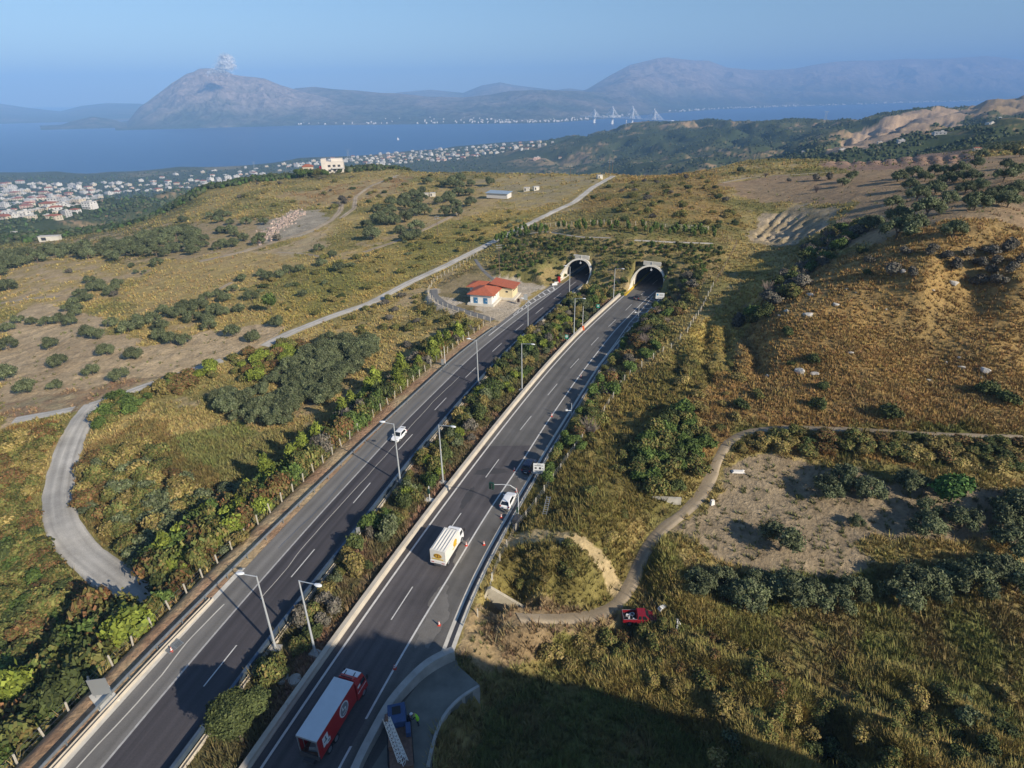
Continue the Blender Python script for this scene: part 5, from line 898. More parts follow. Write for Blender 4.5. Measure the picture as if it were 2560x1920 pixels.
# odds and ends by the pickup, on the mound and in the ditch
def junk(name, q, sz, rz, m, lab, cat, tilt=0):
    g = hit(q[0] / K, q[1] / K); c = MB(); c.box((0, 0, sz[2] / 2), sz, top=.75); c.box((sz[0] * .35, sz[1] * .3, sz[2] * .4), (sz[0] * .5, sz[1] * .6, sz[2] * .7), rz=.7, top=.6); o = c.build(name, m, label=lab, cat=cat); o.location = (g[0], g[1], g[2] + .05); o.rotation_euler = (R(tilt), R(tilt / 2), R(rz)); return o
junk('plastic_sheet', (1655, 1522), (1.3, .6, .5), 30, MT['white'], 'crumpled white and blue plastic sheet in front of the pickup bonnet', 'plastic sheet', 12); junk('plastic_sheet', (1693, 1562), (.25, 1.7, .3), -15, MT['white'], 'long white plastic strip lying in the grass beyond the pickup', 'plastic sheet', 8); junk('cardboard', (1674, 1562), (1.3, .7, .15), 20, MT['cream'], 'flattened cardboard heap between the pickup and the plastic strip', 'cardboard', 5)
junk('stone_slab', (1845, 1181), (2.2, .8, .3), -5, MT['wall'], 'white stone slab lying at the edge of the ploughed clearing', 'slab'); junk('white_marker', (1780, 1262), (.7, .5, .9), 20, MT['wall'], 'small white block at the corner of the ploughed clearing', 'stone')
q = hit(1360 / K, 1282 / K); c = MB(); [c.tube([(x, 0, 0), (x, 3.6, .9)], .05, 5) for x in (-.3, .3)]; [c.tube([(-.3, y, .25 * y + .02), (.3, y, .25 * y + .02)], .04, 5) for y in np.linspace(.2, 3.4, 9)]; o = c.build('ladder', MT['steel'], label='metal ladder lying on the golden mound above the right shoulder', cat='ladder'); o.location = (q[0], q[1] - 1, q[2] + .4); o.rotation_euler = (0, 0, R(-14))
c = MB(); c.box((0, 0, .6), (1.1, 1.8, 1.2), top=.85); c.box((.4, -1.4, .4), (1.2, .8, .8), rz=.5, top=.7); o = c.build('generator', MT['darkgrey'], label='dark generator box standing at the foot of the traffic light mast', cat='generator'); o.location = nw(1293, 1308, .2); o.rotation_euler = (0, 0, R(-25))
for q, lab in (((706, 1697), 'round concrete manhole cover in the shaded median, left one'), ((738, 1702), 'round concrete manhole cover in the shaded median beside the barrier')):
    c = MB(); c.tube([(0, 0, -.2), (0, 0, .35)], .75, 20); o = c.build('manhole', MT['concrete'], label=lab, cat='manhole'); o.location = nw(*q)
# ------------------------------------------------------------------ foliage
def leafmat(name, rough=.75):
    m = mat(name, (.1, .1, .1), rough, attr='leafcol', vary=.22); m.node_tree.nodes['Principled BSDF'].inputs['Specular IOR Level'].default_value = .25
    return m
LM = leafmat('foliage'); BK = MT['bark']
def ico(n=2):
    bm = bmesh.new(); bmesh.ops.create_icosphere(bm, subdivisions=n, radius=1); V = np.array([v.co[:] for v in bm.verts]); F = np.array([[v.index for v in f.verts] for f in bm.faces]); bm.free(); return V, F
IV, IF = ico(2)
def crown_mesh(name, blobs, nleaf, ls, pal, seed=0, elong=1.6, up=.25, core=.72, spread=.16, corec=.65):
    """many leaf-sized faces through the volume of lumpy blobs; blobs = (x,y,z,rx,rz)"""
    g = np.random.default_rng(seed); B = np.array(blobs, float); pal = np.array(pal, float); w_ = B[:, 3] ** 2; w_ /= w_.sum()
    k = g.choice(len(B), nleaf, p=w_); d = g.normal(size=(nleaf, 3)); d[:, 2] = np.where(g.random(nleaf) < .75, np.abs(d[:, 2]), d[:, 2]); d /= np.linalg.norm(d, axis=1)[:, None]
    rr = 1 + g.normal(size=nleaf) * spread; lump = 1 + .22 * np.sin(d[:, 0] * 5 + k) * np.sin(d[:, 1] * 5 + 2 * k) * np.sin(d[:, 2] * 6 + k)
    c = B[k, :3] + d * (rr * lump)[:, None] * np.stack([B[k, 3], B[k, 3], B[k, 4]], 1); c[:, 2] = np.maximum(c[:, 2], .05) if core > .1 else c[:, 2]
    nrm = d + g.normal(size=(nleaf, 3)) * .55; nrm /= np.linalg.norm(nrm, axis=1)[:, None]
    t = np.cross(nrm, g.normal(size=(nleaf, 3)) + np.array([0, 0, .6])); t /= np.linalg.norm(t, axis=1)[:, None]; b = np.cross(nrm, t); b[:, 2] += up; s = ls * g.uniform(.6, 1.35, nleaf)[:, None]
    V = np.stack([c - t * s * .5 - b * s * elong * .5, c + t * s * .5 - b * s * elong * .4, c + t * s * .35 + b * s * elong * .5, c - t * s * .35 + b * s * elong * .5], 1).reshape(-1, 3)
    F = np.arange(nleaf * 4).reshape(-1, 4); ci = g.choice(len(pal), nleaf, p=None); cl = pal[ci] * g.uniform(.75, 1.25, nleaf)[:, None]; cl *= (1 + .25 * np.sin(k * 2.1))[:, None]
    CL = np.repeat(cl, 4, 0)
    me1V = [V]; FC = [F]; CC = [CL]; off = len(V)
    tris = []
    for i, bb in enumerate(B):  # darkened inner core per blob, added to block light through the leaves
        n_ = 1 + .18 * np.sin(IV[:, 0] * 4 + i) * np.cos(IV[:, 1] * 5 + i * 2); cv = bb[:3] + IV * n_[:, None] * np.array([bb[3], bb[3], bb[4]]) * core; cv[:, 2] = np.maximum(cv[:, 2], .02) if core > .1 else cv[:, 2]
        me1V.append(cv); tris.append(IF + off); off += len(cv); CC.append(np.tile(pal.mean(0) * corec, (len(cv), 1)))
    V = np.concatenate(me1V); T = np.concatenate(tris); me = bpy.data.meshes.new(name); me.from_pydata([], [], [])
    nq, ntr = len(F), len(T); me.vertices.add(len(V)); me.vertices.foreach_set('co', V.astype(np.float32).ravel()); me.loops.add(nq * 4 + ntr * 3)
    me.loops.foreach_set('vertex_index', np.concatenate([F.ravel(), T.ravel()]).astype(np.int32)); me.polygons.add(nq + ntr)
    me.polygons.foreach_set('loop_start', np.concatenate([np.arange(nq) * 4, nq * 4 + np.arange(ntr) * 3]).astype(np.int32))
    a = me.color_attributes.new('leafcol', 'FLOAT_COLOR', 'POINT'); cc = np.ones((len(V), 4), np.float32); cc[:, :3] = np.concatenate(CC); a.data.foreach_set('color', cc.ravel()); me.update(calc_edges=True); me.materials.append(LM); return me
def trunk_mesh(name, h, r, n=4, seed=0, spread=1.2, m=None):
    g = random.Random(seed); c = MB(); c.tube([(0, 0, -.4), (g.uniform(-.1, .1), g.uniform(-.1, .1), h * .5), (g.uniform(-.15, .15), 0, h)], r, 7, r * .6)
    for k in range(n):
        a = 2 * math.pi * k / n + g.random(); e = spread * g.uniform(.6, 1); c.tube([(0, 0, h * .7), (math.cos(a) * e * .4, math.sin(a) * e * .4, h * 1.15), (math.cos(a) * e, math.sin(a) * e, h * 1.7)], r * .5, 5, r * .15)
    me = bpy.data.meshes.new(name); me.from_pydata(c.v, [], c.f); me.materials.append(m or BK); me.update(); return me
OLIVEP = [(.10, .125, .055), (.135, .155, .08), (.07, .09, .038), (.17, .19, .10)]
GREENP = [(.08, .125, .028), (.11, .155, .035), (.055, .09, .022)]; YELP = [(.17, .21, .03), (.21, .25, .04), (.12, .155, .025)]; MIXP = [(.12, .13, .035), (.155, .15, .045), (.085, .105, .028), (.17, .13, .045)]
REDP = [(.19, .115, .045), (.14, .125, .04), (.20, .10, .045), (.12, .11, .035)]; GREYP = [(.135, .12, .095), (.105, .10, .075), (.16, .14, .11)]; GOLDP = [(.26, .20, .065), (.21, .175, .05), (.17, .155, .045), (.29, .22, .09)]; DKP = [(.07, .09, .028), (.09, .11, .034), (.05, .068, .022)]
g = np.random.default_rng(3)
def blobset(n, w_, h0, h1, r0, r1, flat=.8, sd=0):
    q = np.random.default_rng(sd); out = []
    for i in range(n):
        a = q.random() * 6.28; d = math.sqrt(q.random()) * w_; z = h0 + (h1 - h0) * (1 - (d / (w_ + 1e-6)) ** 2 * .7) * q.uniform(.75, 1); r_ = q.uniform(r0, r1); out.append((math.cos(a) * d, math.sin(a) * d, z, r_, r_ * flat))
    return out
PR = {}
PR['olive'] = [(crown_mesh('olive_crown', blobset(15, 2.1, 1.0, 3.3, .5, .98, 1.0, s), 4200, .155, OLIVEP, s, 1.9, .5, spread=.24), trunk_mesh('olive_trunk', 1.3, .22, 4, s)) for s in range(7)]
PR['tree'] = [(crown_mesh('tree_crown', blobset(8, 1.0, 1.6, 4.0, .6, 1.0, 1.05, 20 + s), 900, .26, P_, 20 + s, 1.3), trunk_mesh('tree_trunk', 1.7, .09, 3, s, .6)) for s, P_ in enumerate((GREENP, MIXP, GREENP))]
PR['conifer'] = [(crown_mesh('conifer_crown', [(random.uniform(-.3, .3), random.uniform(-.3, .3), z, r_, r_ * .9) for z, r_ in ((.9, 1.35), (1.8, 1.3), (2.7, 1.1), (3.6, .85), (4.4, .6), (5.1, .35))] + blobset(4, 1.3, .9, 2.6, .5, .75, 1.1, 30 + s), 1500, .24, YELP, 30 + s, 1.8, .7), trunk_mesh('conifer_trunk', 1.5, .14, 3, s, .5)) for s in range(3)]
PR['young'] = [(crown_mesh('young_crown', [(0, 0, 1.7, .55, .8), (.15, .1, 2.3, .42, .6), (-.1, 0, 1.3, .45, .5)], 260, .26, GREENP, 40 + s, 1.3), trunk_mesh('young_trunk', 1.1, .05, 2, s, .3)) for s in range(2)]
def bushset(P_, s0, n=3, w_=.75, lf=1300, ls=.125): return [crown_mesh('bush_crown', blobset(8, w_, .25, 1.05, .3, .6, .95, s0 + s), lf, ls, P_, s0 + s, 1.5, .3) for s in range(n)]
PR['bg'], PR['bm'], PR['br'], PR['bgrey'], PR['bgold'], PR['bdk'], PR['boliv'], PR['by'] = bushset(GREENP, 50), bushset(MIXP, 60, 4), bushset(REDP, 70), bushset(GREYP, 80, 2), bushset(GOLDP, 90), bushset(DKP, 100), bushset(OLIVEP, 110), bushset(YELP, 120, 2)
def sticks(name, seed, n=60, h=1.6, m=None):
    q = random.Random(seed); c = MB()
    for _ in range(n):
        a = q.random() * 6.28; e = q.uniform(.3, 1.0); c.tube([(0, 0, 0), (math.cos(a) * e * .4, math.sin(a) * e * .4, h * .5), (math.cos(a) * e + q.uniform(-.2, .2), math.sin(a) * e, h * q.uniform(.6, 1.1))], .03, 3, .008, False)
    me = bpy.data.meshes.new(name); me.from_pydata(c.v, [], c.f); me.materials.append(TW); me.update(); return me
TW = mat('dry_twig', (.24, .19, .16), .9, vary=.2)
PR['bare'] = [sticks('twig_mass', s, 90) for s in range(3)]
def plant(kind, name, x, y, sc, label=None, cat=None, group=None, zs=1.0, z=None, parts=True):
    if label and len(label.split()) > 16: label = ' '.join(label.split()[:16])
    z = float(ground(x, y)[0]) if z is None else z; rz = random.random() * 6.28; v = random.choice(PR[kind])
    if isinstance(v, tuple):
        r = bpy.data.objects.new(name, None); link(r); r.location = (x, y, z - .05); r.rotation_euler = (0, 0, rz); r.scale = (sc, sc, sc * zs); link(bpy.data.objects.new('crown', v[0]), r); link(bpy.data.objects.new('trunk', v[1]), r)
    else:
        r = bpy.data.objects.new(name, v); link(r); r.location = (x, y, z - .05); r.rotation_euler = (R(random.uniform(-6, 6)), R(random.uniform(-6, 6)), rz); r.scale = (sc * random.uniform(.9, 1.15), sc, sc * zs)
    return tag(r, label, cat, group)
OCC = []
PPT = np.concatenate([np.c_[P_[::2, :2], np.full(len(P_[::2]), w_ / 2 + 1.4)] for _, P_, w_, _ in path_obj])
def free(x, y, dmin): return (np.hypot(PPT[:, 0] - x, PPT[:, 1] - y) > PPT[:, 2]).all() and all((x - a) ** 2 + (y - b) ** 2 > dmin * dmin for a, b in OCC[-700:])
def spots(poly, n, dmin, tries=40, clear=True):
    P = wpoly(poly) if isinstance(poly, str) else np.array(poly); x0, y0 = P.min(0); x1, y1 = P.max(0); out = []; q = np.random.default_rng(int(abs(P.sum()) * 7) % 99991); t = 0
    while len(out) < n and t < n * tries:
        t += 64; X = q.uniform(x0, x1, 64); Y = q.uniform(y0, y1, 64)
        for x, y in zip(X[(k := in_poly(X, Y, P))], Y[k]):
            if len(out) < n and all((x - a) ** 2 + (y - b) ** 2 > dmin * dmin for a, b in out) and (not clear or free(x, y, dmin * .7)): out.append((x, y))
    OCC.extend(out); return out
def where_of(P):
    A_ = np.array(P); a = A_[:, 0] / (A_[:, 1] + 1); qa = np.quantile(a, [.2, .4, .6, .8]); qy = np.quantile(A_[:, 1], [.33, .66])
    return [('left end', 'left of centre', 'middle', 'right of centre', 'right end')[int(np.searchsorted(qa, ai))] + ' of the ' + ('front', 'middle', 'back')[int(np.searchsorted(qy, y))] for ai, y in zip(a, A_[:, 1])]
def olives(poly, n, dmin, s0, s1, what, grp):
    P = spots(poly, n, dmin)
    if P:
        for (x, y), wh in zip(P, where_of(P)):
            s = random.uniform(s0, s1); plant('olive', 'olive_tree', x, y, s, f"{'small' if s < s0 + (s1 - s0) / 3 else 'large' if s > s1 - (s1 - s0) / 3 else 'mid-size'} olive, {wh} {what}", 'olive tree', grp)
ORD = ['leftmost', 'second from left', 'third from left', 'fourth from left', 'fifth from left', 'sixth from left', 'seventh from left', 'eighth from left', 'ninth from left', 'tenth from left', 'eleventh from left', 'twelfth from left', 'thirteenth from left', 'fourteenth from left', 'fifteenth from left', 'sixteenth from left', 'seventeenth from left', 'eighteenth from left', 'nineteenth from left', 'twentieth from left'] + [f'{k} from left' for k in ('twenty-first', 'twenty-second', 'twenty-third', 'twenty-fourth', 'twenty-fifth')]
HUE = {'bg': 'green', 'bm': 'olive brown', 'bdk': 'dark green', 'br': 'rust tinged', 'bgrey': 'bare grey', 'bgold': 'dry golden', 'boliv': 'silvery grey', 'by': 'yellow green', 'bare': 'leafless twiggy'}
def scatter(pl, n, dmin, kinds, s0, s1, name, noun, where, grp, zs=(1, 1), tries=60):
    P = spots(pl, n, dmin, tries)
    if not P: return
    A_ = np.array(P); a = A_[:, 0] / (A_[:, 1] + 1); qa = np.quantile(a, [.2, .4, .6, .8]); qy = np.quantile(A_[:, 1], [.33, .66])
    for (x, y), ai in zip(P, a):
        k = pick(*kinds); s = random.uniform(s0, s1); sz = 'small' if s < s0 + (s1 - s0) / 3 else 'large' if s > s0 + (s1 - s0) * 2 / 3 else 'middle sized'
        h = ('left end', 'left of centre', 'middle', 'right of centre', 'right end')[int(np.searchsorted(qa, ai))]; v = ('front', 'middle', 'back')[int(np.searchsorted(qy, y))]
        plant(k, name, x, y, s, f'{sz} {HUE[k]} {noun}, {v} row {h} of {where}'.replace('middle sized', 'mid-size'), 'shrub', grp, random.uniform(*zs))
# ---- olives that stand singly: survey position of the foot
def at2(s, ox, oy, k):
    o = []
    for tok in s.split():
        a = tok.split(','); o.append((ox + float(a[0]) * k, oy + float(a[1]) * k, float(a[2]) if len(a) > 2 else 1.0))
    return o
def put(L_, kind, name, label, cat, group=None, sc=1.0, zs=1.0, jit=.12):
    L_ = sorted(L_)
    for i_, (dx, dy, s) in enumerate(L_):
        q = hit(dx, dy)
        if q is None or q[2] < SEA + 2: continue
        OCC.append((q[0], q[1])); plant(kind, name, q[0], q[1], sc * s * random.uniform(1 - jit, 1 + jit), label if len(L_) == 1 else f"{'rightmost' if i_ == len(L_) - 1 else ORD[i_]} {label}", cat, group, zs)
OV = 'olive tree'
put(at2("60,810,1.25 330,800 380,915 40,1010,1.4 180,1085,1.15 600,970,.9 690,845 870,870 360,1060,.6 780,1010,.9", 0, 483.8, .336), 'olive', 'olive_tree', 'olive standing apart on the tan field above the gravel road', OV, 'olives on the tan field')
put(at2("630,740 1030,740 1190,775 1100,770 1350,680 1500,725 1630,750,.85 890,680 830,700 1160,600 720,660 560,720 1240,630 1330,640 1100,600 1000,640 900,650 1280,560 1380,580 1040,690", 0, 483.8, .336), 'olive', 'olive_tree', 'olive in the broken middle row above the tan field', OV, 'olives in the middle row')
put(at2("60,690 480,600 1310,545 1440,590 1540,570 1620,490 1250,535 460,650 300,650 210,650 1400,470 1500,440 1450,500 1330,500 1200,570 380,640 120,640 1180,540 1060,570", 0, 483.8, .336), 'olive', 'olive_tree', 'olive in the long upper row above the tan field', OV, 'olives in the upper row', .9)
put(at2("700,460 600,430 520,470 480,520 640,410 740,440 580,380 660,430 560,500 440,560 500,560 760,400", 0, 483.8, .336), 'olive', 'olive_tree', 'dark olive in the knot between the two pale mounds', OV, 'olives between the mounds', .95)
put(at2("60,430,1.3 0,420", 0, 483.8, .336), 'olive', 'olive_tree', 'olive at the far left edge on the pale mound', OV, 'olives at the edge', 1.1)
put(at2("1010,270,1.2 950,190 1100,170 1245,195,1.15 1320,115 1430,60 810,205 850,280,.7 875,320,.5 930,320,.5 1180,120 1060,210 900,150", 0, 483.8, .336), 'olive', 'olive_tree', 'dark olive on the tan slope left of the rubble heap', OV, 'olives left of the rubble')
put(at2("1790,660,1.1 1630,760,.8", 0, 483.8, .336), 'olive', 'olive_tree', 'round dark tree beside the upper end of the concrete road gap', OV, 'trees by the road gap')
put(at2("1745,580,1.25", 0, 483.8, .336), 'tree', 'round_tree', 'tall dark round tree standing alone above the concrete road', 'tree', None, 1.2)
put(at2("1950,465,.8 1850,410,.5 1800,345 1690,340 1560,370 1930,310 2070,270 2090,390,.6 2140,215 2050,175 1880,400,.5 1730,360 1860,320 2180,300", 0, 483.8, .336), 'olive', 'olive_tree', 'olive in the line running up towards the dirt track', OV, 'olives up to the dirt track', .9)
gp = "785,495 800,465 880,415 910,392 1010,388 1070,402 1060,440 1000,460 960,490 930,520 880,530 830,515"
olives(gp, 46, 5.0, 1.2, 1.6, 'rows of the hilltop orchard block', 'orchard block above the road')
put([(805, 518, 1.5), (865, 505, 1.1), (900, 500, 1.2)], 'olive', 'olive_tree', 'dark olive at the near corner of the orchard block', OV, 'orchard corner', 1.2)
olives("430,905 470,860 560,850 620,800 700,745 800,735 820,760 760,830 700,870 620,925 520,915", 85, 2.0, .8, 1.15, 'rows of the dense roadside grove', 'dense grove beside the highway')
olives("0,560 100,545 250,530 380,500 430,510 420,545 300,560 230,565 150,560 60,570 0,600", 60, 7, 1.2, 1.7, 'rows of the belt below town', 'olive belt below the town')
olives("390,470 480,465 590,480 560,530 470,545 420,540", 20, 6, .9, 1.3, 'rows on the tan slope', 'olives on the tan slope')
put(at2("145,680 960,735 1290,740,1.2 890,775 1400,710 1490,740 1560,835,1.1 1430,880,1.3 1380,800 1640,760 1720,740 1830,740 1880,810 1780,835 1650,905,.9", 1555, 172.8, .2969), 'olive', 'olive_tree', 'olive on the bare upper field, back rows', OV, 'olives at the back of the upper field', 1.2)
put(at2("1250,940,1.1 1500,1000,1.4 1300,1040,1.3 1080,1100,1.0 1280,1155,1.35 1400,1110 1690,1145,.9 1850,950,1.2 1950,900 2090,930 1990,870 2080,870 2160,850 1120,1080", 1555, 172.8, .2969), 'olive', 'olive_tree', 'big dark olive along the near side of the upper field', OV, 'olives at the front of the upper field', 1.15)
put(at2("2060,740 2160,700 1900,570,.9 1860,640 1750,680 2080,650 2180,560 2110,530 1560,690 1640,690 2000,520", 1555, 172.8, .2969), 'olive', 'olive_tree', 'dark olive on the far brown slope at the right', OV, 'olives on the far brown slope', 1.15)
put(at2("700,820,.9 690,730 330,710,.9", 1555, 172.8, .2969), 'bare', 'bare_tree', 'leafless grey tree on the bare upper field', 'bare tree', 'leafless trees', 2.2); put(at2("790,725,1.1 500,745,.7 690,735", 1555, 172.8, .2969), 'bgrey', 'grey_shrub', 'grey leafless shrub on the bare upper field', 'shrub', 'grey shrubs of the upper field', 2.4)
put(at2("950,880,1.0 1200,890,1.05 1050,800,.9 1470,830,.9", 1469, 777.6, .336), 'olive', 'olive_tree', 'olive in the back row of the ploughed clearing', OV, 'olives behind the clearing')
put(at2("640,1225,1.0", 1469, 777.6, .336), 'olive', 'olive_tree', 'lone olive casting a long shadow in the middle of the ploughed clearing', OV, None, 1.05)
put(at2("1130,1070,.42", 1469, 777.6, .336), 'olive', 'olive_tree', 'small young olive between larger ones on the clearing', OV, None, 1)
put(at2("1560,1120,1.0 1590,1000,.8 1800,1080,.9 2110,1060,1.1 2120,1230,1.15 2200,1130,1.1 2190,980,1", 1469, 777.6, .336), 'olive', 'olive_tree', 'olive on the right half of the ploughed clearing', OV, 'olives right of the clearing')
put(at2("120,1480,.8 250,1470,.8 330,1520,.7 430,1590,.95 480,1480,.8 700,1560,1.15 620,1480,.9 830,1570,1.0 1030,1590,.9 1100,1530,.8", 1469, 777.6, .336), 'olive', 'olive_tree', 'olive in the near row below the ploughed clearing', OV, 'olives below the clearing')
put(at2("1400,1590,1.15 1560,1520,1.1 1850,1500,1.05 1950,1420,1 2080,1400,1 1730,1430,.9 2150,1480,1 1480,1480,.9", 1469, 777.6, .336), 'olive', 'olive_tree', 'olive at the right end of the row below the clearing', OV, 'olives at the right end')
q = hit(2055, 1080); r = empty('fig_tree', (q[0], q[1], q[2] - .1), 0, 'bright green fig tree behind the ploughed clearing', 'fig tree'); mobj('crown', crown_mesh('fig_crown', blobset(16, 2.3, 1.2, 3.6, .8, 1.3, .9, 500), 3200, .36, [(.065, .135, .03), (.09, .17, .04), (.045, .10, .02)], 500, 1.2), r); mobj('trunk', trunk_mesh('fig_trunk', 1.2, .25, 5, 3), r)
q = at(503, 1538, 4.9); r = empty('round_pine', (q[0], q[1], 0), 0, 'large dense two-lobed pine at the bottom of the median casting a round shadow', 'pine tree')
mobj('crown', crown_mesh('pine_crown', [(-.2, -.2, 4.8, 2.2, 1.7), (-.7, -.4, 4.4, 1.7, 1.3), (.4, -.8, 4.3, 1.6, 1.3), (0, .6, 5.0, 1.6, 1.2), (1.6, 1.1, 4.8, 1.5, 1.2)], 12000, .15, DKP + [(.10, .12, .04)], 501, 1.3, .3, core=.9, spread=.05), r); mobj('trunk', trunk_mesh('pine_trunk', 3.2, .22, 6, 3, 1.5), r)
# median
P = [(lx(LBs, y) + 1.6, y) for y in range(38, 200, 6)] + [(lx(RLs, y) - (4.2 if y < 150 else 3.2), y) for y in range(198, 36, -6)]
pick = lambda *a: random.choice(a)
for i, (x, y) in enumerate(spots(P, 290, .95, 90)):
    if abs(x - q[0] - .6) < 4 and abs(y - q[1]) < 5: continue
    f = (x - lx(LBs, y)) / (lx(RLs, y) - lx(LBs, y)); k = pick('bg', 'bm', 'bm', 'bdk', 'by', 'bgold', 'boliv', 'bdk') if random.random() > .08 else 'bgrey'; s = random.uniform(.65, 1.5) * (1.1 if f < .6 else .7); zn = 'lowest' if y < 60 else 'lower' if y < 80 else 'middle' if y < 110 else 'upper' if y < 150 else 'topmost'
    kk = {'bg': 'fresh green', 'bm': 'olive brown', 'bdk': 'dark green', 'by': 'yellow green', 'bgold': 'dry golden', 'boliv': 'grey green', 'bgrey': 'bare grey'}[k]
    plant(k, 'median_shrub', x, y, s, f'{"small" if s < .85 else "tall" if s > 1.2 else "medium"} {kk} shrub {"by the dark rail" if f < .35 else "by the barrier" if f > .7 else "mid strip"} in the {zn} planted median', 'shrub', 'shrubs of the median', random.uniform(.9, 1.5))
p = nw(1232, 985); r = empty('median_tree', (p.x, p.y, 0), 0, 'large round dark green bush tree in the middle of the median', 'tree'); mobj('crown', crown_mesh('median_crown', blobset(14, 1.9, .9, 3.0, .8, 1.2, .9, 510), 3000, .24, DKP + GREENP[:1], 510, 1.3), r); mobj('trunk', trunk_mesh('median_trunk', 1.0, .15, 4, 9), r)
# left bank: conifers and shrubs
for i, (dx, dy, s) in enumerate(sorted([(583, 1040, .95), (640, 1012, .9), (660, 990, .95), (690, 962, .9), (745, 905, .9), (765, 885, .85), (800, 852, .8), (730, 935, .6), (870, 812, 1.0), (862, 830, .7), (812, 833, .9), (935, 765, .85), (950, 748, .8), (990, 722, .75), (905, 790, .6), (378, 1215, 1.0), (190, 1310, .5), (165, 1415, .85), (600, 1060, .6), (545, 1075, .7), (970, 735, .6)])):
    q = hit(dx, dy + 12); OCC.append((q[0], q[1]))
    lab = {2: 'yellow green conifer standing alone among the lower left bank shrubs', 1: 'small yellow green conifer at the lower left bank', 0: 'rounded yellow green conifer near the bottom of the left bank'}.get(i, f'{ORD[i]} in planting order'.split(' in')[0] + ' yellow green conifer along the left bank, ' + ('tall' if s > .85 else 'short'))
    plant('conifer', 'conifer', q[0], q[1], s * 1.45, lab, 'conifer', None if i <= 2 else 'conifers along the left bank', .95)
yb = list(range(36, 168, 6)); P = [(lx(LGs, y) - (7.4 if y < 90 else 6.2), y) for y in yb] + [(lx(LGs, y) - (19 if y < 90 else 12), y) for y in yb[::-1]]
for x, y in spots(P, 290, 1.4, 70):
    d = lx(LGs, y) - x; k = pick('bm', 'br', 'bg', 'bm', 'bg', 'bdk', 'bgrey' if y > 95 else 'by'); s = random.uniform(1.9, 3.2) if y < 78 else random.uniform(1.6, 2.5) if y < 120 else random.uniform(1.1, 1.8)
    kk = {'bg': 'green', 'bm': 'olive brown', 'bdk': 'dark green', 'br': 'reddish', 'bgrey': 'bare grey', 'by': 'yellow green'}[k]; zn = 'by the framed board' if y < 52 else 'by the first lamp' if y < 66 else 'below the white car' if y < 85 else 'beside the white car' if y < 105 else 'above the white car' if y < 130 else 'towards the service yard'
    plant(k, 'bank_shrub', x, y, s, f'{kk} shrub {"right behind" if d < 9.5 else "some way behind" if d < 13 else "far behind"} the left bank fence, {zn}', 'shrub', 'shrubs of the left bank', random.uniform(1.15, 1.7))
for pl, n, where, ks in (("190,1000 300,960 380,1000 420,1090 540,1080 520,1180 400,1240 330,1260 240,1180 170,1100", 95, 'the road bend thicket', ('bm', 'br', 'bm', 'bgold', 'boliv')), ("0,1180 80,1120 105,1200 215,1290 290,1320 200,1400 100,1480 0,1560", 95, 'the lower left thicket', ('bm', 'br', 'bdk', 'bg', 'bm')), ("0,960 110,940 90,1060 60,1150 0,1160", 45, 'the slope left of the gravel road', ('br', 'bm', 'bgold', 'bm')), ("180,885 240,870 300,850 360,820 400,830 300,880 220,930", 22, 'the gravel road bend', ('bm', 'bg', 'bgold')), ("495,780 620,740 660,750 700,700 640,790 560,830 500,820", 36, 'the scrub above the grove', ('bm', 'br', 'by')), ("300,1080 520,1060 560,1100 420,1200 340,1200", 26, 'the hollow below the reeds', ('boliv', 'boliv', 'bdk')), ("340,835 420,800 470,790 400,850 350,860", 12, 'the gravel road end', ('br', 'by'))): scatter(pl, n, 1.7, ks, 1.2, 2.4, 'thicket_shrub', 'shrub', where, 'shrubs of ' + where, (.7, 1.1))
# roadside trees on the right
for i, y in enumerate(np.arange(84, 187, 3.4)):
    x = lx(RGs, y) + random.uniform(1.6, 2.8); OCC.append((x, y)); plant('tree', 'roadside_tree', x, y + random.uniform(-.8, .8), random.uniform(.62, .85), f"{['first', 'second', 'third', 'fourth', 'fifth', 'sixth', 'seventh', 'eighth', 'ninth', 'tenth'][i % 10]} tree of the {'near' if i < 10 else 'middle' if i < 20 else 'far'} stretch in the right guard rail row", 'tree', 'row of trees beside the right guard rail', random.uniform(.8, 1.0))
P = [(lx(RGs, y) + 3.5, y) for y in range(92, 190, 8)] + [(lx(RGs, y) + (12 if y > 130 else 7), y) for y in range(188, 90, -8)]
scatter(P, 100, 1.3, ('bm', 'bgrey', 'bg', 'bm', 'bdk', 'br', 'bare'), 1.0, 2.0, 'verge_shrub', 'shrub', 'the right roadside ditch', 'shrubs of the right ditch')
scatter("1350,1010 1400,940 1470,890 1520,940 1520,1010 1480,1050 1430,1080 1380,1060", 36, 1.7, ('bg', 'bm', 'bdk', 'bm'), 1.3, 2.2, 'thicket_shrub', 'shrub', 'the clump by the track bend', 'clump left of the track bend')
scatter("1760,530 1840,480 1860,500 1780,570 1700,650 1620,720 1590,700 1680,610", 60, 2.2, ('bm', 'bgrey', 'bdk', 'bgrey', 'bg', 'bare'), 1.6, 2.7, 'gully_shrub', 'scrub bush', 'the shaded gully', 'scrub of the gully')
scatter("1590,940 1750,932 2000,950 2212,965 2212,1030 2000,1000 1800,975 1600,975", 60, 1.7, ('bm', 'bgold', 'br', 'bm', 'bgold', 'bdk'), 1.0, 1.8, 'bank_shrub', 'bush', 'the dirt track bank', 'growth on the track bank', (.6, .8))
scatter("1180,1410 1330,1380 1430,1350 1600,1410 1800,1520 1750,1620 1500,1560 1350,1440 1200,1440", 46, 2.0, ('bm', 'bgold', 'bm', 'bgold', 'br'), .7, 1.4, 'hollow_shrub', 'broom bush', 'the slope below the pickup', 'shrubs below the pickup')
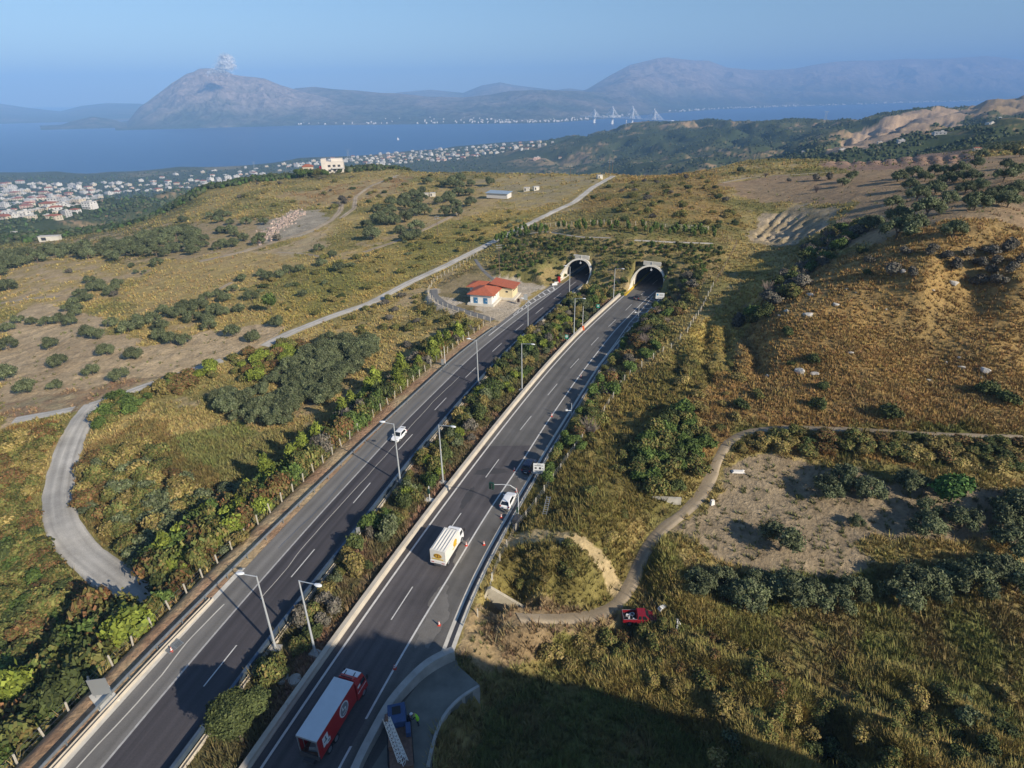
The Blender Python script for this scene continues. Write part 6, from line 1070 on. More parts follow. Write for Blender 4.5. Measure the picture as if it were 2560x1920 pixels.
scatter("1500,1560 2200,1500 2212,1659 1500,1659", 34, 2.2, ('bdk', 'bm', 'bgold', 'boliv', 'bm'), .7, 1.3, 'hollow_shrub', 'bush', 'the bottom right slope', 'shrubs of the bottom right')
put(at2("1690,175 1770,210 1820,255 1880,195 1950,245 1520,180 2010,290 2060,230 2010,180 2150,275 1560,295 1450,295,1.3 1960,355 2060,355 2130,160,1.4 2190,225 1320,230", 1382, 484, .375), 'bgrey', 'grey_shrub', 'round grey thorn bush high on the brown hillside', 'shrub', 'thorn bushes high on the hillside', 1.6)
put(at2("1990,985,1.2 2110,1045,1.4 1440,1125,1.3 1000,805,.9 580,1070,1.1 1270,175 1310,295,.8 840,640,1 870,820,.6 1050,950,.8 1030,1060,1", 1382, 484, .375), 'bdk', 'green_shrub', 'dark green bush alone on the brown hillside', 'shrub', 'green bushes of the hillside', 1.5)
put([(370, 845, 1), (460, 815, .8), (880, 520, 1), (1470, 470, 1), (1400, 460, .8), (725, 450, 1.1), (700, 420, .8), (770, 560, .9), (700, 560, 1), (735, 570, .7), (1190, 530, .7), (1240, 520, .6)], 'bm', 'single_bush', 'olive brown bush standing by itself in dry grass', 'shrub', 'single bushes in dry grass', 1.9)
put([(738, 440, 1.5), (730, 448, 1.2), (600, 520, 1.1), (345, 520, 1), (250, 640, .8), (150, 590, .8)], 'bgrey', 'grey_shrub', 'grey leafless bush beside a dirt track on the left hills', 'shrub', 'grey bushes of the left hills', 2.2)
# plantation above the portals
Q = "1060,585 1075,560 1110,520 1200,512 1300,520 1400,528 1540,532 1570,545 1540,590 1470,640 1440,640 1425,590 1400,562 1370,590 1355,640 1300,640 1280,600 1275,560 1240,562 1205,612 1110,606"
scatter(Q, 290, 1.5, ('bg', 'bdk', 'bg', 'bm', 'bdk'), .5, 1.0, 'plantation_shrub', 'shrub', 'the tunnel hill planting', 'shrubs of the tunnel plantation', (1, 1.2), 90)
P = spots("1060,530 1120,500 1250,492 1400,497 1540,505 1560,522 1400,512 1250,505 1120,515 1080,540", 70, 2.6)
for (x, y), wh in zip(P, where_of(P)): s_ = random.uniform(.9, 1.4); plant('young', 'young_tree', x, y, s_, f"{'short' if s_ < 1.1 else 'taller'} slender young tree, {wh} row on top of the tunnel hill", 'tree', 'young trees on the tunnel hill')

scatter("440,425 560,397 700,388 860,372 960,380 880,465 760,530 740,450 620,445 500,475", 46, 4, ('bm', 'bgold', 'bdk', 'bgrey', 'bm'), 1.2, 2.4, 'hill_bush', 'bush', 'the golden hill by the villa', 'bushes of the villa hill', (.6, .8))
scatter("1340,392 1500,380 1560,400 1600,500 1500,512 1300,488 1250,450", 60, 3.5, ('bm', 'bgold', 'bdk', 'bgrey', 'bm', 'bdk'), 1.2, 2.4, 'hill_bush', 'bush', 'the crest above the tunnels', 'bushes above the tunnels', (.6, .8))
scatter("700,580 880,520 1000,475 1180,445 1150,475 1000,540 880,600 640,700 500,640 560,600", 60, 4, ('bm', 'bgold', 'bdk', 'boliv', 'bm'), .9, 2.0, 'meadow_bush', 'bush', 'the meadow above the concrete road', 'bushes of the meadow', (.6, .8))
scatter("650,720 900,615 930,650 1050,700 900,800 850,720", 36, 2.5, ('bm', 'bgold', 'bgrey', 'bm'), .8, 1.8, 'meadow_bush', 'bush', 'the meadow below the concrete road', 'bushes of the lower meadow', (.6, .9))
scatter("1450,985 1440,880 1480,780 1540,720 1600,780 1640,860 1580,920 1500,980", 20, 3, ('bm', 'bgold', 'bgold', 'bgold'), .7, 1.6, 'slope_bush', 'bush', 'the golden spurs', 'bushes of the golden spurs', (.6, .9))
scatter("1085,1190 1200,1175 1265,1200 1320,1245 1325,1285 1200,1290 1100,1270", 8, 2.4, ('bgold', 'bm', 'bgold'), .6, 1.1, 'mound_bush', 'bush', 'the round mound', 'bushes of the round mound', (.7, 1.0))
scatter("1150,1150 1180,1090 1290,950 1350,880 1420,800 1440,880 1370,960 1340,1060 1360,1130 1350,1200 1290,1180", 14, 3, ('bgold', 'bm', 'bgold'), .7, 1.3, 'slope_bush', 'bush', 'the slope above the shoulder', 'bushes above the right shoulder', (.6, .9))
c = MB(); c.box((0, 0, .1), (4.6, .35, 1.3)); o = c.build('low_wall', mat('stained_wall', (.42, .40, .35), .9, noise=.25, nsc=1), label='low white wall under the green clump beside the track', cat='wall'); q = hit(1440, 1082); o.location = tuple(q); o.rotation_euler = (0, 0, R(-6))
c = MB(); q_ = random.Random(9)
for k in range(420):
    f = q_.random(); dx, dy = np.interp(f, [0, .4, 1], [560, 600, 650]) + q_.gauss(0, 9), np.interp(f, [0, .4, 1], [522, 488, 457]) + q_.gauss(0, 5); g_ = hit(dx, dy); s_ = q_.uniform(.3, 1.3)
    if g_ is not None: c.box((g_[0], g_[1], g_[2] + s_ * .2), (s_ * 1.3, s_, s_ * .8), rz=q_.random() * 3, top=q_.uniform(.3, .9))
c.build('rubble', mat('rubble_pile', (.40, .31, .26), .95, noise=.4, nsc=.4), kind='stuff', label='pale pinkish heap of building rubble along the edge of the grey clearing')
# ------------------------------------------------------------------ boulders
IV3, IF3 = ico(3)
def boulder(s, seed):
    q = np.random.default_rng(seed); pl = q.normal(size=(9, 3)); pl /= np.linalg.norm(pl, axis=1)[:, None]; V = IV3.copy()
    for p_ in pl: d = V @ p_; V = V - np.clip(d - .62, 0, 1)[:, None] * p_
    V = V * np.array([1.3, .95, .8]) * (1 + q.uniform(-.05, .05, (len(V), 1))); me = np_mesh('boulder', V, IF3, MT['rock']); return me
BL = [boulder(1, s) for s in range(4)]; btxt = {5: 'largest upright pale boulder low on the brown hillside', 0: 'flat white boulder near the gully edge of the hillside', 9: 'big white boulder at the right end of the hillside rocks'}
for i, (a, b, s) in enumerate([(970, 528, 1.6), (1128, 466, 1.1), (845, 503, 1.2), (1805, 343, 1.5), (1515, 275, 1.1), (920, 860, 1.5), (1210, 743, .8), (1005, 868, 1.2), (1850, 828, 1.0), (1990, 848, 1.5), (1765, 798, .6), (1838, 770, .7), (1665, 903, .8), (1970, 888, .5), (1420, 492, .5), (1690, 383, .5), (1190, 375, .6), (740, 880, 1.0), (985, 410, 1.3), (1245, 395, .4), (805, 530, .6), (1775, 160, .6)]):
    q = hit(1382 + a * .375, 484 + b * .375); o = link(bpy.data.objects.new('boulder', BL[i % 4])); o.location = (q[0], q[1], q[2] + .1 * s); s *= .72; o.scale = (s, s, s * (1.3 if i == 5 else .8)); o.rotation_euler = (random.uniform(-.3, .3), random.uniform(-.3, .3), random.random() * 6); tag(o, btxt.get(i, f"{'small' if s < .5 else 'medium' if s < .9 else 'large'} pale boulder {'high' if b < 300 else 'midway' if b < 600 else 'low'} on the brown hillside, {'left' if a < 1100 else 'middle' if a < 1600 else 'right'} part"), 'boulder', 'boulders of the hillside')

# ------------------------------------------------------------------ grass tufts (nobody could count them)
bare = np.zeros(XX.size, bool)
yl2 = np.clip(yf, -10, 300); bare |= (xf > lx(LGs, yl2) - 5.0) & (xf < lx(LBs, yl2) + 1.2) & (yf < 215); bare |= (xf > lx(RLs, yl2) - 2.0) & (xf < lx(RGs, yl2) + .6) & (yf < 200); bare |= in_poly(xf, yf, np.array(YARD)) | in_poly(xf, yf, np.array(SLAB))
for nm, Pp, wd, mt in path_obj:
    if Pp[:, 2].min() < -60: continue
    for q in Pp: 
        i0, i1 = np.searchsorted(YS, [q[1] - wd / 2, q[1] + wd / 2]); sl_ = slice(i0 * NU, i1 * NU); bare[sl_] |= (xf[sl_] - q[0]) ** 2 + (yf[sl_] - q[1]) ** 2 < (wd / 2 + .2 + q[1] / 250) ** 2
for p_ in POR:
    rx, ry = xf - p_['m'][0], yf - p_['m'][1]; ss = rx * HD[0] + ry * HD[1]; qq = rx * HQ[0] + ry * HQ[1]; bare |= (np.abs(qq) < 6.2) & (ss > -4) & (ss < 11)
soil = (col[:, 2] > .115)
ii = np.arange(XX.size).reshape(XX.shape)
def tufts(name, lab, dmin, dmax, n, hgt, nb, wd, seed, soilp=.12, gain=1.15, mask=None):
    q = np.random.default_rng(seed); m = (df > dmin) & (df < dmax) & ~bare & (zf > -60) & (yf > 30) & (np.abs(xf) < yf * 1.15 + 20); m &= (q.random(XX.size) < np.where(soil, soilp, 1)) & (fbm(xf, yf, 4, 2, 200) + .5 > q.random(XX.size) * .9)
    m = m if mask is None else mask & ~bare
    idc = np.nonzero(m)[0]; w_ = 1.0 / np.maximum(1, (yf[idc] / 40)); w_ /= w_.sum(); idc = q.choice(idc, n, p=w_) if True else idc
    x = xf[idc] + q.uniform(-.3, .3, n) * (1 + df[idc] / 120); y = yf[idc] + q.uniform(-.3, .3, n) * (1 + df[idc] / 120); z = ground(x, y); sc = hgt * q.uniform(.5, 1.4, n) * np.interp(df[idc], [0, 100, 400], [.9, 1, 1.7])
    base = col[idc].copy(); sm = soil[idc]; base[sm] = np.array([.15, .15, .06]); base = base * q.uniform(.8, 1.25, (n, 1)) * gain; base = base * (1 + q.normal(size=(n, 3)) * .06); a = q.uniform(0, 6.283, (n, nb)); ln = q.uniform(.2, .75, (n, nb)) * sc[:, None]; hh = sc[:, None] * q.uniform(.6, 1.1, (n, nb)); w2 = wd * sc[:, None] * q.uniform(.7, 1.2, (n, nb))
    r0 = q.uniform(0, .35, (n, nb)) * sc[:, None]; bx = x[:, None] + np.cos(a) * r0; by = y[:, None] + np.sin(a) * r0; px, py = -np.sin(a) * w2, np.cos(a) * w2
    V = np.stack([np.stack([bx - px, by - py, np.repeat(z[:, None] - .05, nb, 1)], -1), np.stack([bx + px, by + py, np.repeat(z[:, None] - .05, nb, 1)], -1), np.stack([bx + np.cos(a) * ln, by + np.sin(a) * ln, z[:, None] + hh], -1)], 2).reshape(-1, 3)
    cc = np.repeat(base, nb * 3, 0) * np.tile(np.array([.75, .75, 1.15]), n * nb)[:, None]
    mobj(name, np_mesh(name, V, np.arange(len(V)).reshape(-1, 3), GM, cols={'leafcol': cc}), kind='stuff', label=lab)
GM = mat('dry_grass', (.2, .2, .1), .8, attr='leafcol'); GM.node_tree.nodes['Principled BSDF'].inputs['Specular IOR Level'].default_value = .15
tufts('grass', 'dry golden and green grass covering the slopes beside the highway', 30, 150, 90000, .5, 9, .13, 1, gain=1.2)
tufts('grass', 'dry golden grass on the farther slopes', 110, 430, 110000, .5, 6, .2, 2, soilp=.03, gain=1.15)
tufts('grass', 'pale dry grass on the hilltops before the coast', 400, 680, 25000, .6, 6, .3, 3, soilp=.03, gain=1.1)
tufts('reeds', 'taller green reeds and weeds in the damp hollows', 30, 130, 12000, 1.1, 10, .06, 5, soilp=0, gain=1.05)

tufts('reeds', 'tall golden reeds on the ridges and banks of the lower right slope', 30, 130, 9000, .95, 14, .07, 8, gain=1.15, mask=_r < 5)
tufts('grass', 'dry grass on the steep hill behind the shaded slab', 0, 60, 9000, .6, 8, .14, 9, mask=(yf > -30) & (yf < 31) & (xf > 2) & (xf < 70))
# ------------------------------------------------------------------ distant scrub and town
def scrub(name, lab, m, n, r0, r1, pal, seed):
    q = np.random.default_rng(seed); idc = np.nonzero(m)[0]; w_ = 1 / np.maximum(yf[idc], 300) ** .5; w_ /= w_.sum(); idc = q.choice(idc, n, p=w_); V0, F0 = ico(1); k = len(V0)
    x = xf[idc] + q.uniform(-6, 6, n); y = yf[idc] + q.uniform(-6, 6, n); z = ground(x, y); s = q.uniform(r0, r1, n) * np.interp(yf[idc], [400, 1100, 3000], [.62, .9, 1.2]); nz_ = q.uniform(.5, 1.35, (n, k)); sc = np.stack([s, s, s * q.uniform(.7, 1.1, n)], 1)
    V = (V0[None] * nz_[..., None] * sc[:, None] + np.stack([x, y, z + s * .5], 1)[:, None]).reshape(-1, 3); F = (F0[None] + (np.arange(n) * k)[:, None, None]).reshape(-1, 3)
    c0 = np.array(pal)[q.integers(0, len(pal), n)] * q.uniform(.7, 1.3, (n, 1)); cc = (c0[:, None] * q.uniform(.75, 1.25, (n, k, 1))).reshape(-1, 3)
    mobj(name, np_mesh(name, V, F, GM2, cols={'leafcol': cc}), kind='stuff', label=lab)
GM2 = mat('distant_leaf', (.1, .1, .05), .9, attr='leafcol'); GM2.node_tree.nodes['Principled BSDF'].inputs['Specular IOR Level'].default_value = .1
fbg = fbm(xf, yf, 90, 3, 300); SP = [(.05, .07, .03), (.07, .09, .045), (.04, .055, .025), (.09, .10, .055)]
okf = (df > 560) & (zf < 12) & (zf > SEA + 3) & (yf > 300) & (np.abs(xf) < yf * .98) & (col[:, 0] < .17)
scrub('woodland', 'dark scrub and olive woods on the hills towards the bridge', okf & (xf > -120 + .0 * yf) & (zf > -185) & (fbg + fbm(xf, yf, 25, 2, 310) * .6 > -.10), 17000, 1.5, 3.6, SP, 11)
scrub('woodland', 'green gardens and groves of the coastal plain around the town', okf & ((xf <= -120) | (zf <= -185)) & (fbg > -.26), 20000, 1.8, 4.2, SP + [(.06, .10, .03)], 12)
scrub('scrub', 'low dark scrub scattered over the right hand hills', (df > 330) & (df < 1300) & (xf > 60) & (fbg > .02) & (zf > 5) & ~soil, 900, .8, 1.8, SP, 13)
HM = {k: mat('render_' + k, c_, .9, vary=.12) for k, c_ in dict(white=(.62, .60, .57), cream=(.58, .51, .40), grey=(.48, .47, .46), pink=(.60, .42, .34)).items()}
RM = [mat('house_roof_tile', (.34, .12, .07), .9), mat('flat_roof', (.52, .50, .47), .9)]; WM = mat('dark_opening', (.05, .055, .065), .4)
def house_proto(k, seed):
    q = random.Random(seed); w_, d_, h_ = q.uniform(10, 16), q.uniform(9, 13), q.choice((3.5, 6.5, 6.8, 9.5)); r = bpy.data.objects.new('house', None); c = MB(); c.box((0, 0, h_ / 2 - 1), (w_, d_, h_ + 2))
    if q.random() < .5: c.box((q.choice((-1, 1)) * w_ * .3, 0, h_ * .3), (w_ * .7, d_ * .8, h_ * .6 + 1))
    P_ = []
    def take(mb, nm, m):
        me = bpy.data.meshes.new(nm); me.from_pydata([tuple(v) for v in mb.v], [], mb.f); me.materials.append(m); me.update(); P_.append((nm, me))
    take(c, 'wall', HM[k]); c = MB()
    if q.random() < .28: hip(c, 0, 0, w_, d_, h_ + .1, 1.9, d_ * .42, 'x', .5); take(c, 'roof', RM[0])
    else: c.box((0, 0, h_ + .12), (w_ + .5, d_ + .5, .25)); c.box((w_ * .15, 0, h_ + 1.2), (3.5, 3.5, 2.2)); take(c, 'roof', RM[1])
    fl = max(1, round(h_ / 3.2)); c = MB()
    for f in range(fl):
        for s_ in (-1, 1):
            for x in np.linspace(-w_ * .32, w_ * .32, 3): c.box((x, s_ * (d_ / 2 + .02), 1.7 + f * 3.1), (1.5, .1, 1.4))
        for y in (-d_ * .22, d_ * .22): c.box((w_ / 2 + .02, y, 1.7 + f * 3.1), (.1, 1.5, 1.4))
    take(c, 'window_row', WM)
    if fl > 1: c = MB(); c.box((0, -d_ / 2 - .7, 3.2), (w_ * .8, 1.4, .9)); take(c, 'balcony', HM[k])
    return P_
HP = {k: [house_proto(k, 1000 + i * 10 + s) for s in range(4)] for i, k in enumerate(HM)}
def house(q, lab, grp, sc=1.0, k=None, rz=None, name='house', cat='house'):
    k = k or random.choice(('white', 'white', 'white', 'cream', 'cream', 'grey', 'pink')); r = empty(name, (q[0], q[1], q[2]), R(random.uniform(-35, 35)) if rz is None else rz, lab.replace('KK', {'white': 'white', 'cream': 'cream', 'grey': 'grey', 'pink': 'pinkish'}[k]), cat, grp); sc *= random.uniform(.7, 1.35); r.scale = (sc, sc * random.uniform(.8, 1.2), sc * .9)
    for nm, me in random.choice(HP[k]): link(bpy.data.objects.new(nm, me), r)
    return r
def dspots(poly, n, dmin, seed):
    P = np.array([[float(v) for v in t.split(',')] for t in poly.split()]); q = np.random.default_rng(seed); out = []; t = 0
    while len(out) < n and t < n * 60:
        a = q.uniform(P[:, 0].min(), P[:, 0].max()); b = q.uniform(P[:, 1].min(), P[:, 1].max()); t += 1
        if in_poly(np.array([a]), np.array([b]), P)[0] and all(abs(a - c_) > dmin or abs(b - d_) > dmin * .45 for c_, d_ in out): out.append((a, b))
    return out
for poly, n, dm, lab, grp, sc in (("0,398 60,394 130,400 180,402 230,398 240,425 160,440 110,450 0,455", 80, 10, 'KK house in the big left town', 'houses of the left town', 1.2), ("0,458 60,456 190,440 200,455 120,475 0,478", 22, 12, 'KK house in the near town corner', 'houses of the near left town', 1.0),
                                  ("240,398 330,396 400,392 480,384 540,372 570,380 500,392 430,404 380,412 300,418 250,420", 42, 13, 'KK villa right of the left town', 'villas below the golden ridge', 1.1), ("100,400 300,392 420,370 540,362 620,356 640,366 560,376 420,384 300,396", 20, 18, 'KK lone house in shore groves', 'lone houses near the shore', 1.0),
                                  ("600,356 700,346 800,336 900,326 960,322 960,340 900,350 830,360 740,350 640,362", 85, 9, 'KK house of the long coastal town', 'houses of the coastal town', 1.15), ("960,320 1060,314 1180,304 1200,310 1150,322 1060,334 960,350 930,352", 60, 10, 'KK house below the wooded hills', 'houses at the right end of town', 1.15)):
    HQ_ = [q for q in (hit(a, b) for a, b in dspots(poly, n, dm, int(sc * 100) + n)) if q is not None and q[2] > SEA + 1 and q[1] > 600]
    for q, wh in zip(HQ_, where_of([(q[0], q[1]) for q in HQ_])): house(q, f'{lab}, {wh} rows', grp, sc)
for (a, b), k, lab, sc in (((455, 400), 'white', 'large white flat roofed house, biggest below the golden ridge', 1.9), ((1048, 318), 'white', 'tall white block standing out above the coastal town', 2.2), ((1820, 323), 'white', 'white house under the pale cliff', 1.0), ((1735, 330), 'white', 'white house left of the pale cliff foot', .8), ((2030, 290), 'white', 'white villa among dark trees on the right slope', 1.3), ((2140, 268), 'white', 'long white house high on the right slope', 1.1), ((1945, 308), 'grey', 'grey house on the wooded right slope', .8), ((2110, 325), 'cream', 'small cream house beside the bare right slope', .6), ((1900, 310), 'cream', 'cream house between dark trees of the right slope', .8), ((1210, 342), 'cream', 'cream house at the foot of the wooded hill', 1.1), ((1160, 345), 'pink', 'long red roofed sheds at the foot of the wooded hill', 1.6), ((2160, 255), 'white', 'topmost white house on the right slope', .9)):
    q = hit(a, b); house(q, lab, None, sc * (.6 if a > 1300 else .8), k)
# hilltop villa and its neighbour
q = hit(722, 372); r = empty('hilltop_villa', (q[0], q[1], q[2] - .3), R(10), 'big cream flat roofed villa on the golden hilltop', 'house'); k_ = q[1] / 470
c = MB(); c.box((0, 0, 4 * k_), (15 * k_, 10 * k_, 8 * k_)); c.box((-6.5 * k_, -1, 5 * k_), (3 * k_, 9 * k_, 10 * k_)); c.box((3 * k_, 1, 8.6 * k_), (8 * k_, 6 * k_, 2.6 * k_)); c.build('wall', mat('pinkish_render', (.66, .60, .53), .9, noise=.08, nsc=.3), r)
for x in (-2.5, 1, 4.5):
    for z in (2, 5.2): c = MB(); c.box((x * k_, -5.05 * k_, z * k_), (1.9 * k_, .12, 1.5 * k_)); c.build('window', WM, r)
c = MB(); c.box((3.5 * k_, -5.8 * k_, 3.7 * k_), (8 * k_, 1.5 * k_, .8 * k_)); c.build('balcony', HM['white'], r); c = MB(); c.box((-8.8 * k_, -3 * k_, 3 * k_), (1.6 * k_, 2 * k_, 4.4 * k_)); c.build('red_awning', mat('crimson', (.55, .02, .08), .7), r)
q = hit(667, 375); r = empty('yellow_house', (q[0], q[1], q[2] - .3), R(15), 'yellow house with red hipped roof beside the hilltop villa', 'house'); c = MB(); c.box((0, 0, 2.8 * k_), (8 * k_, 7 * k_, 5.8 * k_)); c.build('wall', HM['cream'], r); c = MB(); hip(c, 0, 0, 8 * k_, 7 * k_, 5.75 * k_, 1.6 * k_, 3 * k_, 'x'); c.build('roof', RM[0], r)
for x in (-2, 2): c = MB(); c.box((x * k_, -3.55 * k_, 3.8 * k_), (1.4 * k_, .1, 1.3 * k_)); c.build('window', WM, r)
for dx in np.arange(640, 712, 6):
    q = hit(dx, 383 + random.uniform(-3, 3)); plant('tree', 'garden_tree', q[0], q[1], random.uniform(1.3, 2.0), 'dark garden tree in front of the hilltop villa', 'tree', 'garden trees of the hilltop villa', .8)
q = hit(1078, 427); c = MB(); c.box((0, 0, 1.4), (14, 6, 2.8)); r = empty('farm_shed', tuple(q), R(-25), 'low shed with pale blue roof at the right end of the orchard', 'shed'); c.build('wall', HM['white'], r); c = MB(); c.add([(-7.6, -3.6, 2.8), (7.6, -3.6, 2.8), (7.6, 3.6, 3.6), (-7.6, 3.6, 3.6), (-7.6, -3.6, 3.0), (7.6, -3.6, 3.0), (7.6, 3.6, 3.8), (-7.6, 3.6, 3.8)], [(3, 2, 1, 0), (4, 5, 6, 7), (0, 1, 5, 4), (1, 2, 6, 5), (2, 3, 7, 6), (3, 0, 4, 7)]); c.build('roof', mat('blue_sheet_roof', (.30, .38, .46), .5), r)
for (a, b), lab in (((921, 425), 'concrete cube hut beside the orchard track'), ((935, 424), 'pale hut between orchard and coast'), ((1138, 413), 'roofless block hut left of its twin on the bare ground'), ((1158, 411), 'roofless block hut right of its twin on the bare ground'), ((1295, 386), 'small hut beside the two utility poles'), ((110, 520), 'long grey farm building among the left groves'), ((32, 507), 'pale blue roofed shed at the left edge'), ((150, 413), 'blue tarpaulin covered store in the left town')):
    q = hit(a, b); s = 1.0 if b > 380 and a > 800 else 1.5; c = MB(); c.box((0, 0, 1.0), (3.4, 3.0, 2.6)); o = empty('hut', tuple(q), R(random.uniform(-20, 20)), lab, 'hut'); o.scale = (s * (2.6 if 'long' in lab else 1), s, s); c.build('wall', MT['pale'], o); c = MB(); c.box((-.8, -1.52, 1.2), (.8, .1, 1.4)); c.build('opening', WM, o); c = MB(); c.box((0, 0, 2.36), (3.6, 3.2, .12)); c.build('roof', RM[1], o)
# white garden wall on the ridge
a_ = hit(375, 446); b_ = a_ + np.array([a_[1] * .035, a_[1] * .012, 0]); c = MB(); d_ = Vector(b_) - Vector(a_); c.box((0, 0, 1.2), (Vector(d_).length, .6, 3.2)); o = c.build('garden_wall', MT['wall'], label='white garden wall on the golden ridge above the left town', cat='wall'); o.location = (Vector(a_) + Vector(b_)) / 2; o.rotation_euler = (0, 0, math.atan2(d_[1], d_[0]))

# ------------------------------------------------------------------ utility poles, pylons, mast
def upole(q, h, lab, arms=2, rz=.4):
    r = empty('utility_pole', tuple(q), rz, lab, 'utility pole'); c = MB(); c.tube([(0, 0, -.5), (0, 0, h)], .16, 8, .11); c.build('pole', MT['wood'], r)
    for k in range(arms): c = MB(); c.box((0, 0, h - .5 - k * .9), (2.2, .12, .14)); [c.tube([(x, 0, h - .45 - k * .9), (x, 0, h - .2 - k * .9)], .05, 5) for x in (-1, -.4, .4, 1)]; c.build('crossarm', MT['steel'], r)
for (a, b), h, lab in (((1079, 592), 11, 'pale utility pole with stacked crossarms behind the service building'), ((946, 512), 10, 'dark utility pole on the grass below the orchard'), ((855, 408), 9, 'leaning dark utility pole left of the orchard'), ((1315, 383), 11, 'left pole of the pair at the crest beside the hut'), ((1322, 382), 11, 'right pole of the pair at the crest beside the hut'), ((1232, 385), 9, 'thin pole on the crest left of the concrete road')):
    upole(hit(a, b), h, lab)
c = MB(); p = nw(1186, 782); upole((p.x, p.y, 0), 2.2, 'short dark post in front of the service building lane', 0)
def lattice(q, h, lab, w_=5, name='pylon'):
    r = empty(name, tuple(q), .5, lab, 'pylon'); c = MB(); L4 = lambda f, i: Vector(((1 if i in (0, 1) else -1) * w_ * (1 - f * .85), (1 if i in (1, 2) else -1) * w_ * (1 - f * .85), h * f)) / 1.0
    for i in range(4): c.tube([L4(0, i) * 1.0, L4(.9, i)], .28, 4, .18)
    for k in range(7):
        for i in range(4): c.tube([L4(k / 8, i), L4((k + 1) / 8, (i + 1) % 4)], .16, 3)
    c.build('tower', MT['steel'], r)
    c = MB(); c.tube([(-w_ * 1.9, 0, h * .95), (w_ * 1.9, 0, h * .95)], .25, 4); c.tube([(0, 0, h * .7), (-w_ * 1.9, 0, h)], .2, 4); c.tube([(0, 0, h * .7), (w_ * 1.9, 0, h)], .2, 4); c.build('crossarm', MT['steel'], r)
lattice(hit(754, 352), 62, 'tall lattice pylon rising over the coastal town in front of the sea', 7); lattice(hit(551, 370), 40, 'smaller lattice pylon left of the hilltop villa', 4)
q = hit(1352, 276) ; r = empty('radio_mast', tuple(q), 0, 'striped radio mast on the wooded hill in front of the bridge', 'mast'); c = MB(); c.tube([(0, 0, -2), (0, 0, 30)], 1.0, 8, .7); c.build('mast', MT['steel'], r)
for z in (20, 25, 29): c = MB(); c.tube([(0, 0, z), (0, 0, z + 2.2)], 2.2, 8); c.build('antenna_ring', MT['white'], r)
c = MB(); [c.tube([(x, 0, -5), (x * .8, 0, 32)], .5, 4) for x in (-3, 3)]; c.tube([(-9, 0, 31), (9, 0, 31)], .6, 4); q = hit(1782, 262); o = c.build('pylon', MT['steel'], label='low lattice pylon on the skyline of the right hills', cat='pylon'); o.location = tuple(q)

# ------------------------------------------------------------------ bridge, sailing boat, cloud, far shore towns
M3, M2 = nw(1578.8, 313.4, SEA), nw(1529.7, 310.2, SEA); st = M3 - M2; r = empty('cable_bridge', M2, math.atan2(st.y, st.x), 'white four pylon cable stayed bridge crossing the gulf', 'bridge'); ln = st.length
BM_ = mat('bridge_white', (.80, .80, .78), .6)
def zt(px, py, base): 
    d = ray(px / K, py / K); return CAMZ + d[2] / np.hypot(d[0], d[1]) * math.hypot(base.x, base.y) - SEA
for k, tp in ((-1, (1487.7, 272)), (0, (1529.7, 265.5)), (1, (1578.8, 264.5)), (2, (1638.6, 271.4))):
    b = M2 + st * k; X = ln * k; h = zt(*tp, b); dk = h * .36
    c = MB(); c.tube([(X, 0, -5), (X, 0, dk - 8)], 16, 10, 11); c.tube([(X, 0, dk - 8), (X, 0, dk - 2)], 11, 8, 20); c.build('pier', BM_, r)
    c = MB(); [c.tube([(X + sx * 17, sy * 12, dk - 2), (X + sx * 3, 0, h * .80)], 4.6, 6, 3.6) for sx in (-1, 1) for sy in (-1, 1)]; c.tube([(X, 0, h * .78), (X, 0, h)], 6.0, 6, 3.5); c.build('pylon', BM_, r)
    c = MB()
    for n_ in range(1, 12):
        for s_ in (-1, 1): c.tube([(X, 0, h * (.96 - .015 * (11 - n_))), (X + s_ * n_ * ln * .041, 0, dk)], .8, 3)
    c.build('stay_cables', BM_, r)
c = MB(); hb_ = zt(1529.7, 265.5, M2) * .36; c.box((ln * .5, 0, hb_), (ln * 4.6, 27, 4)); c.build('deck', BM_, r)
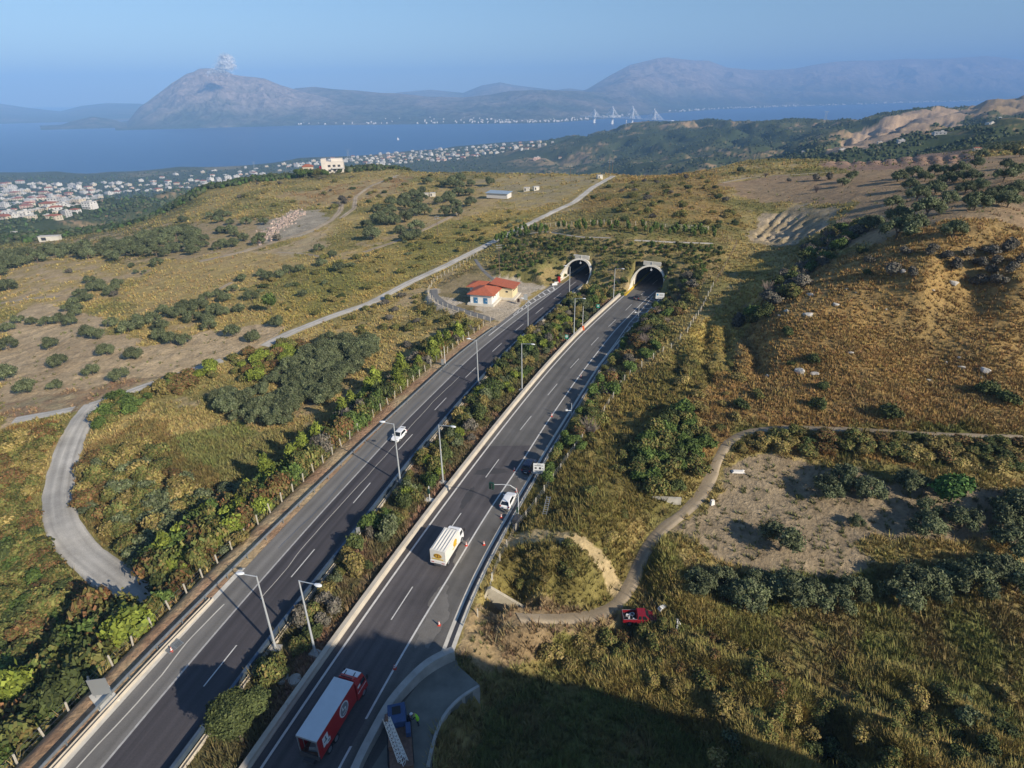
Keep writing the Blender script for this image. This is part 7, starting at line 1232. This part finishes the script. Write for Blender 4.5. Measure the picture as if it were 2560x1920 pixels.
q = nw(995, 350, SEA); r = empty('sailing_boat', q, .5, 'small white sailing boat out on the blue gulf', 'boat'); c = MB(); c.loft([[(x, -w_, 2.2), (x, 0, -.3), (x, w_, 2.2)] for x, w_ in ((-9, 1.5), (-3, 2.6), (4, 2.2), (9, .2))]); c.build('hull', MT['white'], r); c = MB(); c.prism([(-5, 0), (4, .0), (4, .15), (-5, .15)], 3, 3.2); c.add([(-6, 0, 3), (1, .3, 3), (1, 0, 22), (-6, .12, 3), (1, .42, 3), (1, .12, 22)], [(0, 1, 2), (5, 4, 3), (0, 3, 4, 1), (1, 4, 5, 2), (2, 5, 3, 0)]); c.add([(1.5, 0, 3), (8, .2, 3), (1.5, .1, 17), (1.5, .12, 3), (8, .32, 3), (1.5, .22, 17)], [(0, 1, 2), (5, 4, 3), (0, 3, 4, 1), (1, 4, 5, 2), (2, 5, 3, 0)]); c.build('sail', MT['white'], r); c = MB(); c.tube([(1.2, .1, 2), (1.2, .1, 23)], .15, 5); c.build('mast', MT['steel'], r)
def specks(name, lab, poly, n, seed, s0=7, s1=16):
    c = MB(); q = np.random.default_rng(seed); P = [tuple(map(float, t.split(','))) for t in poly.split()]
    for _ in range(n):
        u = q.random() * (len(P) - 1); i = int(u); f = u - i; X = P[i][0] * (1 - f) + P[i + 1][0] * f; yb_ = np.interp(X, SH[:, 0], SH[:, 1]); dd = q.random() ** 2 * (P[i][1] * (1 - f) + P[i + 1][1] * f); b = at(X, yb_, SEA); k = 1 + (20 + dd * 60) / np.hypot(*b[:2]); x, y = b[0] * k, b[1] * k; s = q.uniform(s0, s1)
        c.box((x, y, SEA + 8 + dd * 2.2 + 4), (s * 1.6, s, 14), rz=q.random())
    c.build(name, HM['white'], kind='stuff', label=lab)
specks('far_settlement', 'white houses of the far shore behind the bridge', "1080,5 1150,5 1200,6 1290,6 1360,5", 120, 5, 5, 11); specks('far_settlement', 'white houses strung along the right far shore', "1440,5 1600,4 1700,7 1850,6 2000,5 2120,4", 200, 6, 8, 15); specks('far_settlement', 'scattered white houses of the far shore below the dark hills', "640,6 760,12 860,14 1000,18 1080,8", 80, 7, 5, 11)
LMc = mat('cloud_vapour', (.85, .86, .88), 1, attr='leafcol'); d = ray(483, 140); t = 7600 / d[1]; cx = Vector((d[0] * t, d[1] * t, CAMZ + d[2] * t)); LM_, LM = LM, LMc
bl = [(dx, 0, dy, rr, rr * .8) for dx, dy, rr in ((0, 0, 55), (60, 20, 50), (20, 60, 42), (70, 62, 34), (-60, -35, 34), (-130, -70, 30), (-180, -85, 24), (40, -40, 50), (-40, -75, 40), (90, -20, 36))]
me = crown_mesh('cloud', bl, 9000, 5.5, [(.80, .81, .84), (.72, .74, .79)], 77, 1.0, 0, core=.01, spread=.45); LM = LM_; V_ = 0
o = mobj('cloud', me, kind='stuff', label='small white cloud hanging on the mountain peak'); o.location = cx
